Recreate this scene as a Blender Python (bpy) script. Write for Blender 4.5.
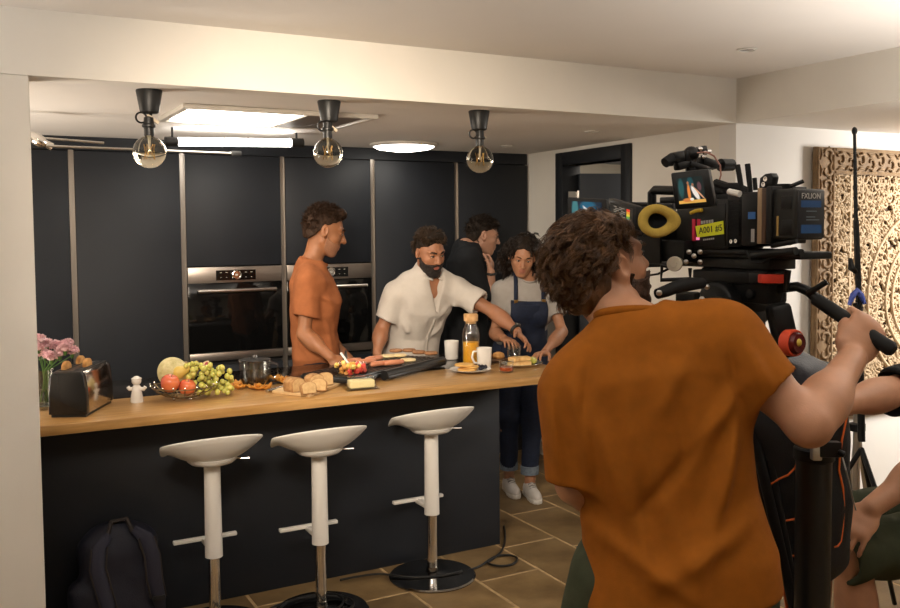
import bpy, bmesh, math, random
import numpy as np
from mathutils import Vector, Matrix, Euler
random.seed(7)
for o in list(bpy.data.objects): bpy.data.objects.remove(o, do_unlink=True)
C = bpy.context.scene.collection
PI = math.pi
# ---------------------------------------------------------------- camera
CAM_F, CAM_YAW, CAM_PITCH, CAM_ROLL, CAM_CY, CAM_H = 910.1, 0.4992, 0.0545, 0.0074, 279.1, 1.65
def _axes():
    F = Vector((math.sin(CAM_YAW)*math.cos(CAM_PITCH), math.cos(CAM_YAW)*math.cos(CAM_PITCH), -math.sin(CAM_PITCH)))
    R = Vector((math.cos(CAM_YAW), -math.sin(CAM_YAW), 0)); D = F.cross(R)
    c, s = math.cos(CAM_ROLL), math.sin(CAM_ROLL)
    return c*R + s*D, -s*R + c*D, F
CR, CD, CF = _axes()
camd = bpy.data.cameras.new('camera'); cam = bpy.data.objects.new('camera', camd); C.objects.link(cam)
camd.sensor_fit = 'HORIZONTAL'; camd.sensor_width = 36.0; camd.lens = CAM_F/900*36.0
camd.shift_x = 0; camd.shift_y = -(304-CAM_CY)/900
camd.clip_start = 0.05
cam.matrix_world = Matrix(((CR.x, -CD.x, -CF.x, 0), (CR.y, -CD.y, -CF.y, 0), (CR.z, -CD.z, -CF.z, CAM_H), (0, 0, 0, 1)))
bpy.context.scene.camera = cam
def ray(x, y): return CF + CR*((x-450)/CAM_F) + CD*((y-CAM_CY)/CAM_F)
EYE = Vector((0, 0, CAM_H))
def at_y(x, y, Y): d = ray(x, y); return EYE + d*(Y/d.y)          # pixel on a plane Y = const
def at_x(x, y, X): d = ray(x, y); return EYE + d*(X/d.x)
def at_z(x, y, Z): d = ray(x, y); return EYE + d*((Z-CAM_H)/d.z)
def at_d(x, y, d): return EYE + ray(x, y)*d
# ---------------------------------------------------------------- world, lights, exposure
sc = bpy.context.scene
sc.view_settings.view_transform = 'Standard'; sc.view_settings.look = 'None'
sc.view_settings.gamma = 1; sc.view_settings.use_curve_mapping = False
sc.view_settings.exposure = 0.0
w = bpy.data.worlds.new('world'); sc.world = w; w.use_nodes = True
w.node_tree.nodes['Background'].inputs[0].default_value = (1.0, 0.86, 0.7, 1)
w.node_tree.nodes['Background'].inputs[1].default_value = 0.05
def area(name, loc, target, sx, sy, power, col, spread=180):
    l = bpy.data.lights.new(name, 'AREA'); l.shape = 'RECTANGLE'; l.size = sx; l.size_y = sy; l.energy = power; l.color = col; l.spread = math.radians(spread)
    o = bpy.data.objects.new(name, l); C.objects.link(o); o.location = loc
    o.rotation_euler = (Vector(target)-Vector(loc)).to_track_quat('-Z', 'Y').to_euler()
    return o
area('ceiling_fill_left', (-0.8, 1.9, 1.25), (-0.5, 2.0, 2.43), 0.9, 0.9, 37, (1.0, 0.94, 0.875), 115)  # unseen fill light, added to brighten the living room ceiling
area('ceiling_fill_right', (3.3, 1.0, 1.1), (3.25, 1.15, 2.43), 0.9, 0.9, 44, (1.0, 0.94, 0.875), 120)  # added fill out of view, aimed up at the ceiling on the right
area('ceiling_fill_rear', (0.9, 0.5, 1.75), (1.0, 0.7, 2.43), 1.6, 0.8, 22, (1.0, 0.94, 0.875), 120)  # another added fill, above the view, for the near ceiling
area('set_key_light', (0.32, 1.6, 2.2), (2.2, 4.9, 1.25), 0.6, 0.5, 14, (1.0, 0.84, 0.66), 60)
area('kitchen_side_light', (-1.3, 4.85, 1.75), (1.6, 4.95, 1.75), 0.6, 0.9, 18, (1.0, 0.84, 0.66))
area('kitchen_ceiling_fill', (-0.6, 4.4, 0.95), (0.6, 4.5, 2.2), 0.6, 0.6, 26, (1.0, 0.90, 0.78), 170)  # added fill hidden behind the pier to lift the kitchen ceiling
area('recess_film_light', (6.0, 2.4, 1.85), (5.5, 3.5, 1.5), 0.8, 0.8, 60, (1.0, 0.94, 0.86), 120)
area('corridor_lamp', (4.6, 4.9, 2.2), (4.6, 4.9, 0.0), 0.5, 0.5, 12, (1.0, 0.9, 0.78))
# ---------------------------------------------------------------- materials
MATS = {}
def mat(name, col, rough=0.6, metal=0.0, noise=0.0, nscale=20.0, bump=0.0, bscale=60.0, coat=0.0, trans=0.0, ior=1.45,
        emit=None, estr=0.0, sss=0.0, spec=0.5, alpha=1.0, stretch=None, col2=None, sheen=0.0, rand=0.0):
    if name in MATS: return MATS[name]
    m = bpy.data.materials.new(name); m.use_nodes = True; nt = m.node_tree; N = nt.nodes; L = nt.links
    b = N['Principled BSDF']
    b.inputs['Base Color'].default_value = (*col, 1); b.inputs['Roughness'].default_value = rough
    b.inputs['Metallic'].default_value = metal; b.inputs['Specular IOR Level'].default_value = spec
    b.inputs['Coat Weight'].default_value = coat; b.inputs['Transmission Weight'].default_value = trans
    b.inputs['IOR'].default_value = ior; b.inputs['Alpha'].default_value = alpha
    b.inputs['Sheen Weight'].default_value = sheen
    if sss: b.inputs['Subsurface Weight'].default_value = sss; b.inputs['Subsurface Radius'].default_value = (0.01, 0.004, 0.002); b.inputs['Subsurface Scale'].default_value = 0.6
    if emit: b.inputs['Emission Color'].default_value = (*emit, 1); b.inputs['Emission Strength'].default_value = estr
    if noise or col2 or bump or rand:
        tc = N.new('ShaderNodeTexCoord'); src = tc.outputs['Object']
        if stretch:
            mp = N.new('ShaderNodeMapping'); mp.inputs['Scale'].default_value = stretch; L.new(src, mp.inputs['Vector']); src = mp.outputs['Vector']
    if noise or col2 or rand:
        nz = N.new('ShaderNodeTexNoise'); nz.inputs['Scale'].default_value = nscale; nz.inputs['Detail'].default_value = 6
        L.new(src, nz.inputs['Vector'])
        mx = N.new('ShaderNodeMix'); mx.data_type = 'RGBA'
        rp = N.new('ShaderNodeValToRGB'); rp.color_ramp.elements[0].position = 0.3; rp.color_ramp.elements[1].position = 0.72
        L.new(nz.outputs['Fac'], rp.inputs['Fac']); L.new(rp.outputs['Color'], mx.inputs['Factor'])
        c2 = col2 if col2 else tuple(min(1, c*(1+noise)) for c in col)
        c1 = col if col2 else tuple(c*(1-noise) for c in col)
        mx.inputs[6].default_value = (*c1, 1); mx.inputs[7].default_value = (*c2, 1)
        out = mx.outputs[2]
        if rand:
            oi = N.new('ShaderNodeObjectInfo'); hs = N.new('ShaderNodeHueSaturation')
            mr = N.new('ShaderNodeMapRange'); mr.inputs[3].default_value = 1-rand; mr.inputs[4].default_value = 1+rand
            L.new(oi.outputs['Random'], mr.inputs[0]); L.new(mr.outputs[0], hs.inputs['Value']); L.new(out, hs.inputs['Color']); out = hs.outputs['Color']
        L.new(out, b.inputs['Base Color'])
    if bump:
        nb = N.new('ShaderNodeTexNoise'); nb.inputs['Scale'].default_value = bscale; nb.inputs['Detail'].default_value = 5
        bp = N.new('ShaderNodeBump'); bp.inputs['Strength'].default_value = bump; bp.inputs['Distance'].default_value = 0.01
        L.new(src, nb.inputs['Vector']); L.new(nb.outputs['Fac'], bp.inputs['Height']); L.new(bp.outputs['Normal'], b.inputs['Normal'])
    MATS[name] = m; return m
def emission(name, col, strength):
    return mat(name, col, 0.5, emit=col, estr=strength)
def thin_glass(name, tint=(1,1,1), gloss=0.04):
    m = bpy.data.materials.new(name); m.use_nodes = True; N = m.node_tree.nodes; L = m.node_tree.links; N.remove(N['Principled BSDF'])
    tr = N.new('ShaderNodeBsdfTransparent'); tr.inputs[0].default_value = (*tint, 1); gl = N.new('ShaderNodeBsdfGlossy'); gl.inputs['Roughness'].default_value = gloss
    lw = N.new('ShaderNodeLayerWeight'); lw.inputs[0].default_value = 0.5; pw = N.new('ShaderNodeMath'); pw.operation = 'POWER'; pw.inputs[1].default_value = 3.0; L.new(lw.outputs['Facing'], pw.inputs[0]); fr = N.new('ShaderNodeMath'); fr.operation = 'MULTIPLY_ADD'; fr.inputs[1].default_value = 0.45; fr.inputs[2].default_value = 0.06; L.new(pw.outputs[0], fr.inputs[0]); mx = N.new('ShaderNodeMixShader'); L.new(fr.outputs[0], mx.inputs[0]); L.new(tr.outputs[0], mx.inputs[1]); L.new(gl.outputs[0], mx.inputs[2])
    L.new(mx.outputs[0], N['Material Output'].inputs['Surface']); MATS[name] = m; return m
# ---------------------------------------------------------------- mesh builder
def rootmat(o):
    m = Matrix.Identity(4)
    while o is not None:
        m = Matrix.LocRotScale(o.location, o.rotation_euler, o.scale) @ m; o = o.parent
    return m
def frame(d, up=(0, 0, 1)):
    d = Vector(d).normalized(); u = Vector(up)
    if abs(d.dot(u.normalized())) > 0.98: u = Vector((1, 0, 0))
    x = u.cross(d).normalized(); y = d.cross(x)
    return x, y, d
class B:
    def __init__(s): s.v = []; s.f = []; s.m = []; s.cm = 0
    def add(s, vs, fs):
        n = len(s.v); s.v += [tuple(v) for v in vs]; s.f += [tuple(i+n for i in f) for f in fs]; s.m += [s.cm]*len(fs); return s
    def box(s, a, b):
        x0, y0, z0 = a; x1, y1, z1 = b
        return s.add([(x0,y0,z0),(x1,y0,z0),(x1,y1,z0),(x0,y1,z0),(x0,y0,z1),(x1,y0,z1),(x1,y1,z1),(x0,y1,z1)],
                     [(0,3,2,1),(4,5,6,7),(0,1,5,4),(1,2,6,5),(2,3,7,6),(3,0,4,7)])
    def cbox(s, c, size, rot=None):
        h = Vector(size)/2; R = rot if rot is not None else Matrix.Identity(3); c = Vector(c)
        vs = [c + R @ Vector((sx*h.x, sy*h.y, sz*h.z)) for sx, sy, sz in ((-1,-1,-1),(1,-1,-1),(1,1,-1),(-1,1,-1),(-1,-1,1),(1,-1,1),(1,1,1),(-1,1,1))]
        return s.add(vs, [(0,3,2,1),(4,5,6,7),(0,1,5,4),(1,2,6,5),(2,3,7,6),(3,0,4,7)])
    def rings(s, rs, closed=True, caps=True):
        n = len(rs[0]); vs = [p for r in rs for p in r]; fs = []
        for i in range(len(rs)-1):
            for j in range(n if closed else n-1):
                k = (j+1) % n; fs.append((i*n+j, i*n+k, (i+1)*n+k, (i+1)*n+j))
        if caps and closed:
            fs.append(tuple(range(n-1, -1, -1))); fs.append(tuple((len(rs)-1)*n+j for j in range(n)))
        return s.add(vs, fs)
    def tube(s, pts, r, n=10, caps=True, flat=1.0, up=(0,0,1)):
        pts = [Vector(p) for p in pts]; k = len(pts)
        rr = [r]*k if not hasattr(r, '__len__') else r
        rs = []; prev = None
        for i in range(k):
            d = (pts[min(i+1,k-1)]-pts[max(i-1,0)])
            if d.length < 1e-9: d = Vector((0,0,1))
            d.normalize()
            if prev is None: x, y, _ = frame(d, up)
            else:
                x = prev - d*prev.dot(d)
                if x.length < 1e-6: x, y, _ = frame(d, up)
                x.normalize(); y = d.cross(x)
            prev = x
            rs.append([pts[i] + x*(math.cos(2*PI*j/n)*rr[i]) + y*(math.sin(2*PI*j/n)*rr[i]*flat) for j in range(n)])
        return s.rings(rs, True, caps)
    def cyl(s, a, b, r0, r1=None, n=20): return s.tube([a, b], [r0, r0 if r1 is None else r1], n)
    def lathe(s, prof, c=(0,0,0), n=28, axis=None, caps=True):
        c = Vector(c); x, y, d = (Vector((1,0,0)), Vector((0,1,0)), Vector((0,0,1))) if axis is None else frame(axis)
        rs = [[c + d*z + x*(math.cos(2*PI*j/n)*max(r,1e-5)) + y*(math.sin(2*PI*j/n)*max(r,1e-5)) for j in range(n)] for r, z in prof]
        return s.rings(rs, True, caps)
    def ell(s, c, r, nu=16, nv=10, rot=None):
        c = Vector(c); R = rot if rot is not None else Matrix.Identity(3)
        rs = []
        for i in range(nv+1):
            t = PI*i/nv; q = max(math.sin(t), 1e-4)
            rs.append([c + R @ Vector((r[0]*q*math.cos(2*PI*j/nu), r[1]*q*math.sin(2*PI*j/nu), -r[2]*math.cos(t))) for j in range(nu)])
        return s.rings(rs, True, True)
    def prism(s, poly, z0, z1, M4=None):
        M4 = M4 or Matrix.Identity(4); n = len(poly)
        vs = [M4 @ Vector((x, y, z0)) for x, y in poly] + [M4 @ Vector((x, y, z1)) for x, y in poly]
        return s.add(vs, [tuple(range(n-1,-1,-1)), tuple(range(n, 2*n))] + [(i, (i+1)%n, n+(i+1)%n, n+i) for i in range(n)])
    def quad(s, a, b, c, d): return s.add([a, b, c, d], [(0,1,2,3)])
    def build(s, name, m, parent=None, bevel=0.0, world=True, angle=40, subsurf=0, seg=2, smooth=True, fix=True):
        me = bpy.data.meshes.new(name)
        vs = s.v
        if parent is not None and world:
            iv = rootmat(parent).inverted(); vs = [tuple(iv @ Vector(v)) for v in vs]
        me.from_pydata(vs, [], s.f)
        if len(set(s.m)) > 1: me.polygons.foreach_set('material_index', s.m)
        if bevel or fix:
            bm = bmesh.new(); bm.from_mesh(me)
            if fix: bmesh.ops.recalc_face_normals(bm, faces=bm.faces)
            if bevel:
                es = [e for e in bm.edges if len(e.link_faces) == 2 and e.calc_face_angle(0) > 0.6]
                bmesh.ops.bevel(bm, geom=es, offset=bevel, segments=seg, affect='EDGES', profile=0.5, clamp_overlap=True)
            bm.to_mesh(me); bm.free()
        return mkobj(name, me, m, parent, angle, smooth, subsurf)
def mkobj(name, me, m, parent=None, angle=40, smooth=True, subsurf=0):
    for x in (m if isinstance(m, (list, tuple)) else [m]): me.materials.append(x)
    if smooth:
        me.polygons.foreach_set('use_smooth', [True]*len(me.polygons))
        if angle < 180: me.set_sharp_from_angle(angle=math.radians(angle))
    o = bpy.data.objects.new(name, me); C.objects.link(o)
    if parent is not None: o.parent = parent
    if subsurf:
        md = o.modifiers.new('sub', 'SUBSURF'); md.levels = subsurf; md.render_levels = subsurf
    return o
def tag(o, label=None, cat=None, group=None, kind=None):
    if label: o['label'] = label
    if cat: o['category'] = cat
    if group: o['group'] = group
    if kind: o['kind'] = kind
    return o
def thing(name, label, cat, loc=(0,0,0), rotz=0.0, group=None, rot=None):
    o = bpy.data.objects.new(name, None); C.objects.link(o); o.empty_display_size = 0.05
    o.location = loc; o.rotation_euler = rot if rot else (0, 0, rotz)
    return tag(o, label, cat, group)
def kids(o): return [c for c in bpy.data.objects if c.parent == o]
def copy_tree(o, loc=None, rotz=None, label=None, parent=None):
    c = o.copy(); C.objects.link(c); c.parent = parent
    if loc is not None: c.location = loc
    if rotz is not None: c.rotation_euler = (0, 0, rotz)
    if label: c['label'] = label
    for ch in kids(o): copy_tree(ch, parent=c)
    return c
def struct(o): o['kind'] = 'structure'; return o
def text_mesh(b, s, M4, size=0.01, depth=0.0004):
    cu = bpy.data.curves.new('txt', 'FONT'); cu.body = s; cu.size = size; cu.align_x = 'CENTER'; cu.align_y = 'CENTER'; cu.extrude = depth; cu.resolution_u = 2
    o = bpy.data.objects.new('txt', cu); C.objects.link(o)
    dg = bpy.context.evaluated_depsgraph_get(); me = o.evaluated_get(dg).to_mesh()
    b.add([M4 @ v.co for v in me.vertices], [tuple(p.vertices) for p in me.polygons])
    o.evaluated_get(dg).to_mesh_clear(); bpy.data.objects.remove(o, do_unlink=True); bpy.data.curves.remove(cu)
def basis(o, x, y, z): 
    x, y, z = Vector(x).normalized(), Vector(y).normalized(), Vector(z).normalized()
    return Matrix(((x.x,y.x,z.x,o[0]),(x.y,y.y,z.y,o[1]),(x.z,y.z,z.z,o[2]),(0,0,0,1)))
# ================================================================ the room
CEIL_K, CEIL_L, YB, XW, YC = 2.2, 2.432, 3.53, 3.655, 5.63
plaster = mat('cream_plaster', (0.80, 0.765, 0.70), 0.85, noise=0.03, nscale=3, bump=0.05, bscale=40)
plaster_c = mat('ceiling_plaster', (0.80, 0.76, 0.71), 0.9, noise=0.02, nscale=2, bump=0.03, bscale=30)
navy = mat('charcoal_navy_lacquer', (0.0085, 0.011, 0.016), 0.55, noise=0.12, nscale=4, bump=0.02, bscale=200)
grout = mat('sandy_grout', (0.50, 0.35, 0.18), 0.9, noise=0.2, nscale=30)
stone = mat('brown_stone_tile', (0.135, 0.082, 0.033), 0.5, col2=(0.30, 0.20, 0.09), nscale=4.5, bump=0.25, bscale=14, rand=0.25)
struct(B().box((-2.5,-2.5,-0.12),(7.0,6.3,-0.002)).build('floor', grout))
FLOOR = bpy.data.objects['floor']
# stone tiles in running bond, courses run along Y
TW = 0.332
variants = []
for k in range(5):
    b = B(); L_ = 0.6
    b.box((0.005,0.005,-0.02),(TW-0.005, L_-0.005, 0))
    o = b.build('floor_tile', stone, None, bevel=0.004, seg=1)
    me = o.data
    for v in me.vertices:
        if v.co.z > -0.01: v.co.z += random.uniform(-0.0012, 0.0006); v.co.x += random.uniform(-0.001,0.001)
    bpy.data.objects.remove(o); variants.append(me)
rest = B(); cnt = 0; spots = []
x = 2.115 - TW*14
ci = 0
while x < 7.0:
    off = {14: 3.61, 16: 4.385}.get(ci, 3.61 + (0.31 if ci % 2 else 0.0) + 0.07*math.sin(ci*2.7))
    y = off - 0.6*11
    while y < 6.2:
        if y > -2.5 and x > -2.45: spots.append((x, y))
        y += 0.6
    x += TW; ci += 1
def tile_seen(p):
    q = Vector((p[0]+0.16, p[1]+0.3, 0)) - EYE; d = q.dot(CF)
    if d < 0.5: return False
    u, v = 450+CAM_F*q.dot(CR)/d, CAM_CY+CAM_F*q.dot(CD)/d
    return -80 < u < 980 and v < 760
for p in spots:
    if tile_seen(p) and cnt < 290:
        me = variants[(cnt*7) % 5]
        o = bpy.data.objects.new('floor_tile', me); C.objects.link(o); o.parent = FLOOR; o.location = (p[0], p[1], 0); cnt += 1
    else:
        rest.box((p[0]+.004,p[1]+.004,-0.02),(p[0]+TW-.004,p[1]+.596,-0.0002))
o = rest.build('floor_tiles_beyond', stone, FLOOR); o['kind'] = 'stuff'
# ceilings, beams and walls
struct(B().box((-2.5,-2.5,CEIL_L),(XW,YB,CEIL_L+0.1)).build('ceiling', plaster_c))
struct(B().box((-2.5,YB+0.12,CEIL_K),(XW+0.2,6.3,CEIL_K+0.1)).build('ceiling_kitchen', plaster_c))
struct(B().box((XW+0.12,-2.5,CEIL_K),(7.0,YB,CEIL_K+0.1)).build('ceiling_recess', plaster_c))
struct(B().box((-2.5,YB,CEIL_K),(XW,YB+0.12,CEIL_L+0.1)).build('trim_1', plaster))          # beam over the kitchen opening
struct(B().box((XW,-2.5,CEIL_K),(XW+0.12,YB,CEIL_L+0.1)).build('trim_2', plaster))          # beam to the recess
struct(B().box((-2.5,YB,0),(0.252,YB+0.16,CEIL_K)).build('wall_left', plaster, bevel=0.006))
struct(B().box((-2.6,-2.5,0),(-2.5,6.3,CEIL_L)).build('wall_far_left', plaster))
struct(B().box((-2.5,-2.6,0),(7.0,-2.5,CEIL_L)).build('wall_rear', plaster))
struct(B().box((7.0,-2.5,0),(7.1,YB,CEIL_L)).build('wall_far_right', plaster))
struct(B().box((XW,YB,0),(7.0,YB+0.12,CEIL_K+0.1)).build('wall_recess', mat('white_plaster', (0.78,0.76,0.73), 0.85, noise=0.02, nscale=3)))
struct(B().box((-2.5,6.25,0),(XW+1.6,6.35,CEIL_K)).build('wall_back', plaster))
# wall with the doorway: door opening Y 4.49..5.13, top 2.075
DY0, DY1, DZ = 4.50, 5.165, 2.085
wr = B().box((XW,YB+0.12,0),(XW+0.12,DY0,CEIL_K)).box((XW,DY1,0),(XW+0.12,6.25,CEIL_K)).box((XW,DY0,DZ),(XW+0.12,DY1,CEIL_K))
struct(wr.build('wall_right', plaster))
struct(B().box((XW-0.012,YB+0.12,0),(XW,DY0-0.1,0.07)).build('baseboard_right', mat('white_paint',(0.75,0.73,0.69),0.4), bevel=0.003))
struct(B().box((XW+0.12,YB-0.012,0),(7.0,YB,0.07)).build('baseboard_recess', mat('white_paint',(0,0,0)), bevel=0.003))
# corridor behind the door
struct(B().box((XW+1.5,YB+0.12,0),(XW+1.6,6.25,CEIL_K+0.1)).build('wall_corridor', plaster))
struct(B().box((XW+0.1,YB+0.12,CEIL_K+0.05),(XW+1.6,6.3,CEIL_K+0.15)).build('ceiling_corridor', plaster_c))
# door frame and leaf
door = struct(bpy.data.objects.new('door_1', None)); C.objects.link(door); door.location = (XW, DY0, 0)
black = mat('black_frame_paint', (0.012,0.014,0.018), 0.45)
fb = B()
fb.box((XW-0.02,DY0-0.09,0),(XW+0.13,DY0+0.004,DZ+0.088)); fb.build('door_jamb', black, door, bevel=0.004)
B().box((XW-0.02,DY1-0.004,0),(XW+0.13,DY1+0.085,DZ+0.088)).build('door_jamb', black, door, bevel=0.004)
B().box((XW-0.02,DY0+0.004,DZ),(XW+0.13,DY1-0.004,DZ+0.088)).build('door_head', black, door, bevel=0.004)
lf = Matrix.Rotation(math.radians(72), 4, 'Z')
leafc = Vector((XW+0.11, DY1-0.02, 0))
lb = B()
dl = Vector((math.sin(math.radians(72)), -math.cos(math.radians(72)), 0)); dn = Vector((dl.y, -dl.x, 0))
Rl = Matrix((dl, dn, (0,0,1))).transposed()
lb.cbox(leafc + dl*0.31 + Vector((0,0,1.02)), (0.62, 0.04, 2.02), Rl)
leaf = lb.build('door_leaf', mat('slate_grey_door', (0.045,0.052,0.065), 0.5), door, bevel=0.003)
for z in (0.25, 1.86):
    hb = B(); hb.cyl(leafc+Vector((-0.02,-0.02,z-0.05)), leafc+Vector((-0.02,-0.02,z+0.05)), 0.009)
    hb.cbox(leafc+Vector((-0.06,-0.008,z)), (0.07,0.006,0.09)); hb.build('hinge', mat('steel', (0.55,0.53,0.5), 0.3, 1.0), door)
hd = B(); hp = leafc + dl*0.56 + Vector((0,0,1.02)) - dn*0.02
hd.tube([hp, hp-dn*0.05, hp-dn*0.05-dl*0.11], 0.009); hd.build('door_handle', MATS['steel'], door)

# the side wall runs a little out of square
WA = -0.040; WP = Vector((XW, YB, 0)); WR = Matrix.Rotation(WA, 3, 'Z')
for n_ in ('wall_right', 'baseboard_right'):
    o = bpy.data.objects[n_]; o.rotation_euler = (0,0,WA); o.location = WP - WR @ WP
door.rotation_euler = (0,0,WA); door.location = WP + WR @ (door.location - WP)
# ================================================================ tall cabinets and ovens
steel = MATS['steel']
alu = mat('brushed_aluminium', (0.30,0.27,0.24), 0.35, 0.9, noise=0.08, nscale=40, stretch=(1,1,0.05))
bst = mat('brushed_steel_panel', (0.42,0.37,0.33), 0.33, 0.95, noise=0.08, nscale=60, stretch=(0.05,1,1))
ovglass = mat('black_oven_glass', (0.004,0.004,0.004), 0.06, spec=0.5)
dark = mat('matt_black', (0.01,0.01,0.011), 0.6)
xs = [-0.017, 0.607, 1.231, 1.859, 2.485, 3.13, 3.727]
names = ['plain charcoal tall cabinet beside the cream pier', 'plain charcoal tall cabinet with the lamp tube rod before it',
         'charcoal tall cabinet around the oven with the unobstructed door', 'charcoal tall cabinet around the oven behind the man in orange',
         'charcoal tall cabinet behind the bearded man in white', 'charcoal tall cabinet behind the man in black, against the side wall']
for i in range(6):
    x0, x1 = xs[i]+0.016, xs[i+1]+0.016*(i<5); oven = i in (2, 3)
    t = thing('tall_cabinet', names[i], 'cabinet', ((x0+x1)/2, YC+0.3, 0), group='tall cabinets along the kitchen wall')
    b = B()
    if oven:
        b.box((x0,YC+0.03,0.0),(x0+0.012,6.2,2.12)); b.box((x1-0.012,YC+0.03,0),(x1,6.2,2.12)); b.box((x0,YC+0.03,2.10),(x1,6.2,2.12))
        b.box((x0,YC+0.03,0.81),(x1,6.2,0.828)); b.box((x0,YC+0.03,1.43),(x1,6.2,1.448)); b.box((x0,6.18,0),(x1,6.2,2.12))
    else: b.box((x0+.001,YC+0.03,0.0),(x1-.001,6.2,2.12))
    b.build('carcass', dark, t)
    B().box((x0,YC+0.012,2.123),(x1,6.2,CEIL_K-0.001)).build('cornice', navy, t)
    B().box((x0,YC+0.06,0.0),(x1,YC+0.075,0.1)).build('plinth', dark, t)
    dx0, dx1 = x0+0.002, x1-(0.034 if i < 5 else 0.004)
    if oven:
        B().box((dx0,YC,1.436),(dx1,YC+0.022,2.115)).build('door', navy, t, bevel=0.002)
        B().box((dx0,YC,0.48),(dx1,YC+0.022,0.815)).build('drawer', navy, t, bevel=0.002)
        B().box((dx0,YC,0.105),(dx1,YC+0.022,0.472)).build('drawer', navy, t, bevel=0.002)
    else: B().box((dx0,YC,0.105),(dx1,YC+0.022,2.115)).build('door', navy, t, bevel=0.002)
    if i < 5:
        p = B().box((x1-0.031,YC+0.004,0.105),(x1-0.027,YC+0.03,2.12)).box((x1-0.005,YC+0.004,0.105),(x1-0.001,YC+0.03,2.12)).box((x1-0.027,YC+0.014,0.105),(x1-0.005,YC+0.029,2.125))
        o = p.build('handle_profile', alu, t); o['label'] = 'brushed aluminium grip strip'
def oven(x0, x1, label):
    t = thing('built_in_oven', label, 'oven', ((x0+x1)/2, YC, 0.83), group='ovens in the tall cabinets')
    B().box((x0+0.02,YC+0.03,0.832),(x1-0.02,YC+0.5,1.424)).build('body', dark, t)
    cp = B().box((x0,YC-0.004,1.330),(x1,YC+0.03,1.428)).build('control_panel', bst, t, bevel=0.002)
    cx = (x0+x1)/2
    B().box((cx-0.125,YC-0.006,1.345),(cx+0.125,YC-0.002,1.408)).build('display', ovglass, cp)
    B().lathe([(0.030,0),(0.030,0.018),(0.024,0.02),(0.024,0.012),(0.0,0.012)], (cx,YC-0.006,1.377), 28, axis=(0,-1,0)).build('knob', mat('chrome', (0.8,0.78,0.75), 0.12, 1.0), cp)
    tb = B()
    for q, (dx, s) in enumerate(((-0.095,'1'),(-0.06,'3'),(0.062,'8'),(0.098,'5'))):
        tb.box((cx+dx-0.006,YC-0.0068,1.392),(cx+dx+0.006,YC-0.006,1.394)); tb.box((cx+dx-0.004,YC-0.0068,1.362),(cx+dx+0.004,YC-0.006,1.3635))
    text_mesh(tb, '88', basis((cx,YC-0.0185,1.377),(1,0,0),(0,0,1),(0,-1,0)), 0.017)
    tb.build('panel_marks', mat('pale_display_marks',(0.7,0.65,0.55),0.5, emit=(0.7,0.62,0.5), estr=0.25), cp)['kind'] = 'stuff'
    d = B().box((x0,YC-0.004,0.9),(x1,YC+0.03,1.326)).build('oven_door', ovglass, t, bevel=0.002)
    hb = B(); hb.tube([(x0+0.05,YC-0.045,1.282),(x1-0.05,YC-0.045,1.282)], 0.012, 14)
    for hx in (x0+0.07, x1-0.07): hb.cyl((hx,YC-0.045,1.282),(hx,YC-0.003,1.282),0.008)
    hb.build('handle', mat('satin_steel_bar', (0.62,0.57,0.52), 0.28, 1.0), d)
    B().box((x0,YC-0.004,0.845),(x1,YC+0.03,0.896)).build('lower_trim', bst, t, bevel=0.002)
oven(1.250, 1.841, 'steel and black glass oven with its whole door showing')
oven(1.878, 2.467, 'steel and black glass oven partly hidden by the man in orange')
# ================================================================ island
isl = thing('kitchen_island', 'long charcoal kitchen island with plain front panel', 'island', (1.2, 4.3, 0))
B().box((-0.4,4.02,0.0),(2.44,4.66,0.876)).build('body', dark, isl)
B().box((-0.4,4.0,0.0),(2.468,4.02,0.879)).build('front_panel', navy, isl, bevel=0.0015)
B().box((2.44,4.02,0.0),(2.468,4.66,0.879)).build('end_panel', navy, isl, bevel=0.0015)
oak = mat('oak_worktop', (0.33,0.172,0.050), 0.32, col2=(0.52,0.30,0.11), nscale=9, stretch=(0.5,7,7), bump=0.04, bscale=30, coat=0.15)
tag(B().box((-0.4,3.72,0.88),(2.78,4.17,0.92)).build('oak_worktop', oak, bevel=0.003), 'thick oak worktop along the stool side of the island', 'worktop')
blk = mat('black_stone_top', (0.012,0.010,0.009), 0.16, noise=0.3, nscale=80)
tag(B().box((-0.4,4.172,0.88),(2.76,4.70,0.918)).build('black_worktop', blk, bevel=0.003), 'polished black worktop behind the oak strip', 'worktop')
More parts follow.
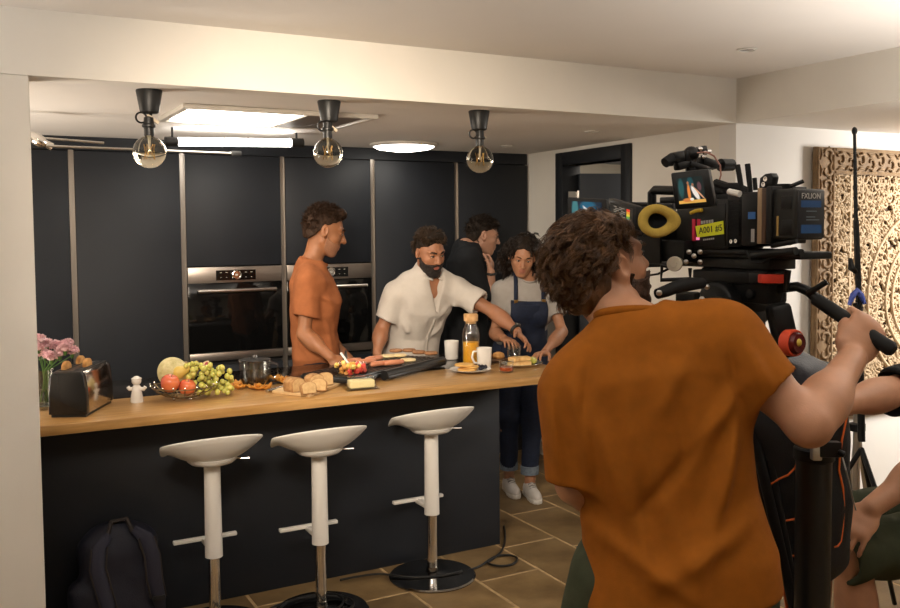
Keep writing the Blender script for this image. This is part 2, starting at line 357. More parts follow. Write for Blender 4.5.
# ================================================================ bar stools
white_pl = mat('white_plastic', (0.76,0.73,0.68), 0.32)
white_mt = mat('white_lacquered_metal', (0.78,0.75,0.70), 0.35)
chrome = MATS['chrome']
def make_stool(loc, label):
    t = thing('bar_stool', label, 'stool', loc, group='white bar stools at the island')
    # seat shell, sitter faces +Y: raised rounded rim behind (-Y), low flared lip in front
    nr, na = 14, 48; top = []; bot = []
    def surf(r, a):
        ca, sa = math.cos(a), math.sin(a)
        ox = 0.208*(1-0.05*max(0,sa)); oy = 0.178 if sa < 0 else 0.205
        back = max(0, -sa*0.85+0.25); fr = max(0, sa)
        zb = 0.050*r**2 + 0.070*r**3*back**1.2 + 0.010*abs(ca)**2*r**3
        q = min(1, r/0.68); zf = 0.050*(q*q*(3-2*q)) - 0.035*max(0, r-0.62)/0.38
        k = max(0, min(1, (sa+0.05)/0.6)); k = k*k*(3-2*k)
        z = 0.712 + zb*(1-k) + zf*k
        return Vector((ox*r*ca, oy*r*sa - 0.005, z))
    b = B(); rs = [[surf(max(i/nr,0.001), 2*PI*j/na) for j in range(na)] for i in range(nr+1)]
    lo = []
    for i in range(nr, -1, -1):
        r = max(i/nr, 0.001)
        lo.append([surf(r, 2*PI*j/na)*1.0 - Vector((0,0,0.007+0.006*(1-r))) for j in range(na)])
    b.rings(rs + lo, True, False); s = b.build('seat', white_pl, t, world=False, angle=180)
    B().lathe([(0.105,0.724),(0.10,0.710),(0.088,0.70),(0.0,0.70)], n=40).build('seat_hub', white_pl, t, world=False)
    B().tube([(0.06,0.0,0.708),(0.13,-0.02,0.703),(0.15,-0.025,0.703)], 0.004, 8).build('lever', chrome, t, world=False)
    B().lathe([(0.033,0.70),(0.034,0.5),(0.036,0.303),(0.030,0.301)], n=32).build('column', white_mt, t, world=False)
    B().lathe([(0.0245,0.302),(0.0245,0.01)], n=28).build('piston', chrome, t, world=False)
    f = B(); f.cbox((0,0.085,0.330),(0.034,0.12,0.022)); f.cbox((0,0.145,0.337),(0.27,0.026,0.016)); f.build('footrest', white_mt, t, world=False, bevel=0.004)
    B().lathe([(0.0,0.0),(0.205,0.0),(0.207,0.006),(0.20,0.0115),(0.05,0.018),(0.03,0.025),(0.027,0.05),(0.0,0.05)], n=56).build('base', mat('polished_dark_chrome', (0.30,0.29,0.28), 0.12, 1.0), t, world=False, angle=30)
    return t
make_stool((at_y(431.5,470,3.78).x, 3.78, 0), 'white bar stool beside the open end of the island')
make_stool((at_y(319.5,490,3.66).x, 3.66, 0), 'white bar stool between the two other stools')
make_stool((at_y(213,510,3.73).x, 3.73, 0), 'white bar stool beside the leaning backpack')
# ================================================================ ceiling lamps
blackpl = mat('black_plastic', (0.012,0.012,0.012), 0.4)
amber = mat('amber_bulb_glass', (1.0,0.93,0.76), 0.02, trans=1.0, ior=1.08, coat=0.6)
def pendant(px, py, bx, by, label):
    c = at_z(px, py, CEIL_K); Y = c.y; s = 1.0
    t = thing('bulb_pendant', label, 'lamp', c, group='bare bulb pendants over the island')
    B().lathe([(0.048,0.0),(0.050,-0.004),(0.036,-0.085),(0.030,-0.09),(0.0,-0.09)], c, 28).build('ceiling_cup', blackpl, t)
    p = at_y(bx, by, Y)                              # globe centre
    k = Vector((c.x, c.y, c.z-0.09))
    neck = p + Vector((0,0,0.063))
    ring = B(); ring.tube([k+Vector((-0.012+0.02*math.cos(a)-0.02,0,-0.018+0.02*math.sin(a))) for a in [i*2*PI/16 for i in range(17)]], 0.004, 6); ring.build('hook_ring', blackpl, t)
    B().tube([k, k+Vector((0.004,0.004,-0.015)), neck+Vector((0.01,0,0.085)), neck+Vector((0,0,0.06))], 0.005, 8).build('cord', blackpl, t)
    tw = B()
    tw.cbox(k+Vector((0.012,0,-0.022)), (0.05,0.012,0.012), Matrix.Rotation(0.6,3,'Y')); tw.build('cable_tie', mat('pale_tie',(0.6,0.5,0.36),0.5), t)
    B().lathe([(0.008,0.075),(0.018,0.07),(0.020,0.045),(0.026,0.042),(0.026,0.034),(0.019,0.03),(0.019,0.0),(0.0,0.0)], neck, 24).build('socket', blackpl, t)
    prof = [(0.014,0.0),(0.016,-0.006),(0.020,-0.012)] + [(0.064*math.sin(a), -0.063-0.064*(-math.cos(a))) for a in []]
    R = 0.063; prof = [(0.0145,0.002)]
    a0 = math.asin(0.017/R)
    for i in range(19):
        a = a0 + (PI-a0)*i/18; prof.append((R*math.sin(a), -0.063 + R*math.cos(a)))
    bulb = B().lathe(prof, neck, 32).build('globe_bulb', amber, t, angle=180)
    B().lathe([(0.006,0.0),(0.004,-0.05),(0.007,-0.062),(0.0,-0.066)], neck, 12).build('glass_stem', mat('pale_glass',(0.9,0.85,0.75),0.1,trans=0.6), bulb)
    fl = B(); fl.tube([p+Vector((0.020*math.cos(q*1.3), 0.020*math.sin(q*1.3), 0.028-0.055*(q%2))) for q in range(11)], 0.0012, 5); fl.build('filament', mat('brass_wire',(0.6,0.38,0.12),0.3,1.0), bulb)
pendant(149, 90, 149.5, 152, 'bare globe bulb on a black cup next to the cream pier')
pendant(329, 101, 328, 153, 'bare globe bulb on a black cup beside the ceiling hood end')
pendant(479, 111, 480, 159.5, 'bare globe bulb on a black cup in front of the round ceiling light')
# ceiling hood with lit panels
hx0, hx1, hy0, hy1 = 0.885, 1.80, 4.0, 4.56
hood = thing('ceiling_hood', 'flush steel ceiling hood with bright light panels over the island', 'hood', (1.3,4.28,CEIL_K))
fr = B(); z0, z1 = CEIL_K-0.022, CEIL_K-0.001
fr.box((hx0,hy0,z0),(hx1,hy0+0.03,z1)).box((hx0,hy1-0.03,z0),(hx1,hy1,z1)).box((hx0,hy0+.03,z0),(hx0+0.03,hy1-.03,z1)).box((hx1-0.03,hy0+.03,z0),(hx1,hy1-.03,z1)).box((hx0+.03,hy0+.03,z1-0.006),(hx1-.03,hy1-.03,z1))
fr.build('frame', mat('white_hood_frame',(0.6,0.56,0.5),0.35), hood, bevel=0.002)
panel_em = emission('hood_light', (1.0,0.93,0.82), 9.0)
for i in range(3):
    a = hx0+0.05+i*0.17; B().box((a,hy0+0.04,z0+0.001),(a+0.163,hy1-0.04,z0+0.012)).build('light_panel', panel_em, hood)
for i in range(2):
    B().box((hx0+0.575+i*0.142,hy0+0.04,z0+0.002),(hx0+0.71+i*0.142,hy1-0.04,z0+0.012)).build('filter_panel', mat('hood_filter',(0.25,0.22,0.19),0.45,0.6), hood)
# film tube light bar
pA, pB = at_y(165,141.5,4.95), at_y(303,143,4.95)
tl = thing('tube_light', 'long glowing tube light with black end caps under the ceiling', 'lamp', (pA+pB)/2)
d = (pB-pA)
B().tube([pA+d*0.08, pA+d*0.91], 0.022, 16).build('tube', emission('tube_light', (1.0,0.95,0.88), 22.0), tl)
B().tube([pA, pA+d*0.085], 0.026, 16).build('end_cap', blackpl, tl); B().tube([pA+d*0.905, pB], 0.026, 16).build('end_cap', blackpl, tl)
for q in (0.05, 0.95):
    B().cyl(pA+d*q, (pA+d*q).xy.to_3d()+Vector((0,0,CEIL_K)), 0.006).build('hanger', blackpl, tl)
for q in (0.40, 0.575): B().tube([pA+d*q, pA+d*(q+0.012)], 0.0235, 16).build('clip', white_pl, tl)
# rods from a clamp on the pier
r1a, r1b = at_y(40,138,4.6), at_y(104,143,4.6)
r2a, r2b = at_y(46,146,4.5), at_y(236,153.5,4.5)
bm_ = thing('boom_rod', 'thin silver rods on a chrome clamp across the cabinets', 'rod', r2a)
B().tube([r1a, r1b], 0.006, 8).build('short_rod', steel, bm_); B().tube([r2a, r2b], 0.006, 8).build('long_rod', steel, bm_)
B().cbox(r2b, (0.05,0.02,0.025)).build('rod_end', blackpl, bm_, bevel=0.003)
k = B(); kc = at_y(38,140,4.55); k.ell(kc, (0.05,0.03,0.028), rot=Matrix.Rotation(0.6,3,'Y')); k.cyl(kc+Vector((-0.06,0,0.03)), kc+Vector((0.06,0,-0.03)), 0.018)
k.tube([kc+Vector((-0.07,0,0.0)), kc+Vector((-0.28,0,0.01))], 0.014); k.build('clamp', chrome, bm_)
# round ceiling light
c = Vector((2.555, 5.29, CEIL_K)); rl = thing('ceiling_light', 'round glowing ceiling light above the cabinets', 'lamp', c)
B().lathe([(0.215,-0.001),(0.218,-0.012),(0.205,-0.02)], c, 48).build('rim', white_pl, rl)
B().lathe([(0.205,-0.015),(0.17,-0.034),(0.09,-0.046),(0.0,-0.05)], c, 48).build('diffuser', emission('round_light', (1.0,0.93,0.82), 9.0), rl, angle=180)
# small recessed spots
def spot(px, py, z, label):
    c = at_z(px, py, z); t = thing('recessed_spot', label, 'spotlight', c, group='recessed spots')
    B().lathe([(0.042,-0.001),(0.044,-0.006),(0.034,-0.008),(0.032,-0.002)], c, 28).build('ring', white_pl, t)
    B().lathe([(0.032,-0.003),(0.018,-0.0025),(0.0,-0.0025)], c, 24).build('lens', mat('dim_lens',(0.25,0.23,0.2),0.2), t)
spot(747, 49, CEIL_L, 'small recessed spot in the living room ceiling')
spot(592, 131, CEIL_K, 'small recessed spot in the kitchen ceiling before the doorway')
spot(507, 145.5, CEIL_K, 'small recessed spot in the kitchen ceiling near the tall cabinets')
# ================================================================ implicit-surface modeller for people
def A3(v): return np.array([v[0], v[1], v[2]], dtype=np.float32)
class P:
    """one primitive: f(points (N,3)) -> distance"""
    def __init__(s, f, k=0.02, mode='u', tag=''): s.f, s.k, s.mode, s.tag = f, k, mode, tag
def rc(a, b, ra, rb=None, k=0.02, tag='', mode='u'):
    a, b = A3(a), A3(b); rb = ra if rb is None else rb; ab = b-a; L2 = max(float(ab@ab), 1e-9)
    def f(p):
        t = np.clip(((p-a)@ab)/L2, 0, 1); q = p-a-t[:,None]*ab
        return np.sqrt((q*q).sum(1)) - (ra + (rb-ra)*t)
    return P(f, k, mode, tag)
def el(c, r, R=None, k=0.02, tag='', mode='u'):
    c = A3(c); r = np.array(r, dtype=np.float32); Rm = None if R is None else np.array(R, dtype=np.float32)
    def f(p):
        q = p-c
        if Rm is not None: q = q@Rm
        k0 = np.sqrt(((q/r)**2).sum(1)); k1 = np.sqrt(((q/(r*r))**2).sum(1))
        return np.where(k1 > 1e-6, k0*(k0-1)/np.maximum(k1, 1e-6), -r.min())
    return P(f, k, mode, tag)
def loft(st, R, k=0.03, tag='', mode='u', e=2.3):
    """stations (centre, half width, half depth) along a spine; R columns = side, depth, up"""
    cs = np.array([A3(s[0]) for s in st]); w = np.array([s[1] for s in st], dtype=np.float32); dpt = np.array([s[2] for s in st], dtype=np.float32)
    ax = cs[-1]-cs[0]; L = float(np.sqrt(ax@ax)); ax = ax/L; ts = (cs-cs[0])@ax; Rm = np.array(R, dtype=np.float32)
    sx = Rm[:,0]-ax*(Rm[:,0]@ax); sx /= np.sqrt(sx@sx); sy = np.cross(ax, sx)
    o0 = cs[0]
    offx = (cs-o0)@sx; offy = (cs-o0)@sy
    def f(p):
        q = p-o0; t = q@ax; tc = np.clip(t, ts[0], ts[-1])
        x = q@sx - np.interp(tc, ts, offx); y = q@sy - np.interp(tc, ts, offy)
        W = np.interp(tc, ts, w); Dp = np.interp(tc, ts, dpt)
        n = (np.abs(x/W)**e + np.abs(y/Dp)**e)**(1/e)
        d = (n-1)*np.minimum(W, Dp)*0.9
        ez = np.maximum(np.maximum(ts[0]-t, t-ts[-1]), -1.0)
        return np.where(ez > 0, np.where(d > 0, np.sqrt(d*d+ez*ez), ez), np.maximum(d, ez))
    return P(f, k, mode, tag)
def bx3(c, h, R=None, rad=0.005, k=0.005, tag='', mode='u'):
    c = A3(c); h = np.array(h, dtype=np.float32)-rad; Rm = None if R is None else np.array(R, dtype=np.float32)
    def f(p):
        q = p-c
        if Rm is not None: q = q@Rm
        q = np.abs(q)-h
        return np.sqrt((np.maximum(q,0)**2).sum(1)) + np.minimum(q.max(1),0) - rad
    return P(f, k, mode, tag)
def half(p0, n, k=0.004, tag='', mode='i'):
    """keeps the side the normal n points away from"""
    p0 = A3(p0); n = A3(Vector(n).normalized())
    return P(lambda p: (p-p0)@n, k, mode, tag)
def off(prims, d, k=None):
    return [P((lambda f: (lambda p: f(p)-d))(q.f), q.k if k is None else k, q.mode, q.tag) for q in prims]
def combine(d, v, k, mode):
    if mode == 'u':
        h = np.maximum(k-np.abs(d-v), 0)/k; return np.minimum(d, v) - h*h*k*0.25
    if mode == 's': v = -v
    h = np.maximum(k-np.abs(d-v), 0)/k; return np.maximum(d, v) + h*h*k*0.25
def field(prims, p, disp=None):
    d = np.full(len(p), 1.0, dtype=np.float32)
    for q in prims: d = combine(d, q.f(p), max(q.k,1e-4), q.mode)
    return d if disp is None else d + disp(p)
def sdf_mesh(prims, lo, hi, res, disp=None, dmax=0.02):
    lo = np.array(lo, dtype=np.float32); hi = np.array(hi, dtype=np.float32); BS = 8
    n = np.maximum(np.ceil((hi-lo)/(res*BS)).astype(int), 1)
    G = np.full(tuple(n*BS+1), 1.0, dtype=np.float32)
    bi = np.stack(np.meshgrid(*[np.arange(k) for k in n], indexing='ij'), -1).reshape(-1,3)
    cen = lo + (bi+0.5)*(res*BS); rad = res*BS*0.87+0.001
    dv = np.stack([q.f(cen.astype(np.float32)) for q in prims], 1)
    full = field(prims, cen.astype(np.float32))
    act = np.abs(full) < rad*1.25 + (dmax if disp else 0) + 0.012
    sign_far = full
    bi_a, dv_a, full_a = bi[act], dv[act], full[act]
    off_ = np.stack(np.meshgrid(*[np.arange(BS+1)]*3, indexing='ij'), -1).reshape(-1,3)
    M = BS+1
    # inside far blocks
    for b_ in bi[(~act) & (full < 0)]:
        G[b_[0]*BS:b_[0]*BS+M, b_[1]*BS:b_[1]*BS+M, b_[2]*BS:b_[2]*BS+M] = -1
    pts = (lo + (bi_a[:,None,:]*BS + off_[None])*res).astype(np.float32)      # (nb, 729, 3)
    D = np.full(pts.shape[:2], 1.0, dtype=np.float32)
    for j, q in enumerate(prims):
        kk = max(q.k, 1e-4)
        if q.mode == 'u': m = dv_a[:,j] < np.maximum(full_a, 0) + 2.6*rad + kk
        elif q.mode == 's': m = dv_a[:,j] < 2*rad + kk
        else: m = dv_a[:,j] > -(3.0*rad) - kk
        if not m.any(): continue
        v = q.f(pts[m].reshape(-1,3)).reshape(-1, M**3)
        D[m] = combine(D[m], v, kk, q.mode)
    if disp is not None: D = D + disp(pts.reshape(-1,3)).reshape(D.shape)
    D = D.reshape(-1, M, M, M)
    for b_, blk in zip(bi_a, D):
        G[b_[0]*BS:b_[0]*BS+M, b_[1]*BS:b_[1]*BS+M, b_[2]*BS:b_[2]*BS+M] = blk
    # surface nets
    ins = G < 0
    s = sum(ins[a:ins.shape[0]-1+a, b:ins.shape[1]-1+b, c:ins.shape[2]-1+c].astype(np.int8) for a in (0,1) for b in (0,1) for c in (0,1))
    cell = (s > 0) & (s < 8); idx = np.argwhere(cell)
    if len(idx) == 0: return np.zeros((0,3)), np.zeros((0,4), int)
    vid = np.full(cell.shape, -1, dtype=np.int32); vid[cell] = np.arange(len(idx))
    acc = np.zeros((len(idx),3), dtype=np.float32); cnt = np.zeros(len(idx), dtype=np.float32)
    cor = [(a,b,c) for a in (0,1) for b in (0,1) for c in (0,1)]
    val = {c: G[idx[:,0]+c[0], idx[:,1]+c[1], idx[:,2]+c[2]] for c in cor}
    for c0 in cor:
        for ax in range(3):
            if c0[ax]: continue
            c1 = list(c0); c1[ax] = 1; c1 = tuple(c1)
            a, b = val[c0], val[c1]; m = (a < 0) != (b < 0)
            t = np.where(m, a/np.where(m, a-b, 1), 0)
            pos = np.tile(np.array(c0, dtype=np.float32), (len(idx),1)); pos[:,ax] += t
            acc[m] += pos[m]; cnt[m] += 1
    V = lo + (idx + acc/cnt[:,None])*res
    F = []
    for ax in range(3):
        u, v = (ax+1)%3, (ax+2)%3
        sl = [slice(None)]*3; a = np.take(ins, range(ins.shape[ax]-1), ax); b = np.take(ins, range(1, ins.shape[ax]), ax)
        e = np.argwhere(a != b); flip = a[tuple(e.T)]
        ok = (e[:,u] > 0) & (e[:,v] > 0) & (e[:,u] < cell.shape[u]) & (e[:,v] < cell.shape[v]); e = e[ok]; flip = flip[ok]
        def vi(du, dv_):
            q = e.copy(); q[:,u] -= du; q[:,v] -= dv_; return vid[tuple(q.T)]
        quad = np.stack([vi(0,0), vi(1,0), vi(1,1), vi(0,1)], 1)
        quad[~flip] = quad[~flip][:, ::-1]; F.append(quad)
    F = np.concatenate(F); F = F[(F >= 0).all(1)]
    return V, F
def np_mesh(name, V, F):
    me = bpy.data.meshes.new(name); me.vertices.add(len(V)); me.vertices.foreach_set('co', np.ascontiguousarray(V, dtype=np.float32).ravel())
    n = F.shape[1]; me.loops.add(F.size); me.loops.foreach_set('vertex_index', F.ravel().astype(np.int32))
    me.polygons.add(len(F)); me.polygons.foreach_set('loop_start', np.arange(0, F.size, n, dtype=np.int32)); me.polygons.foreach_set('loop_total', np.full(len(F), n, dtype=np.int32))
    me.update(calc_edges=True); me.validate(); return me
def relax(V, F, it=1, lam=0.5):
    for _ in range(it):
        S = np.zeros_like(V); c = np.zeros(len(V))
        for i in range(4):
            for j in (1, 3): 
                np.add.at(S, F[:,i], V[F[:,(i+j)%4]]); np.add.at(c, F[:,i], 1)
        m = c > 0; V[m] = V[m]*(1-lam) + lam*S[m]/c[m][:,None]
    return V
def sdf_obj(name, prims, boxes, m, parent, disp=None, dmax=0.02, matfn=None, smooth=1):
    """boxes: [(lo, hi, res)], later boxes are finer and replace the earlier ones inside"""
    Vs, Fs, n = [], [], 0
    for i, (lo, hi, res) in enumerate(boxes):
        V, F = sdf_mesh(prims, lo, hi, res, disp, dmax)
        if smooth: V = relax(V, F, smooth, 0.4)
        if len(F):
            cen = V[F].mean(1); keep = np.ones(len(F), bool)
            for lo2, hi2, r2 in boxes[i+1:]:
                keep &= ~((cen > np.array(lo2)+1.6*res).all(1) & (cen < np.array(hi2)-1.6*res).all(1))
            F = F[keep]
        Vs.append(V); Fs.append(F+n); n += len(V)
    V = np.concatenate(Vs); F = np.concatenate(Fs)
    used = np.unique(F); rm = np.full(len(V), -1); rm[used] = np.arange(len(used)); V = V[used]; F = rm[F]
    me_V = V
    if parent is not None:
        iv = np.array(rootmat(parent).inverted()); me_V = V@iv[:3,:3].T + iv[:3,3]
    me = np_mesh(name, me_V, F)
    if matfn is not None: me.polygons.foreach_set('material_index', matfn(V[F].mean(1)).astype(np.int32))
    return mkobj(name, me, m, parent, 180)
def around(pts, pad):
    a = np.array([A3(p) for p in pts]); return a.min(0)-pad, a.max(0)+pad
_rs = np.random.RandomState(3)
def wrinkle(amp, freq, seed=0, stretch=(1,1,1), n=5):
    r = np.random.RandomState(seed); ds = r.normal(size=(n,3)); ds /= np.linalg.norm(ds, axis=1)[:,None]; ds *= np.array(stretch)*freq*r.uniform(0.6,1.6,(n,1)); ph = r.uniform(0,6.28,n)
    ds = ds.astype(np.float32)
    def f(p):
        o = np.zeros(len(p), dtype=np.float32); q = p
        for d_, h_ in zip(ds, ph):
            o += np.sin(q@d_ + h_ + 0.7*np.sin(q[:,[1,2,0]]@d_*0.6 + h_))
        return o*(amp/n*1.4)
    return f
def seg_folds(folds, along=None):
    """list of (a, b, radius, height): raised cloth ridges (negative = groove)"""
    fs = [(A3(a), A3(b), r, h) for a, b, r, h in folds]; al = None if along is None else A3(along)
    def f(p):
        o = np.zeros(len(p), dtype=np.float32)
        for a, b, r, h in fs:
            ab = b-a; t = np.clip(((p-a)@ab)/max(float(ab@ab),1e-9), 0, 1); q = p-a-t[:,None]*ab
            if al is not None: q = q - (q@al)[:,None]*al
            d2 = (q*q).sum(1)
            o -= h*np.exp(-d2/(r*r))*np.sin(np.clip(t,0.03,0.97)*PI)**0.5
        return o
    return f
# ---------------------------------------------------------------- anatomy
def Rcols(x, y, z): return Matrix((x, y, z)).transposed()
def head_rot(yaw, pitch=0, roll=0):
    """yaw: facing direction angle in XY (0 = +X, pi/2 = +Y); pitch < 0 looks down; returns cols (right, forward, up)"""
    R = Matrix.Rotation(yaw-PI/2, 3, 'Z') @ Matrix.Rotation(pitch, 3, 'X') @ Matrix.Rotation(roll, 3, 'Y')
    return R
def head_prims(c, R, s=1.0, female=False, nose=1.0):
    c = Vector(c); g = lambda x, y, z: c + R @ Vector((x*s, y*s, z*s)); q = []
    j = 0.9 if female else 1.0
    q.append(el(g(0,-0.012,0.035), (0.074*s,0.094*s,0.084*s), R, 0.02, 'head'))
    q.append(el(g(0,0.02,-0.02), (0.066*j*s,0.074*s,0.088*s), R, 0.03, 'head'))
    q.append(el(g(0,0.045,-0.060), (0.048*j*s,0.046*s,0.050*s), R, 0.02, 'head'))
    q.append(el(g(0,0.068,-0.098), (0.022*j*s,0.018*s,0.016*s), R, 0.022, 'head'))
    for sx in (-1, 1):
        q.append(rc(g(sx*0.056*j,-0.005,-0.055), g(sx*0.018,0.06,-0.098), 0.014*s, 0.012*s, 0.028, 'head'))
        q.append(el(g(sx*0.040,0.056,-0.022), (0.022*s,0.022*s,0.022*s), R, 0.022, 'head'))      # cheek
        q.append(rc(g(sx*0.014,0.087,0.030), g(sx*0.048,0.070,0.030), 0.011*s, 0.009*s, 0.014, 'head'))  # brow
    for sx in (-1, 1):
        q.append(el(g(sx*0.031,0.097,0.009), (0.018*s,0.016*s,0.012*s), R, 0.012, 'head', 's'))   # socket
        q.append(el(g(sx*0.031,0.076,0.010), (0.0155*s,0.0140*s,0.0110*s), R, 0.004, 'head'))     # closed-in lid volume
    q.append(rc(g(0,0.086,0.020), g(0,0.104*1.0+0.006*nose,-0.022), 0.008*s, 0.0115*s, 0.010, 'head'))
    q.append(el(g(0,0.111,-0.026), (0.0105*s,0.010*s,0.009*s), R, 0.008, 'head'))
    for sx in (-1, 1): q.append(el(g(sx*0.012,0.099,-0.029), (0.008*s,0.010*s,0.007*s), R, 0.006, 'head'))
    q.append(el(g(0,0.089,-0.055), (0.023*s,0.011*s,0.0065*s), R, 0.007, 'head'))
    q.append(el(g(0,0.087,-0.068), (0.020*s,0.011*s,0.0075*s), R, 0.007, 'head'))
    q.append(rc(g(-0.02,0.101,-0.0612), g(0.02,0.101,-0.0612), 0.0035*s, 0.0035*s, 0.004, 'head', 's'))
    for sx in (-1, 1):
        Re = R @ Matrix.Rotation(-sx*0.35, 3, 'Z') @ Matrix.Rotation(0.12, 3, 'X')
        q.append(el(g(sx*0.081,-0.008,0.001), (0.011*s,0.021*s,0.034*s), Re, 0.006, 'head'))
        q.append(el(g(sx*0.091,-0.002,0.003), (0.008*s,0.011*s,0.020*s), Re, 0.004, 'head', 's'))
        q.append(el(g(sx*0.074,0.004,-0.026), (0.007*s,0.009*s,0.010*s), Re, 0.006, 'head'))
    return q
def eyes(c, R, s, parent, iris=(0.05,0.03,0.015), half_open=0.5):
    c = Vector(c); g = lambda x, y, z: c + R @ Vector((x*s, y*s, z*s))
    for sx in (-1, 1):
        b = B(); b.ell(g(sx*0.031,0.0775,0.0075), (0.0125*s,0.0135*s,0.0055*s), 14, 8, R); o = b.build('eye', mat('eye_white',(0.55,0.5,0.45),0.25), parent, angle=180)
        B().ell(g(sx*0.031,0.0875,0.0065), (0.0055*s,0.0045*s,0.0050*s), 12, 8, R).build('iris', mat('iris_dark', iris, 0.2), o, angle=180)
        lb = B(); lb.tube([g(sx*(0.031-0.0145),0.0835,0.009), g(sx*0.028,0.0915,0.0145), g(sx*0.040,0.0885,0.0135), g(sx*0.0475,0.078,0.008)], [0.0012*s,0.0022*s,0.0022*s,0.0012*s], 6)
        lb.build('eyelashes', mat('lash_black',(0.008,0.006,0.005),0.6), parent, angle=180)
def brows(c, R, s, parent, m, thick=1.0):
    c = Vector(c); g = lambda x, y, z: c + R @ Vector((x*s, y*s, z*s))
    for sx in (-1, 1):
        B().tube([g(sx*0.013,0.0955,0.029), g(sx*0.026,0.0945,0.034), g(sx*0.040,0.0865,0.0345), g(sx*0.050,0.076,0.029)], [0.003*s*thick,0.0042*s*thick,0.0036*s*thick,0.0015*s], 8).build('eyebrow', m, parent, angle=180)
def hand_prims(wr, d, n, thumb, s=1.0, curl=(0.3,0.3,0.35,0.4), spread=0.06, tcurl=0.3, tag='hand', tout=0.75, bend=None):
    """wrist, direction to the knuckles, palm normal (palm side), thumb side; curl per finger in radians per joint"""
    wr = Vector(wr); d = Vector(d).normalized(); n = Vector(n); n = (n-d*n.dot(d)).normalized(); t = Vector(thumb); t = (t-d*t.dot(d)-n*t.dot(n)).normalized()
    R = Rcols(t, d, n); q = []; g = lambda x, y, z: wr + (t*x + d*y + n*z)*s
    q.append(el(g(0.0,0.048,0.002), (0.041*s,0.052*s,0.0155*s), R, 0.012, tag))
    q.append(el(g(0.0,0.078,0.0), (0.040*s,0.020*s,0.0135*s), R, 0.010, tag))
    q.append(el(g(0.022,0.035,0.010), (0.018*s,0.030*s,0.014*s), R, 0.012, tag))     # thumb mound
    ln = (0.072, 0.080, 0.074, 0.058); xs_ = (0.0315, 0.0105, -0.0105, -0.031); y0 = (0.088, 0.092, 0.089, 0.082)
    for i in range(4):
        p = g(xs_[i], y0[i], 0); L = ln[i]*s; ang = (bend[i] if bend else curl[i]*0.8); sp = spread*(1.5-i)
        r = (0.0086, 0.0088, 0.0084, 0.0074)[i]*s
        for k, fr in enumerate((0.46, 0.30, 0.24)):
            dr = (d*math.cos(ang) + n*math.sin(ang)); dr = (dr + t*sp*math.cos(ang)).normalized()
            e = p + dr*L*fr; q.append(rc(p, e, r*(1-0.08*k), r*(1-0.08*(k+1)), 0.004, tag)); p = e; ang += curl[i]*1.15
    p = g(0.030, 0.022, 0.006); a = tout
    for k, (L, r) in enumerate(((0.040,0.0125),(0.034,0.0100),(0.026,0.0086))):
        dr = (t*math.sin(a) + d*math.cos(a) + n*(0.25+0.25*k*tcurl*3)).normalized(); e = p + dr*L*s
        q.append(rc(p, e, r*s, r*0.9*s, 0.006, tag)); p = e; a -= tcurl
    return q
def limb(a, b, r0, r1, bulge=0.0, tag='', side=None):
    a, b = Vector(a), Vector(b); q = [rc(a, b, r0, r1, 0.02, tag)]
    if bulge:
        m = a.lerp(b, 0.33) + (side*0.006 if side is not None else Vector()); d = (b-a); R = Rcols(*frame(d))
        q.append(el(m, (r0+bulge*0.8, r0+bulge, d.length*0.30), R, 0.03, tag))
    return q
def arm(sh, elb, wr, s=1.0, fem=False, tag='arm'):
    f = 0.84 if fem else 1.0
    q = [el(sh, (0.056*f*s,0.056*f*s,0.056*f*s), None, 0.04, tag+'_u')]
    q += limb(sh, elb, 0.048*f*s, 0.036*f*s, 0.004, tag+'_u')
    q += limb(elb, wr, 0.040*f*s, 0.0265*f*s, 0.005, tag+'_f')
    return q
def leg(hip, knee, ank, s=1.0, fem=False, tag='leg', bulge=True):
    hip, knee, ank = Vector(hip), Vector(knee), Vector(ank)
    q = [rc(hip, knee, 0.082*s, 0.056*s, 0.04, tag), rc(knee, ank, 0.053*s, 0.036*s, 0.03, tag)]
    q.append(el(knee.lerp(ank, 0.3), (0.058*s,0.058*s,0.12*s), Rcols(*frame(ank-knee)), 0.03, tag))
    return q
def foot_prims(ank, yaw, s=1.0):
    d = Vector((math.cos(yaw), math.sin(yaw), 0)); a = Vector(ank)
    return [rc(a, (a.x-d.x*0.02, a.y-d.y*0.02, 0.04), 0.034*s, 0.028*s, 0.01, 'foot'), rc((a.x,a.y,0.042), (a.x+d.x*0.09, a.y+d.y*0.09, 0.034), 0.026*s, 0.018*s, 0.01, 'foot')]
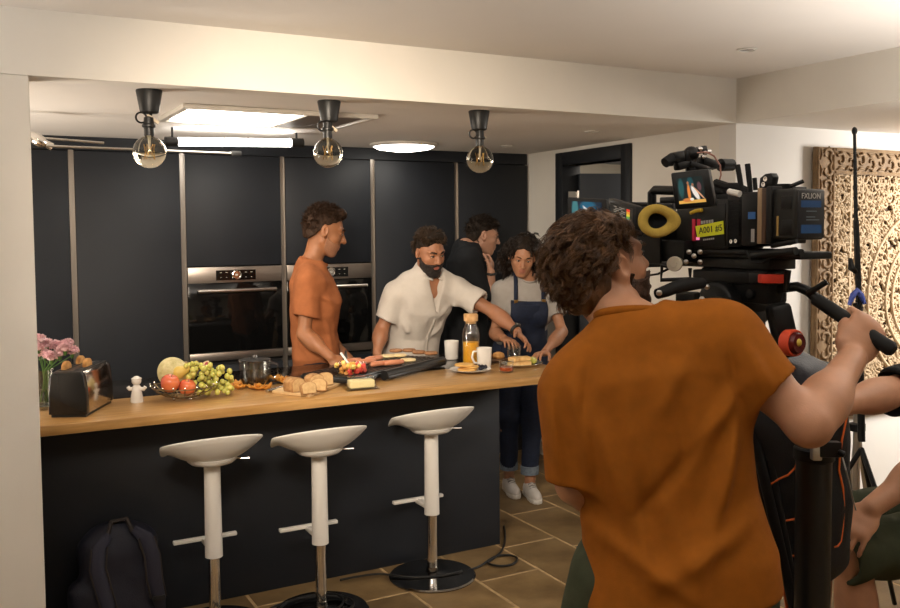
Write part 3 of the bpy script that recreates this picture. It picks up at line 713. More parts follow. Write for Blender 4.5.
def shoe(name, ank, yaw, parent, upper, sole, size=0.285, laces=True):
    """trainer: sole slab, upper, laces"""
    c = Vector((ank[0], ank[1], 0)); M4 = Matrix.Translation(c) @ Matrix.Rotation(yaw-PI/2, 4, 'Z')
    out = [(-0.032,-0.075),(-0.036,-0.03),(-0.036,0.02),(-0.046,0.09),(-0.046,0.14),(-0.030,0.185),(0.0,0.20),(0.028,0.185),(0.044,0.14),(0.044,0.08),(0.034,0.02),(0.036,-0.03),(0.032,-0.075),(0.0,-0.088)]
    k = size/0.288
    b = B(); b.prism([(x*k, y*k) for x, y in out], 0.0, 0.028, M4); so = b.build('sole', sole, parent, bevel=0.006)
    R = M4.to_3x3(); g = lambda x, y, z: M4 @ Vector((x*k, y*k, z*k))
    pr = [el(g(0,0.09,0.03), (0.045*k,0.105*k,0.045*k), R, 0.02), el(g(0,-0.02,0.05), (0.040*k,0.062*k,0.05*k), R, 0.03), rc(g(0,-0.01,0.06), g(0,-0.008,0.088), 0.040*k, 0.040*k, 0.02),
          rc(g(0,0.03,0.075), g(0,0.13,0.045), 0.028*k, 0.026*k, 0.03), half((0,0,0.024), (0,0,-1), 0.003), half(g(0,0,0.10), R @ Vector((0,-0.25,1)), 0.004), rc(g(0,-0.008,0.075), g(0,-0.008,0.13), 0.031*k, 0.034*k, 0.004, '', 's')]
    lo, hi = around([g(-0.06,-0.1,0.0), g(0.06,0.22,0.12), g(0.06,-0.1,0), g(-0.06,0.22,0)], 0.02)
    u = sdf_obj('upper', pr, [(lo, hi, 0.005)], upper, parent)
    if laces:
        for i in range(4):
            y = 0.042+i*0.021; z = 0.112-i*0.011
            lb = B(); lb.tube([g(-0.026,y,z-0.012), g(0,y+0.004,z), g(0.026,y,z-0.012)], 0.0042, 6); lb.build('lace', mat('grey_lace',(0.30,0.29,0.28),0.7), parent, angle=180)
# ---------------------------------------------------------------- hair strands
def lock(b, p, dirs, L, r, curl=0.0, turns=2.0, n=9, sides=5, grav=0.3, seed=0, rc0=0.5, per=1, spread=0.006):
    """one lock of hair: starts at p, leaves along dirs, curls as it falls; made of `per` fine strands"""
    rnd = random.Random(seed); d = Vector(dirs).normalized(); x, y, _ = frame(d, (rnd.uniform(-1,1), rnd.uniform(-1,1), rnd.uniform(-1,1)))
    ph = rnd.uniform(0, 6.28); pts = []
    pos = Vector(p); dd = d.copy()
    for i in range(n):
        t = i/(n-1); a = ph + turns*2*PI*t
        pts.append(pos + (x*math.cos(a) + y*math.sin(a))*curl*min(1, t*3))
        dd = (dd + Vector((0,0,-grav/n*2.5))).normalized(); pos = pos + dd*(L/(n-1))
    for k in range(per):
        o = Vector((rnd.gauss(0,1), rnd.gauss(0,1), rnd.gauss(0,1)))*spread*0.6; ls = rnd.uniform(0.8,1.0); rr = []; pp = []
        for i in range(n):
            t = i/(n-1); pp.append(pts[i] + o*(1-0.55*t*t) + (x*math.cos(ph+k+t*5)+y*math.sin(ph+k*2+t*5))*spread*0.25)
            rr.append(r*(1-0.8*max(0,t-rc0)/(1-rc0)) if t > rc0 else r*(0.7+0.3*t/max(rc0,1e-3)))
        b.tube(pp, rr, sides, False)
# ================================================================ people
def flatcone(a, b, ra, rb, k=0.02, tag='', hollow=0.0, lip=0.03, ext0=0.0):
    """tapered tube with a flat open end at b (sleeve, trouser leg)"""
    a, b = A3(a), A3(b); ab = b-a; L = float(np.sqrt(ab@ab)); u = ab/L
    def f(p):
        q = p-a; t = q@u; tt = np.clip(t/L, 0, 1.0); w_ = q-np.clip(t, 0, L*1.5)[:,None]*u
        rr = ra+(rb-ra)*tt; r = np.sqrt((w_*w_).sum(1)); d = np.maximum(r-rr, t-L)
        if hollow: d = np.maximum(d, -np.maximum(r-(rr-hollow), (L-lip)-t))
        return d
    return P(f, k, 'u', tag)
def torso_prims(pel, wai, che, shc, sR, sL, R, s=1.0, fem=False):
    w = 0.90 if fem else 1.0; up = (Vector(shc)-Vector(che)).normalized(); shc = Vector(shc)
    q = [loft([(pel, 0.162*s, 0.112*s), (wai, 0.138*w*s, 0.100*w*s), (che, 0.158*w*s, 0.118*w*s), (shc-up*0.05, 0.160*w*s, 0.105*w*s), (shc+up*0.015, 0.11*w*s, 0.07*w*s)], R, 0.03, 'torso')]
    for sp in (sR, sL):
        q.append(rc(shc+up*0.045, Vector(sp)+up*0.004, 0.044*w*s, 0.048*w*s, 0.05, 'torso'))
    return q
def lips_fn(c, R, s, extra=None):
    c = A3(c); Rm = np.array(R, dtype=np.float32)
    def f(p):
        q = ((p-c)@Rm)/s; m = (np.abs(q[:,0]) < 0.0225-np.abs(q[:,2]+0.061)*0.6) & (q[:,2] > -0.0765) & (q[:,2] < -0.0475) & (q[:,1] > 0.084)
        o = m.astype(int)
        return o if extra is None else extra(q, o)
    return f
def hair_cap(c, R, s, front=0.055, top=0.0, grow=0.012, low=-0.05, temple=0.03, disp=None, name='hair', m=None, parent=None, res=0.005, quiff=None, side=0.0, dmax=0.02, extra=None):
    """hair volume over the cranium, cut by a hairline"""
    c = Vector(c); g = lambda x, y, z: c + R @ Vector((x*s, y*s, z*s)); Rv = lambda x, y, z: R @ Vector((x, y, z))
    pr = [el(g(0,-0.014,0.036), ((0.076+grow+side)*s,(0.096+grow)*s,(0.086+grow+top)*s), R, 0.02), el(g(0,-0.035,-0.015), ((0.070+grow)*s,(0.066+grow)*s,(0.07+grow)*s), R, 0.02)]
    if quiff: pr += [el(g(0,quiff[0],quiff[1]), (0.055*s,0.035*s,quiff[2]*s), R, 0.02)]
    if extra: pr += extra(g, R)
    pr += [P(_hairline(c, R, s, front, low, temple), 0.006, 'i')]
    lo, hi = around([g(x,y,z) for x in (-.12,.12) for y in (-.16,.13) for z in (-.14,.20)], 0.0)
    return sdf_obj(name, pr, [(lo, hi, res)], m, parent, disp, dmax)
def _hairline(c, R, s, front, low, temple):
    c = A3(c); Rm = np.array(R, dtype=np.float32)
    yk = np.array([-0.2,-0.07,-0.045,-0.032,-0.014,0.0,0.02,0.05,0.066,0.078,0.2], dtype=np.float32); zk = np.array([low-0.02,low-0.01,low+0.015,-0.01,0.026,0.034,temple-0.006,temple+0.008,front-0.002,front+0.006,front+0.02], dtype=np.float32)
    def f(p):
        q = ((p-c)@Rm)/s
        return (np.interp(q[:,1], yk, zk)-q[:,2])*s*0.7
    return f
def beard_obj(c, R, s, hp, m, parent, thick=0.008, name='beard', res=0.004, chin=0.0, disp=None, high=-0.012):
    """shell of hair over jaw, chin and upper lip"""
    c = Vector(c); g = lambda x, y, z: c + R @ Vector((x*s, y*s, z*s)); cn = A3(c); Rm = np.array(R, dtype=np.float32)
    base = [q for q in hp if q.tag == 'head']
    def body(p): return field(base, p) - thick*s
    def region(p):
        q = ((p-cn)@Rm)/s; ax = np.abs(q[:,0])
        line = np.interp(q[:,1], np.array([-0.05,-0.005,0.0,0.03,0.06,0.075,0.13],dtype=np.float32), np.array([-0.09,-0.06,0.0,-0.034,-0.045,-0.042,-0.042],dtype=np.float32))
        a = q[:,2]-line                                                       # below the cheek line
        b_ = 0.012-q[:,1]                                                    # in front of the ear
        mouth = np.sqrt(((ax)/0.021)**2 + ((q[:,2]+0.062)/0.0125)**2)*0.012-0.012
        mouth = np.where(q[:,1] > 0.06, mouth, 1.0)
        low = -0.128-q[:,2]
        return np.maximum(np.maximum(np.maximum(a, b_), -mouth), low)*s
    pr = [P(body, 0.01, 'u')]
    if chin: pr.append(el(g(0,0.066,-0.105), (0.034*s,0.026*s,(0.020+chin)*s), R, 0.02))
    pr.append(P(region, 0.004, 'i'))
    lo, hi = around([g(x,y,z) for x in (-.09,.09) for y in (-.02,.13) for z in (-.16,.03)], 0.0)
    return sdf_obj(name, pr, [(lo, hi, res)], m, parent, disp, 0.01)
def collar(parent, c, R, rx, ry, r, m, tilt=0.0, z=0.0, name='collar'):
    c = Vector(c); b = B(); pts = []
    for i in range(37):
        a = 2*PI*i/36; pts.append(c + R @ Vector((rx*math.cos(a), ry*math.sin(a), z + tilt*math.sin(a))))
    b.tube(pts, r, 8, False, flat=1.6); return b.build(name, m, parent, angle=180)
hair_brown = mat('dark_brown_hair', (0.022,0.011,0.006), 0.6, col2=(0.045,0.022,0.011), nscale=90, bump=0.5, bscale=140, spec=0.2)
hair_black = mat('black_brown_hair', (0.010,0.007,0.005), 0.6, col2=(0.026,0.016,0.010), nscale=90, bump=0.5, bscale=140, spec=0.2)
beard_m = mat('dark_beard', (0.009,0.006,0.005), 0.6, col2=(0.022,0.013,0.009), nscale=150, bump=0.6, bscale=250)
def skin(name, c): return mat(name, c, 0.48, noise=0.10, nscale=22, bump=0.04, bscale=220, sss=0.08)
def lipm(name, c): return mat(name, c, 0.4)
def cloth(name, c, n=0.10, b=0.12, **k): return mat(name, c, 0.85, noise=n, nscale=35, bump=b, bscale=420, spec=0.2, **k)
def strands(name, c, R, s, m, parent, n, L, r, region, seed=1, curl=0.003, turns=1.5, radii=(0.088,0.108,0.098), grav=0.2, sides=4, segs=6, comb=None, cz=0.036, cy=-0.014, lenvar=0.4):
    """locks rooted on an ellipsoid over the cranium where region(x,y,z) holds"""
    rnd = random.Random(seed); b = B(); c = Vector(c); k = 0; tries = 0
    while k < n and tries < n*30:
        tries += 1
        v = Vector((rnd.gauss(0,1), rnd.gauss(0,1), rnd.gauss(0,1))).normalized(); q = Vector((v.x*radii[0], cy+v.y*radii[1], cz+v.z*radii[2]))
        if not region(q.x, q.y, q.z): continue
        nrm = Vector((v.x/radii[0], v.y/radii[1], v.z/radii[2])).normalized()
        cm = comb(q) if comb else Vector((0,-0.3,0.6)); d = nrm*0.35 + cm + Vector((rnd.uniform(-.3,.3), rnd.uniform(-.3,.3), rnd.uniform(-.3,.3)))
        lock(b, c + R @ (q*s*0.96), R @ d, L*rnd.uniform(1-lenvar,1+lenvar), r*rnd.uniform(0.7,1.3), curl, turns, segs, 3, grav, rnd.random(), per=5, spread=0.006)
        k += 1
    o = b.build(name, m, parent, angle=180, fix=False); o['kind'] = 'stuff'; return o
# ---------------------------------------------------------------- man in the orange t-shirt
def man_orange():
    yaw = math.radians(-20); f = Vector((math.cos(yaw), math.sin(yaw), 0)); r = Vector((f.y, -f.x, 0)); up = Vector((0,0,1))
    shc = at_y(311, 272, 4.98); R = Rcols(r, f, up)
    sR = shc + r*0.175 + Vector((0,0,-0.06)) - f*0.01; sL = shc - r*0.175 + Vector((0,0,-0.06))
    pel = Vector((shc.x+0.02, shc.y, 0.93)); che = shc.lerp(pel, 0.36) + f*0.02; wai = shc.lerp(pel, 0.72)
    hc = at_y(324.5, 231.5, 4.98); HR = head_rot(math.radians(-15), math.radians(-17)); s = 1.13
    root = thing('person', 'person in an orange t-shirt leaning over a bowl of fruit salad', 'person', (pel.x, pel.y, 0))
    eR = at_y(304, 334, 4.80); wR = at_y(331, 357.5, 4.66)
    eL = sL + Vector((0.05,0.02,-0.30)); wL = eL + f*0.16 + Vector((0.0,-0.05,-0.17))
    hp = head_prims(hc, HR, s, nose=1.4)
    bp = torso_prims(pel, wai, che, shc, sR, sL, R) + hp
    bp.append(rc(shc+up*0.02+f*0.0, hc + HR @ Vector((0,-0.025,-0.055)), 0.058, 0.054, 0.025, 'neck'))
    bp += arm(sR, eR, wR, 1.0) + arm(sL, eL, wL, 1.0)
    hR = hand_prims(wR, (wR-eR)*0.8+Vector((0.05,-0.02,-0.05)), (0.3,0.6,-0.6), (0.6,0.1,0.7), 1.0, (0.55,0.6,0.65,0.7), 0.03, 0.2)
    hL = hand_prims(wL, (wL-eL)+Vector((0,0,-0.05)), (0,0,-1)-f*0.5 if False else Vector((0.2,-0.5,-0.8)), (0.3,-0.9,0.2), 1.0, (0.3,0.3,0.35,0.4))
    bp += hR + hL
    lg = []
    for sg in (1, -1):
        hip = pel + r*0.085*sg + Vector((0,0,-0.04)); ank = Vector((pel.x, pel.y, 0.085)) + r*0.11*sg + f*(0.05*sg); kn = hip.lerp(ank, 0.5) + f*0.03
        lg.append((hip, kn, ank)); bp += leg(hip, kn, ank) + foot_prims(ank, yaw)
    sk = skin('skin_tanned', (0.31,0.128,0.056))
    lo, hi = around([pel, shc, sR, sL, eR, eL, wR, wL, hc] + [x for l in lg for x in l] + [l[2]+f*0.25 for l in lg], 0.16); lo[2] = -0.01
    hb = around([hc], 0.15*s); hnd = around([wR, wR+(wR-eR).normalized()*0.17, eR], 0.075); hnl = around([wL, wL+(wL-eL).normalized()*0.17], 0.08)
    o = sdf_obj('body', bp, [(lo, hi, 0.012), (hb[0], hb[1], 0.0045), (hnd[0], hnd[1], 0.005), (hnl[0], hnl[1], 0.006)], [sk, lipm('lips_tan', (0.40,0.16,0.11))], root, matfn=lips_fn(hc, HR, s))
    eyes(hc, HR, s, root); brows(hc, HR, s, root, hair_brown, 1.5)
    hair_cap(hc, HR, s, front=0.088, top=0.004, grow=0.006, low=-0.045, temple=0.055, m=hair_brown, parent=root, disp=wrinkle(0.004, 160, 3), quiff=(0.055,0.108,0.03))
    strands('hair_strands', hc, HR, s, hair_brown, root, 650, 0.026, 0.0011, lambda x,y,z: (z > 0.07 and y < 0.07) or (y < -0.05 and z > -0.03), 5, 0.003, 1.0, (0.084,0.104,0.100), 0.2, comb=lambda q: Vector((q.x*3,0.05+max(0,q.y)*2,0.5)))
    beard_obj(hc, HR, s, hp, mat('stubble', (0.24,0.11,0.058), 0.7, col2=(0.32,0.15,0.08), nscale=200), root, thick=0.0016, name='stubble')
    # t-shirt
    tee = cloth('burnt_orange_cotton', (0.32,0.108,0.040))
    hem = at_y(315, 370, 4.98).z
    sp = off([x for x in bp if x.tag == 'torso'], 0.010) + [loft([(Vector((pel.x,pel.y,hem-0.05)), 0.178, 0.132), (wai, 0.172, 0.130), (che, 0.188, 0.145), (shc-up*0.05, 0.182, 0.125), (shc+up*0.02, 0.12, 0.085)], R, 0.03)]
    for p_ in (sR, sL): sp.append(rc(shc+up*0.038, Vector(p_)+up*0.012, 0.060, 0.060, 0.05))
    sp.append(flatcone(sR+up*0.01, sR.lerp(eR, 0.66), 0.078, 0.075, 0.03, hollow=0.020)); sp.append(flatcone(sL+up*0.01, sL.lerp(eL, 0.66), 0.078, 0.075, 0.03, hollow=0.020))
    nk = (hc - shc).normalized()
    sp.append(rc(shc+up*0.075+f*0.02, shc+up*0.2+f*0.05, 0.070, 0.085, 0.008, '', 's')); sp.append(half((0,0,hem), (0,0,-1)))
    fold = seg_folds([(sR+Vector((0,-0.09,-0.05)), che+r*0.15+f*0.12, 0.018, 0.010), (sR+Vector((-.02,-0.1,-0.02)), wai+r*0.14-f*0.08, 0.02, 0.012), (che+r*0.15-f*0.06, wai+r*0.16+f*0.10, 0.022, 0.012), (che+r*0.16+f*0.02, pel+r*0.16+f*0.10, 0.02, 0.010), (wai+r*0.16-f*0.10, pel+r*0.16+f*0.05, 0.02,0.012),
                      (wai+r*0.15-f*0.12, pel+r*0.17-f*0.02, 0.015, 0.010), (sR.lerp(eR,.15)+r*0.07, sR.lerp(eR,.55)+r*0.06+f*.03, 0.014, 0.007)])
    wr_ = wrinkle(0.009, 38, 11, (1,1,0.7), n=7); lo, hi = around([sR, sL, sR.lerp(eR,.7), sL.lerp(eL,.7), shc+up*0.1, Vector((pel.x,pel.y,hem))], 0.22)
    sdf_obj('t_shirt', sp, [(lo, hi, 0.008)], tee, root, lambda p: wr_(p)+fold(p), 0.025)
    collar(root, shc+up*0.062+f*0.022, R @ Matrix.Rotation(-0.32, 3, 'X'), 0.070, 0.076, 0.005, tee)
    # trousers and shoes
    tr = [loft([(pel+Vector((0,0,-0.12)), 0.172, 0.128), (Vector((pel.x,pel.y,hem+0.06)), 0.160, 0.118)], R, 0.04)]
    for hip, kn, ank in lg: tr += [rc(hip, kn, 0.092, 0.068, 0.04), flatcone(kn, ank+Vector((0,0,-0.02)), 0.068, 0.058, 0.03)]
    lo, hi = around([pel] + [x for l in lg for x in l], 0.2); lo[2] = 0.02
    sdf_obj('trousers', tr, [(lo, hi, 0.014)], cloth('dark_navy_jeans', (0.012,0.014,0.022)), root, wrinkle(0.004, 30, 5), 0.02)
    for hip, kn, ank in lg: shoe('shoe', ank, yaw, root, mat('dark_shoe',(0.02,0.02,0.02),0.6), mat('pale_sole',(0.5,0.48,0.44),0.6), laces=False)
    # watchless right hand holds serving tongs: separate thing
    return wR
WR_A = man_orange()
# ---------------------------------------------------------------- man in the white shirt
def man_white():
    yaw = math.radians(-78); f = Vector((math.cos(yaw), math.sin(yaw), 0)); r = Vector((f.y, -f.x, 0)); Z = Vector((0,0,1))
    shc = at_y(426, 278, 4.86); pel = Vector((shc.x-0.03, 5.06, 0.90))
    up = (shc-pel).normalized(); R = Rcols(r, up.cross(r), up); fw = up.cross(r)
    sR = at_y(396, 295, 4.90); sL = at_y(459, 292, 4.80)
    che = shc.lerp(pel, 0.36) + fw*0.015; wai = shc.lerp(pel, 0.72)
    hc = at_y(430, 252.5, 4.77); HR = head_rot(math.radians(-86), math.radians(-20), math.radians(4)); s = 1.0
    root = thing('person', 'bearded person in a white shirt reaching across the island', 'person', (pel.x, pel.y, 0))
    eL = at_y(494, 312, 4.62); wL = at_y(517, 331, 4.42)
    eR = at_y(381.5, 330, 4.93); wR = at_y(377, 353, 4.86)
    hp = head_prims(hc, HR, s, nose=1.1)
    bp = torso_prims(pel, wai, che, shc, sR, sL, R) + hp
    bp.append(rc(shc+up*0.01, hc + HR @ Vector((0,-0.025,-0.055)), 0.060, 0.056, 0.025, 'neck'))
    bp += arm(sR, eR, wR, 1.0) + arm(sL, eL, wL, 1.0)
    dL = (at_y(531,347,4.30)-wL)
    hL = hand_prims(wL, dL, (-0.45,-0.25,-0.8), (-0.5,-0.55,0.1), 1.0, (0.38,0.42,0.35,0.25), 0.10, 0.1, tout=0.9, bend=(0.15,0.05,0.0,0.0))
    hR = hand_prims(wR, Vector((0.05,-0.15,-1.0)), (1,0,0), (0,-1,0), 1.0, (0.15,0.15,0.15,0.2), 0.06)
    bp += hL + hR
    lg = []
    for sg in (1, -1):
        hip = pel + r*0.085*sg + Vector((0,0,-0.04)); ank = Vector((pel.x, pel.y+0.10, 0.085)) + r*0.13*sg; kn = hip.lerp(ank, 0.5) + f*0.03
        lg.append((hip, kn, ank)); bp += leg(hip, kn, ank) + foot_prims(ank, yaw)
    sk = skin('skin_olive', (0.35,0.155,0.08))
    lo, hi = around([pel, shc, sR, sL, eR, eL, wR, wL, hc] + [x for l in lg for x in l] + [l[2]+f*0.25 for l in lg], 0.16); lo[2] = -0.01
    hb = around([hc], 0.15*s); hnd = around([wL, wL+dL.normalized()*0.2, eL], 0.07); hnr = around([wR, wR+Vector((0,-0.03,-0.18)), eR], 0.07)
    sdf_obj('body', bp, [(lo, hi, 0.012), (hb[0], hb[1], 0.0045), (hnd[0], hnd[1], 0.0045), (hnr[0], hnr[1], 0.006)], [sk, lipm('lips_olive', (0.36,0.12,0.09))], root, matfn=lips_fn(hc, HR, s))
    eyes(hc, HR, s, root); brows(hc, HR, s, root, hair_black, 1.35)
    hair_cap(hc, HR, s, front=0.086, top=0.006, grow=0.007, low=-0.05, temple=0.052, m=hair_black, parent=root, disp=wrinkle(0.004, 170, 8), quiff=(0.040,0.112,0.026))
    strands('hair_strands', hc, HR, s, mat('wavy_brown_hair', (0.030,0.016,0.008), 0.45, col2=(0.085,0.048,0.022), nscale=80), root, 600, 0.027, 0.0012, lambda x,y,z: (z > 0.075 and y < 0.07) or (y < -0.055 and z > -0.03), 9, 0.006, 1.5, (0.082,0.100,0.100), 0.2, comb=lambda q: Vector((q.x*4,0.05,0.3)))
    beard_obj(hc, HR, s, hp, beard_m, root, thick=0.0075, chin=0.012, disp=wrinkle(0.002, 260, 4))
    # wrist watch and ring
    wx = (wL-eL).normalized(); wt = B(); wc = wL - wx*0.012; x_, y_, _ = frame(wx)
    wt.tube([wc + (x_*math.cos(a)+y_*math.sin(a))*0.031 for a in [i*PI/12 for i in range(25)]], 0.006, 8, flat=1.8); wtt = wt.build('watch_strap', mat('black_strap',(0.015,0.014,0.013),0.5), root, angle=180)
    B().lathe([(0.0,0.0),(0.017,0.0),(0.017,0.007),(0.014,0.009),(0,0.009)], wc+Vector((0.01,-0.005,0.030)), 20, axis=(0.3,-0.15,0.9)).build('watch_case', mat('grey_watch',(0.1,0.1,0.09),0.3,0.6), wtt)
    # shirt
    wh = cloth('white_linen', (0.56,0.51,0.455), 0.03, 0.2)
    hemz = 0.80
    bot = Vector((pel.x, pel.y-0.01, hemz-0.05))
    sp = off([x for x in bp if x.tag == 'torso'], 0.011) + [loft([(bot, 0.185, 0.145), (wai, 0.175, 0.145), (che, 0.190, 0.155), (shc-up*0.055, 0.180, 0.125), (shc+up*0.01, 0.12, 0.080)], R, 0.03)]
    for p_ in (sR, sL): sp.append(rc(shc+up*0.034, Vector(p_)+up*0.004, 0.062, 0.062, 0.05))
    sp.append(flatcone(sR+up*0.006, sR.lerp(eR, 0.72), 0.074, 0.072, 0.03, hollow=0.020)); sp.append(flatcone(sL+up*0.006, sL.lerp(eL, 0.60), 0.076, 0.080, 0.03, hollow=0.020))
    # open band collar and placket slit
    nb = shc+up*0.05+fw*0.02
    sp.append(rc(nb+up*0.03, nb+up*0.16+fw*0.05, 0.069, 0.09, 0.008, '', 's'))
    sl_a = nb+fw*0.085-up*0.0; sl_b = che+fw*0.145+up*0.03
    sp.append(rc(sl_a, sl_b, 0.048, 0.010, 0.004, '', 's')); sp.append(P(lambda p, q_=[x for x in bp if x.tag in ('torso','neck')]: np.maximum(field(q_, p)+0.004, np.sqrt(((p-A3(sl_a.lerp(sl_b,0.35)))**2).sum(1))-0.085), 0.002, 's')); sp.append(half((0,0,hemz), (0,0,-1)))
    cf = lambda t, x: che.lerp(bot, t) + fw*0.15 + r*x
    fold = seg_folds([(sL+fw*0.05-up*0.03, che+fw*0.15-r*0.02, 0.018, 0.010), (sL+fw*0.06-up*0.09, wai+fw*0.15+r*0.02, 0.02, 0.012), (cf(0.1,0.12), cf(0.8,0.06), 0.018, 0.012), (cf(0.2,-0.13), cf(0.9,-0.10), 0.018, 0.012), (cf(0.0,0.05), cf(0.9,0.02), 0.012, 0.008), (cf(0.3,-0.06), cf(1,-0.03), 0.015, 0.010),
                      (sR-up*0.04+fw*0.05, cf(0.4,0.13), 0.018, 0.012), (sR+fw*0.06, sR.lerp(eR,0.6)+fw*0.05, 0.014, 0.008), (sL+fw*0.06, sL.lerp(eL,0.5)+fw*0.06, 0.014, 0.007)])
    wr_ = wrinkle(0.008, 42, 21, (1,1,0.7), n=7); lo, hi = around([sR, sL, sR.lerp(eR,.75), sL.lerp(eL,.65), shc+up*0.1, bot], 0.2)
    so = sdf_obj('shirt', sp, [(lo, hi, 0.007)], wh, root, lambda p: wr_(p)+fold(p), 0.025)
    pk = B(); pp = []
    prs = [q for q in sp if q.mode == 'u']
    for i in range(14):
        t = i/13; p0 = sl_b.lerp(bot+fw*0.05, t) ; lo_, hi_ = 0.0, 0.25
        for k_ in range(22):
            md = (lo_+hi_)/2
            if field(prs, np.array([A3(p0 + fw*(md-0.1))]))[0] < 0: lo_ = md
            else: hi_ = md
        pp.append(p0 + fw*(lo_-0.1+0.002))
    pk.tube(pp, 0.012, 6, True, flat=0.25, up=tuple(fw)); pk.build('placket', wh, so, angle=180)
    for i in (2, 5, 8): B().lathe([(0.0055,0),(0.0055,0.002),(0,0.003)], pp[i]+fw*0.004, 12, axis=tuple(fw)).build('button', mat('shell_button',(0.6,0.58,0.52),0.3), so)
    b = B(); pts = []
    for i in range(25):
        a = PI*0.62 + (2*PI-PI*0.24)*i/24; pts.append(nb + R @ (Matrix.Rotation(-0.30,3,'X') @ Vector((0.072*math.cos(a), 0.078*math.sin(a), 0.008))))
    b.tube(pts, 0.005, 8, True, flat=3.0, up=tuple(r)); b.build('band_collar', wh, so, angle=180)
    tr = [loft([(pel+Vector((0,0,-0.12)), 0.172, 0.128), (Vector((pel.x,pel.y,0.97)), 0.160, 0.118)], R, 0.04)]
    for hip, kn, ank in lg: tr += [rc(hip, kn, 0.092, 0.068, 0.04), flatcone(kn, ank+Vector((0,0,-0.02)), 0.068, 0.058, 0.03)]
    lo, hi = around([pel] + [x for l in lg for x in l], 0.2); lo[2] = 0.02
    sdf_obj('trousers', tr, [(lo, hi, 0.014)], cloth('black_trousers', (0.010,0.010,0.012)), root, wrinkle(0.004, 30, 5), 0.02)
    for hip, kn, ank in lg: shoe('shoe', ank, yaw, root, MATS['dark_shoe'], MATS['pale_sole'], laces=False)
man_white()
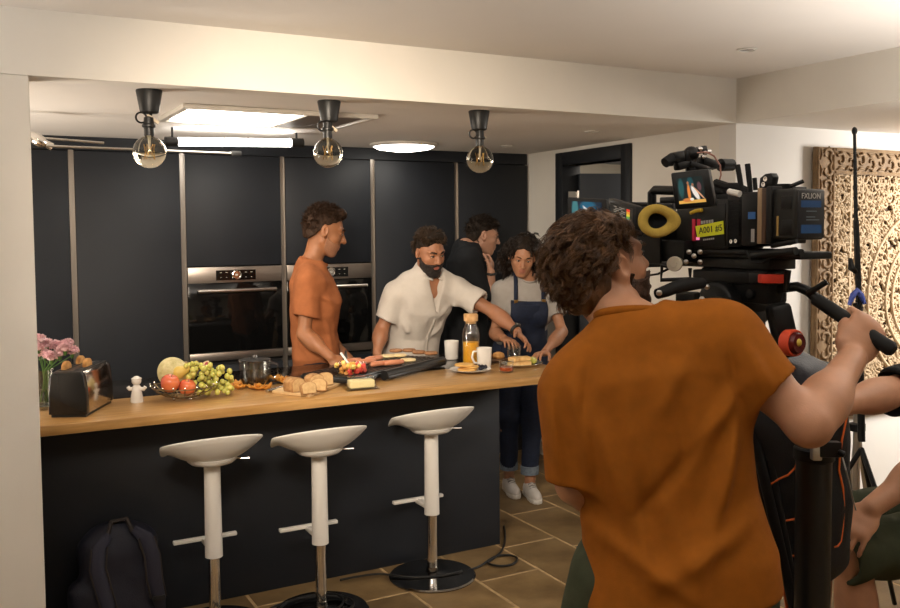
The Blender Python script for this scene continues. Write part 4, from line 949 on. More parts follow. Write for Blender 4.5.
# ---------------------------------------------------------------- man in the black t-shirt
def man_black():
    yaw = math.radians(-28); f = Vector((math.cos(yaw), math.sin(yaw), 0)); r = Vector((f.y, -f.x, 0)); up = Vector((0,0,1))
    shc = at_y(466, 253, 5.28); R = Rcols(r, f, up); pel = Vector((shc.x+0.0, shc.y, 0.93)); che = shc.lerp(pel, 0.36) + f*0.02; wai = shc.lerp(pel, 0.72)
    sR = shc + r*0.175 + Vector((0,0,-0.055)) + f*0.02; sL = shc - r*0.175 + Vector((0,0,-0.055))
    hc = at_y(483, 236, 5.26); HR = head_rot(math.radians(-22), math.radians(-12)); s = 1.02
    root = thing('person', 'person in a black t-shirt holding a hand to the mouth', 'person', (pel.x, pel.y, 0))
    eR = at_y(490, 309, 5.06); mouth = hc + HR @ Vector((0.0,0.115,-0.055)); wR = at_y(491, 272, 5.02)
    eL = sL + Vector((0.03,0.02,-0.30)); wL = eL + f*0.18 + r*0.1 + Vector((0.0,0,-0.10))
    hp = head_prims(hc, HR, s); bp = torso_prims(pel, wai, che, shc, sR, sL, R) + hp
    bp.append(rc(shc+up*0.0, hc + HR @ Vector((0,-0.025,-0.055)), 0.060, 0.056, 0.025, 'neck'))
    bp += arm(sR, eR, wR, 1.0) + arm(sL, eL, wL, 1.0)
    dR = (mouth + r*0.055 - f*0.03 + Vector((0,0,0.035)) - wR)
    bp += hand_prims(wR, dR, -f*1.0 + Vector((0,0.5,0)), (-0.1,0.4,0.3)-r*0.0 if False else Vector((-0.5,0.6,0.3)), 0.98, (0.45,0.5,0.55,0.6), 0.03, 0.25)
    bp += hand_prims(wL, wL-eL, (0,0,-1), r, 1.0, (0.3,0.3,0.35,0.4))
    lg = []
    for sg in (1, -1):
        hip = pel + r*0.085*sg + Vector((0,0,-0.04)); ank = Vector((pel.x, pel.y, 0.085)) + r*0.12*sg; kn = hip.lerp(ank, 0.5) + f*0.03
        lg.append((hip, kn, ank)); bp += leg(hip, kn, ank) + foot_prims(ank, yaw)
    sk = skin('skin_fair', (0.41,0.215,0.14))
    lo, hi = around([pel, shc, sR, sL, eR, eL, wR, wL, hc] + [x for l in lg for x in l] + [l[2]+f*0.25 for l in lg], 0.16); lo[2] = -0.01
    hb = around([hc], 0.15*s); hnd = around([wR, mouth, eR], 0.07)
    sdf_obj('body', bp, [(lo, hi, 0.012), (hb[0], hb[1], 0.0045), (hnd[0], hnd[1], 0.0045)], [sk, lipm('lips_fair', (0.40,0.18,0.14))], root, matfn=lips_fn(hc, HR, s))
    eyes(hc, HR, s, root); brows(hc, HR, s, root, hair_black, 1.0)
    hair_cap(hc, HR, s, front=0.082, top=0.004, grow=0.007, low=-0.05, temple=0.05, m=hair_black, parent=root, disp=wrinkle(0.003, 160, 13), quiff=(0.06,0.095,0.026))
    strands('hair_strands', hc, HR, s, hair_black, root, 600, 0.032, 0.0011, lambda x,y,z: (z > 0.06 and y < 0.07) or (y < -0.05 and z > -0.03), 15, 0.002, 1.0, (0.084,0.104,0.098), 0.4, comb=lambda q: Vector((q.x*4,0.4,0.1)))
    wx = (wR-eR).normalized(); x_, y_, _ = frame(wx); wc = wR - wx*0.01
    B().tube([wc + (x_*math.cos(a)+y_*math.sin(a))*0.0305 for a in [i*PI/12 for i in range(25)]], 0.005, 8, flat=1.6).build('bracelet', mat('black_strap',(0,0,0)), root, angle=180)
    tee = cloth('black_cotton', (0.012,0.013,0.015)); hem = 0.84
    sp = off([x for x in bp if x.tag == 'torso'], 0.010) + [loft([(Vector((pel.x,pel.y,hem-0.05)), 0.190, 0.142), (wai, 0.182, 0.140), (che, 0.192, 0.150), (shc-up*0.05, 0.184, 0.128), (shc+up*0.015, 0.12, 0.085)], R, 0.03)]
    for p_ in (sR, sL): sp.append(rc(shc+up*0.038, Vector(p_)+up*0.008, 0.060, 0.062, 0.05))
    sp.append(flatcone(sR+up*0.01, sR.lerp(eR, 0.85), 0.078, 0.070, 0.03, hollow=0.020)); sp.append(flatcone(sL+up*0.01, sL.lerp(eL, 0.7), 0.078, 0.075, 0.03, hollow=0.020))
    sp.append(rc(shc+up*0.075+f*0.02, shc+up*0.2+f*0.05, 0.070, 0.085, 0.008, '', 's')); sp.append(half((0,0,hem), (0,0,-1)))
    lo, hi = around([sR, sL, sR.lerp(eR,.9), sL.lerp(eL,.7), shc+up*0.1, Vector((pel.x,pel.y,hem))], 0.22)
    sdf_obj('t_shirt', sp, [(lo, hi, 0.009)], tee, root, wrinkle(0.010, 34, 31, (1,1,0.8)), 0.025)
    collar(root, shc+up*0.060+f*0.022, R @ Matrix.Rotation(-0.32, 3, 'X'), 0.070, 0.076, 0.005, tee)
    tr = [loft([(pel+Vector((0,0,-0.12)), 0.172, 0.128), (Vector((pel.x,pel.y,hem+0.06)), 0.165, 0.122)], R, 0.04)]
    for hip, kn, ank in lg: tr += [rc(hip, kn, 0.092, 0.068, 0.04), flatcone(kn, ank+Vector((0,0,-0.02)), 0.068, 0.058, 0.03)]
    lo, hi = around([pel] + [x for l in lg for x in l], 0.2); lo[2] = 0.02
    sdf_obj('trousers', tr, [(lo, hi, 0.014)], MATS['black_trousers'], root, wrinkle(0.004, 30, 5), 0.02)
    for hip, kn, ank in lg: shoe('shoe', ank, yaw, root, MATS['dark_shoe'], MATS['pale_sole'], laces=False)
man_black()
# ---------------------------------------------------------------- woman in dungarees
def woman():
    yaw = math.radians(-112); f = Vector((math.cos(yaw), math.sin(yaw), 0)); r = Vector((f.y, -f.x, 0)); Z = Vector((0,0,1))
    a1 = at_z(512, 494, 0.0); a2 = at_z(533, 499, 0.0)
    shc = at_y(527, 284, 4.66); pel = Vector((shc.x+0.02, 4.76, 0.92)); up = (shc-pel).normalized(); R = Rcols(r, up.cross(r), up); fw = up.cross(r)
    che = shc.lerp(pel, 0.36) + fw*0.01; wai = shc.lerp(pel, 0.70)
    sR = shc + r*0.145 - up*0.045; sL = shc - r*0.145 - up*0.045
    hc = at_y(522.5, 256.5, 4.60); HR = head_rot(math.radians(-120), math.radians(-24), math.radians(-6)); s = 0.93
    root = thing('person', 'curly-haired person in a grey tee and denim dungarees at the island end', 'person', (pel.x, pel.y, 0))
    eL = at_y(562, 332, 4.50); wL = at_y(545, 352, 4.30)
    eR = sR + Vector((-0.05,0.02,-0.26)); wR = eR + Vector((-0.06,-0.20,0.0))
    hp = head_prims(hc, HR, s, True, nose=0.8); bp = torso_prims(pel, wai, che, shc, sR, sL, R, 0.95, True) + hp
    bp.append(rc(shc+up*0.01, hc + HR @ Vector((0,-0.022,-0.05)), 0.047, 0.045, 0.025, 'neck'))
    bp += arm(sR, eR, wR, 1.0, True) + arm(sL, eL, wL, 1.0, True)
    for sg in (1,-1): bp.append(el(che + r*0.07*sg + fw*0.09 - up*0.01, (0.055,0.045,0.06), R, 0.03, 'torso'))
    dL = at_y(530, 357, 4.22)-wL
    bp += hand_prims(wL, dL, (0,-0.2,-1), (-0.2,-0.9,0), 0.9, (0.35,0.35,0.4,0.45), 0.05)
    bp += hand_prims(wR, (-0.2,-1,-0.1), (0,0,-1), (0.9,-0.2,0), 0.9, (0.35,0.35,0.4,0.45), 0.05)
    lg = []
    for hipo, a_ in ((r*0.085, a1), (-r*0.085, a2)):
        hip = pel + hipo + Vector((0,0,-0.05)); ank = Vector((a_.x+0.01, a_.y+0.05, 0.085)); kn = hip.lerp(ank, 0.5) + f*0.02
        lg.append((hip, kn, ank)); bp += leg(hip, kn, ank, 0.9) + foot_prims(ank, yaw, 0.85)
    sk = skin('skin_warm', (0.39,0.185,0.10))
    lo, hi = around([pel, shc, sR, sL, eR, eL, wR, wL, hc] + [x for l in lg for x in l] + [l[2]+f*0.25 for l in lg], 0.16); lo[2] = -0.01
    hb = around([hc], 0.14); hnd = around([wL, wL+dL.normalized()*0.18, eL], 0.06); ak = around([lg[0][2], lg[1][2]], 0.09); ak[0][2] = 0.02
    sdf_obj('body', bp, [(lo, hi, 0.012), (hb[0], hb[1], 0.0045), (hnd[0], hnd[1], 0.0045), (ak[0], ak[1], 0.006)], [sk, lipm('lips_rose', (0.36,0.14,0.095))], root, matfn=lips_fn(hc, HR, s))
    eyes(hc, HR, s, root); brows(hc, HR, s, root, hair_black, 0.9)
    # curly hair
    hair_cap(hc, HR, s, front=0.080, top=0.006, grow=0.010, low=-0.12, temple=0.05, m=hair_black, parent=root, disp=wrinkle(0.006, 120, 33), side=0.004)
    rnd = random.Random(4); b = B(); cnt = 0
    curl_m = mat('curly_dark_hair', (0.006,0.004,0.003), 0.4, col2=(0.034,0.018,0.010), nscale=60)
    while cnt < 330:
        v = Vector((rnd.gauss(0,1), rnd.gauss(0,1), rnd.gauss(0,1))).normalized(); q = Vector((v.x*0.090, -0.018+v.y*0.102, 0.034+v.z*0.098))
        if q.y > 0.015 and q.z < 0.075: continue
        if q.z < -0.06 or q.y > 0.06: continue
        out = Vector((v.x*0.45, v.y*0.4-0.1, v.z*0.3-0.2)) + Vector((rnd.uniform(-.2,.2), rnd.uniform(-.2,.2), rnd.uniform(-.2,.2)))
        if q.y > -0.01: out += Vector((math.copysign(0.5, q.x), -0.45, 0.0))
        lock(b, hc + HR @ (q*s), HR @ out, rnd.uniform(0.08,0.145)*(0.75+0.5*(q.z < 0.06)), rnd.uniform(0.0011,0.0017), rnd.uniform(0.007,0.012), rnd.uniform(2.0,3.5), 16, 3, 1.2, rnd.random(), 0.8, per=7, spread=0.006); cnt += 1
    o = b.build('hair_curls', curl_m, root, angle=180, fix=False); o['kind'] = 'stuff'
    tee = cloth('light_grey_cotton', (0.33,0.305,0.28), 0.05)
    hem = pel.z+0.02; bot = Vector((pel.x,pel.y,hem-0.03))
    tl = off([x for x in bp if x.tag == 'torso'], 0.008) + [loft([(bot, 0.155, 0.118), (wai, 0.142, 0.110), (che, 0.158, 0.125), (shc-up*0.05, 0.155, 0.108), (shc+up*0.01, 0.10, 0.072)], R, 0.03)]
    for sg in (1,-1): tl.append(el(che + r*0.07*sg + fw*0.092 - up*0.01, (0.060,0.050,0.065), R, 0.03))
    for p_ in (sR, sL): tl.append(rc(shc+up*0.032, Vector(p_)+up*0.006, 0.050, 0.052, 0.05))
    core = list(tl)
    tl.append(flatcone(sR+up*0.006, sR.lerp(eR, 0.6), 0.062, 0.064, 0.03, hollow=0.012)); tl.append(flatcone(sL+up*0.006, sL.lerp(eL, 0.62), 0.062, 0.066, 0.03, hollow=0.012))
    tl.append(rc(shc+up*0.075+fw*0.02, shc+up*0.2+fw*0.05, 0.062, 0.08, 0.008, '', 's')); tl.append(half((0,0,hem), (0,0,-1)))
    wr_ = wrinkle(0.005, 40, 41); lo, hi = around([sR, sL, sR.lerp(eR,.65), sL.lerp(eL,.65), shc+up*0.1, bot], 0.18)
    sdf_obj('t_shirt', tl, [(lo, hi, 0.007)], tee, root, wr_, 0.02)
    collar(root, shc+up*0.058+fw*0.018, R @ Matrix.Rotation(-0.34, 3, 'X'), 0.060, 0.066, 0.0045, tee)
    den = mat('dark_blue_denim', (0.0065,0.0125,0.034), 0.8, noise=0.25, nscale=60, bump=0.15, bscale=500)
    # bib: shell over the tee, limited to the front panel; trousers below
    def bibbox(p):
        q = p-A3(che); x = q@A3(r); y = q@A3(fw); z = q@A3(up)
        return np.maximum(np.maximum(np.abs(x)-(0.115-0.12*np.clip(z,0,0.09)*0.5+0.25*np.clip(-z-0.1,0,1)), z-0.075), np.maximum(-0.02-y-np.clip(-z-0.14,0,0.2)*3, -0.6-z))
    bb = off(core, 0.009) + [P(bibbox, 0.006, 'i')]
    bib = sdf_obj('dungaree_bib', bb, [(lo, hi, 0.006)], den, root, wr_, 0.02)
    for sg in (1,-1):
        st = B(); pts = []
        prs = off(core, 0.006)
        for t in range(9):
            tt = t/8; p0 = (che + up*0.075 + r*0.085*sg).lerp(shc + up*0.02 + r*0.085*sg, tt); lo_, hi_ = 0.0, 0.3
            for k_ in range(20):
                md = (lo_+hi_)/2; dd = (fw*(1-tt)+up*tt*0.6+fw*0.2).normalized()
                if field(prs, np.array([A3(p0 - fw*0.02 + dd*md)]))[0] < 0: lo_ = md
                else: hi_ = md
            pts.append(p0 - fw*0.02 + dd*lo_)
        st.tube(pts, 0.013, 6, True, flat=0.3, up=tuple(fw)); st.build('strap', den, bib, angle=180)
        B().cbox(pts[0]+fw*0.004, (0.024,0.024,0.006), R @ Matrix.Rotation(PI/2,3,'X')).build('buckle', MATS['brass_wire'], bib, bevel=0.002)
    pc = che + fw*0.145 - up*0.0
    B().cbox(che + fw*0.148 + up*0.02, (0.11,0.006,0.085), R).build('bib_pocket', den, bib, bevel=0.002)
    tr = [loft([(pel+Vector((0,0,-0.12)), 0.165, 0.125), (pel, 0.162, 0.125), (wai, 0.152, 0.120)], R, 0.04)]
    for hip, kn, ank in lg: tr += [rc(hip, kn, 0.086, 0.062, 0.04), flatcone(kn, Vector((ank.x,ank.y,0.155)), 0.062, 0.052, 0.03)]
    lo, hi = around([pel, wai] + [x for l in lg for x in l], 0.18); lo[2] = 0.1
    sdf_obj('trousers', tr, [(lo, hi, 0.009)], den, root, wrinkle(0.005, 36, 5), 0.02)
    for hip, kn, ank in lg:
        k0 = Vector((ank.x,ank.y,0.145)); B().lathe([(0.050,0.0),(0.056,0.0),(0.057,0.05),(0.051,0.052),(0.050,0.0)], k0, 24, caps=False).build('rolled_cuff', mat('pale_denim',(0.16,0.20,0.25),0.85,noise=0.2,nscale=60), root)
        shoe('shoe', ank, yaw+0.1, root, mat('white_trainer',(0.56,0.53,0.50),0.55,noise=0.08,nscale=30), mat('white_sole',(0.7,0.68,0.64),0.5), size=0.255)
woman()
# ---------------------------------------------------------------- camera operator, seen from behind
def operator():
    yaw = math.radians(50); f = Vector((math.cos(yaw), math.sin(yaw), 0)); r = Vector((f.y, -f.x, 0)); Z = Vector((0,0,1))
    pel = at_d(682, 563, 2.02); pel.z = 0.92; shc = at_d(639, 347, 2.03)
    up = (shc-pel).normalized(); side = (r - up*r.dot(up)).normalized(); fw = up.cross(side); R = Rcols(side, fw, up)
    sL = at_d(581, 388, 2.03); sR = at_d(724, 345, 1.98); che = shc.lerp(pel, 0.36) + fw*0.01; wai = shc.lerp(pel, 0.72)
    hc = at_d(603, 266, 2.12); HR = head_rot(math.radians(-4), math.radians(13), math.radians(0)); s = 1.02
    root = thing('person', 'curly-haired camera operator in a rust t-shirt gripping the pan handle', 'person', (pel.x, pel.y, 0))
    eR = at_d(809, 424, 1.90); wR = at_d(852, 359, 2.05); eL = at_d(576, 484, 2.02); wL = at_d(640, 520, 2.24)
    hp = head_prims(hc, HR, s, nose=1.2); bp = torso_prims(pel, wai, che, shc, sR, sL, R, 1.06) + hp
    bp.append(rc(shc+up*0.02, hc + HR @ Vector((0,-0.03,-0.05)), 0.064, 0.060, 0.03, 'neck'))
    bp += arm(sR, eR, wR, 1.2) + arm(sL, eL, wL, 1.12)
    # right fist around the pan handle
    bar0, bar1 = at_d(822, 303, 2.16), at_d(891, 349, 2.04); bd = (bar1-bar0).normalized()
    grip = bar0.lerp(bar1, 0.57); dk = (at_d(875,314,2.10)-wR).normalized()
    bp += hand_prims(wR, dk, CF, -bd, 1.2, (1.25,1.25,1.25,1.25), 0.0, 0.3, tout=0.15, bend=(1.0,1.0,1.0,1.0))
    bp += hand_prims(wL, (wL-eL), (0,0,-1), -r, 1.05, (0.5,0.5,0.5,0.5))
    lg = []
    for sg, dx in ((1, 0.06), (-1, 0.20)):
        hip = pel + r*(0.09+0.05*(sg<0))*sg + Vector((0,0,-0.05)); ank = Vector((pel.x, pel.y, 0.085)) + r*(0.09+dx)*sg; kn = hip.lerp(ank, 0.5) + f*0.03
        lg.append((hip, kn, ank)); bp += leg(hip, kn, ank, 1.06) + foot_prims(ank, yaw)
    sk = skin('skin_ruddy', (0.42,0.21,0.12))
    lo, hi = around([pel, shc, sR, sL, eR, eL, wR, wL, hc] + [x for l in lg for x in l] + [l[2]+f*0.25 for l in lg], 0.17); lo[2] = -0.01
    hb = around([hc], 0.15); fa = around([wR, grip, eR, eR.lerp(sR,.3)], 0.085); la = around([eL, wL], 0.07)
    def extra(q, o): return o
    sdf_obj('body', bp, [(lo, hi, 0.012), (la[0], la[1], 0.007), (hb[0], hb[1], 0.004), (fa[0], fa[1], 0.004)], [sk, lipm('lips_ruddy', (0.42,0.17,0.13))], root, matfn=lips_fn(hc, HR, s))
    eyes(hc, HR, s, root)
    hm = mat('chestnut_hair', (0.040,0.018,0.007), 0.42, col2=(0.15,0.070,0.026), nscale=40, bump=0.3, bscale=120)
    brows(hc, HR, s, root, hm)
    beard_obj(hc, HR, s, hp, mat('brown_beard', (0.03,0.014,0.007), 0.6, col2=(0.075,0.035,0.017), nscale=150, bump=0.6, bscale=260), root, thick=0.009, chin=0.012, disp=wrinkle(0.003, 220, 4))
    hair_cap(hc, HR, s, front=0.074, top=0.0, grow=0.006, low=-0.085, temple=0.058, m=hm, parent=root, disp=wrinkle(0.005, 90, 44), side=0.002, extra=lambda g, R_: [el(g(0,-0.068,-0.025), (0.078,0.055,0.080), R_, 0.03)])
    rnd = random.Random(12); b = B(); k = 0
    while k < 560:
        v = Vector((rnd.gauss(0,1), rnd.gauss(0,1), rnd.gauss(0,1))).normalized(); q = Vector((v.x*0.082, -0.026+v.y*0.103, 0.028+v.z*0.094))
        if q.z < -0.055 or q.y > 0.062: continue
        if q.y > -0.055 and q.z < 0.045: continue
        if q.y > 0.0 and q.z < 0.075: continue
        nrm = Vector((v.x/0.082, v.y/0.103, v.z/0.094)).normalized()
        flow = Vector((0.25*v.x, -0.75, -0.65)) if q.y < 0.0 or q.z < 0.09 else Vector((0.2+v.x, 0.1, -0.1))
        flow += Vector((rnd.uniform(-.5,.5), rnd.uniform(-.5,.5), rnd.uniform(-.4,.4)))
        flow -= nrm*flow.dot(nrm); flow = flow.normalized() + nrm*rnd.uniform(0.08,0.30)
        lw = 0.8 if q.z < 0.02 else 1.0
        lock(b, hc + HR @ (q*s), HR @ flow, rnd.uniform(0.045,0.082)*lw, rnd.uniform(0.0007,0.0012), rnd.uniform(0.006,0.011), rnd.uniform(0.7,1.3), 12, 3, 0.30, rnd.random(), 0.7, per=17, spread=0.0065); k += 1
    o = b.build('hair_curls', hm, root, angle=180, fix=False); o['kind'] = 'stuff'
    # t-shirt
    tee = mat('rust_cotton', (0.25,0.078,0.007), 0.9, noise=0.08, nscale=30, bump=0.15, bscale=600, spec=0.15)
    bot = at_d(680, 640, 2.0); hem0 = at_d(588, 603, 1.98); hem1 = at_d(772, 590, 1.98)
    sp = off([x for x in bp if x.tag == 'torso'], 0.010) + [loft([(bot, 0.215, 0.185), (pel+up*0.0, 0.208, 0.175), (wai, 0.196, 0.142), (che, 0.205, 0.145), (shc-up*0.06, 0.198, 0.128), (shc-up*0.0, 0.15, 0.095), (shc+up*0.03, 0.10, 0.07)], R, 0.03)]
    for p_ in (sR, sL): sp.append(rc(shc+up*0.030, Vector(p_)+up*0.006, 0.066, 0.066, 0.06))
    sp.append(flatcone(sR+up*0.004, sR.lerp(eR, 0.60), 0.082, 0.070, 0.05, hollow=0.010, lip=0.02)); sp.append(flatcone(sL+up*0.004, sL.lerp(eL, 0.98), 0.082, 0.070, 0.05, hollow=0.010, lip=0.02))
    nd = (hc + HR @ Vector((0,-0.03,-0.06)) - shc).normalized()
    sp.append(rc(shc+up*0.088+nd*0.02, shc+nd*0.25, 0.074, 0.095, 0.008, '', 's'))
    hn = (bot-shc).normalized(); sp.append(half(hem0.lerp(hem1,0.5), tuple(hn)))
    bk = lambda x, y, d=1.86: at_d(x, y, d)
    fold = seg_folds([(bk(745,385), bk(690,470), 0.018, 0.0177), (bk(742,410), bk(720,520), 0.016, 0.0177), (bk(700,345), bk(660,420), 0.02, 0.0088), (bk(590,400), bk(625,520), 0.018, 0.0151), (bk(575,390,1.9), bk(592,480,1.9), 0.014, 0.0151), (bk(610,430), bk(655,590), 0.02, 0.0151), (bk(640,440), bk(700,590), 0.025, 0.0127), (bk(740,440), bk(690,595), 0.022, 0.0151), (bk(760,520), bk(650,585), 0.02, 0.0139),
                      (bk(600,540), bk(700,600), 0.02, 0.0127), (bk(548,390,1.95), bk(560,480,1.95), 0.014, 0.0151), (bk(600,350), bk(585,430), 0.015, -0.0127), (bk(732,350), bk(748,412,1.85), 0.012, -0.0127), (bk(740,340,1.9), bk(775,390,1.85), 0.012, 0.0127), (bk(750,360,1.87), bk(768,400,1.84), 0.010, 0.0101), (bk(720,430), bk(640,520), 0.015, -0.0127), (bk(630,380), bk(640,500), 0.02, 0.0076), (bk(680,360), bk(690,470), 0.02, -0.0076)], CF)
    wr_ = wrinkle(0.009, 24, 51, (1,1,0.6)); lo, hi = around([sR, sL, sR.lerp(eR,.65), eL, shc+up*0.1, hem0, hem1, bot], 0.19)
    so = sdf_obj('t_shirt', sp, [(lo, hi, 0.0058)], tee, root, lambda p: wr_(p)+fold(p), 0.03, smooth=2)
    collar(so, shc+up*0.062+nd*0.014, R @ Matrix.Rotation(-0.22,3,'X') @ Matrix.Rotation(0.14,3,'Y'), 0.076, 0.078, 0.006, tee)
    # shorts and shoes
    sh = [loft([(pel+Vector((0,0,-0.16)), 0.185, 0.145), (pel+Vector((0,0,0.06)), 0.168, 0.13)], Rcols(r,f,Z), 0.05)]
    for hip, kn, ank in lg: sh += [flatcone(hip, hip.lerp(kn, 0.86), 0.108, 0.104, 0.04, hollow=0.016)]
    lo, hi = around([pel] + [x for l in lg for x in l[:2]], 0.2)
    sdf_obj('shorts', sh, [(lo, hi, 0.010)], cloth('olive_cotton', (0.045,0.052,0.030)), root, wrinkle(0.008, 40, 61), 0.02)
    for hip, kn, ank in lg: shoe('shoe', ank, yaw, root, MATS['dark_shoe'], MATS['pale_sole'], laces=False)
    return bar0, bar1, grip
BAR0, BAR1, GRIP = operator()
# ---------------------------------------------------------------- crew member sitting at the edge of the frame
def sitter():
    d0 = 2.78; f = -CR.copy(); f.z = 0; f.normalize(); r = Vector((f.y, -f.x, 0)); Z = Vector((0,0,1)); yaw = math.atan2(f.y, f.x)
    kneeA = at_d(852, 553, 2.74); pel = at_d(1015, 545, 2.98); pel.z = kneeA.z+0.03
    shc = pel + Vector((0,0,0.50)) + f*0.06; up = (shc-pel).normalized(); R = Rcols(r, up.cross(r), up); fw = up.cross(r)
    root = thing('person', 'crew member in a black tee and olive shorts sitting beside the tripod', 'person', (pel.x, pel.y, 0))
    che = shc.lerp(pel, 0.36); wai = shc.lerp(pel, 0.72)
    near = -CF.copy(); near.z = 0; near.normalize()
    sN = shc + near*0.19 - up*0.05; sF = shc - near*0.18 - up*0.05
    eF = at_d(899, 390, 2.84); wF = at_d(829, 408, 2.62); eN = at_d(934, 462, 2.66); wN = at_d(872, 507, 2.62)
    hc = shc + up*0.22 + fw*0.02; HR = head_rot(yaw, -0.1); s = 1.0
    hp = head_prims(hc, HR, s); bp = torso_prims(pel, wai, che, shc, sN, sF, R) + hp
    bp.append(rc(shc+up*0.0, hc + HR @ Vector((0,-0.025,-0.055)), 0.060, 0.056, 0.025, 'neck'))
    bp += arm(sF, eF, wF, 1.18) + arm(sN, eN, wN, 1.15)
    hd = at_d(849, 540, 2.60)-wN
    bp += hand_prims(wN, hd, Vector((0.25,0.3,-0.7))+f*0.2, -near+f*0.3, 1.08, (0.30,0.30,0.32,0.38), 0.10, 0.2)
    bp += hand_prims(wF, wF-eF, (0,0,-1), near, 1.05, (0.8,0.8,0.8,0.8), 0.02)
    lg = []
    for kn, a_ in ((kneeA, at_d(868, 700, 2.80)), (kneeA - near*0.30 + f*0.02, at_d(868,700,2.80)-near*0.32)):
        ank = Vector((a_.x, a_.y, 0.085)); hip = pel + (kn-kneeA)*0.55 + near*0.085; lg.append((hip, kn, ank)); bp += leg(hip, kn, ank, 1.05) + foot_prims(ank, yaw)
    sk = MATS['skin_ruddy']
    lo, hi = around([pel, shc, sN, sF, eN, eF, wN, wF, hc] + [x for l in lg for x in l] + [l[2]+f*0.25 for l in lg], 0.17); lo[2] = -0.01
    a1 = around([eN, wN, wN+hd.normalized()*0.2], 0.075); a2 = around([eF, wF, wF+(wF-eF).normalized()*0.15], 0.07)
    sdf_obj('body', bp, [(lo, hi, 0.012), (a1[0], a1[1], 0.0048), (a2[0], a2[1], 0.007)], [sk, MATS['lips_ruddy']], root, matfn=lips_fn(hc, HR, s))
    eyes(hc, HR, s, root)
    hair_cap(hc, HR, s, m=hair_brown, parent=root, disp=wrinkle(0.004, 150, 3), res=0.007)
    sp = off([x for x in bp if x.tag == 'torso'], 0.010) + [loft([(pel-up*0.03, 0.19, 0.15), (wai, 0.18, 0.145), (che, 0.19, 0.15), (shc-up*0.05, 0.184, 0.128), (shc+up*0.015, 0.12, 0.085)], R, 0.03)]
    for p_ in (sN, sF): sp.append(rc(shc+up*0.036, Vector(p_)+up*0.006, 0.060, 0.062, 0.05))
    sp.append(flatcone(sF, sF.lerp(eF, 1.08), 0.080, 0.074, 0.03, hollow=0.012)); sp.append(flatcone(sN, sN.lerp(eN, 0.72), 0.080, 0.076, 0.03, hollow=0.012))
    sp.append(rc(shc+up*0.075+fw*0.02, shc+up*0.2+fw*0.05, 0.070, 0.085, 0.008, '', 's'))
    lo, hi = around([sN, sF, eF, eN, shc+up*0.1, pel], 0.2)
    sdf_obj('t_shirt', sp, [(lo, hi, 0.009)], MATS['black_cotton'], root, wrinkle(0.008, 34, 71), 0.02)
    sh = [loft([(pel-up*0.11, 0.18, 0.14), (pel+up*0.08, 0.17, 0.13)], R, 0.05)]
    for hip, kn, ank in lg: sh += [flatcone(hip, hip.lerp(kn, 1.06), 0.108, 0.088, 0.04, hollow=0.014)]
    lo, hi = around([pel] + [x for l in lg for x in l[:2]], 0.2)
    sdf_obj('shorts', sh, [(lo, hi, 0.008)], MATS['olive_cotton'], root, wrinkle(0.008, 40, 81), 0.02)
    for hip, kn, ank in lg: shoe('shoe', ank, yaw, root, MATS['dark_shoe'], MATS['pale_sole'], laces=False)
    # flight case used as a seat
    t = thing('flight_case', 'black flight case used as a seat beside the tripod', 'case', (pel.x, pel.y, 0)); t.rotation_euler = (0,0,yaw)
    h_ = pel.z-0.135
    B().box((-0.28,-0.2,0.0),(0.16,0.2,h_-0.1)).build('case_body', dark, t, world=False, bevel=0.004)
    B().box((-0.28,-0.2,h_-0.097),(0.16,0.2,h_)).build('case_lid', dark, t, world=False, bevel=0.004)
    e = B()
    for x_ in (-0.285,0.145):
        for y_ in (-0.205,0.185): e.box((x_,y_,0.0),(x_+0.02,y_+0.02,h_-0.01))
    for i_, (x_, y_) in enumerate(((-0.285,-0.205),(0.145,-0.205),(-0.285,0.185),(0.145,0.185))):
        B().box((x_,y_,0.0),(x_+0.02,y_+0.02,h_-0.01)).build('corner_profile', alu, t, world=False)
    for x_ in (-0.18, 0.06): B().box((x_-0.025,-0.212,h_-0.13),(x_+0.025,-0.2,h_-0.06)).build('latch', steel, t, world=False, bevel=0.002)
sitter()
# ================================================================ cinema camera on its tripod
XL = 1.70
camb = mat('camera_black', (0.006,0.006,0.006), 0.42, noise=0.2, nscale=60, spec=0.3)
camg = mat('camera_charcoal', (0.014,0.013,0.011), 0.5, noise=0.15, nscale=60, spec=0.3)
rubber = mat('black_rubber', (0.006,0.006,0.006), 0.7, spec=0.3)
rig = thing('cinema_camera', 'black cinema camera rig with yellow eyecup, screens and battery', 'camera', (1.77, 1.75, 1.54))
def rect(b, x0, y0, x1, y1, X0=XL, X1=1.83):
    """box whose left side fills the pixel rectangle on the plane X = X0"""
    a = at_x(x0, (y0+y1)/2, X0); c = at_x(x1, (y0+y1)/2, X0); xm = (x0+x1)/2
    zt = at_x(xm, y0, X0).z; zb = at_x(xm, y1, X0).z
    b.box((X0, c.y, zb), (X1, a.y, zt)); return (c.y, a.y, zb, zt)
b = B(); bodyd = rect(b, 676, 200, 728, 249); body = b.build('camera_body', camg, rig, bevel=0.006)
b = B(); rect(b, 727, 192, 741, 247, XL+0.004, 1.83); m1 = b.build('extension_module', camb, rig, bevel=0.004)
for i in range(9):
    b = B(); rect(b, 730, 200+i*4.2, 739, 202+i*4.2, XL+0.001, XL+0.006); b.build('cooling_rib', camb, m1)
b = B(); rect(b, 741, 192, 757, 246, XL-0.006, 1.82); m2 = b.build('receiver_module', camb, rig, bevel=0.004)
b = B(); rect(b, 748, 212, 755, 219, XL-0.008, XL-0.004); b.build('blue_badge', mat('blue_badge',(0.03,0.12,0.35),0.4), m2)
b = B(); rect(b, 751, 229, 754, 242, XL-0.008, XL-0.004); b.build('side_label', mat('grey_print',(0.35,0.34,0.32),0.5), m2)
b = B(); rect(b, 757, 188, 761.5, 244, XL-0.009, 1.80); b.build('tan_plate', mat('tan_plate',(0.30,0.20,0.11),0.5), rig, bevel=0.002)
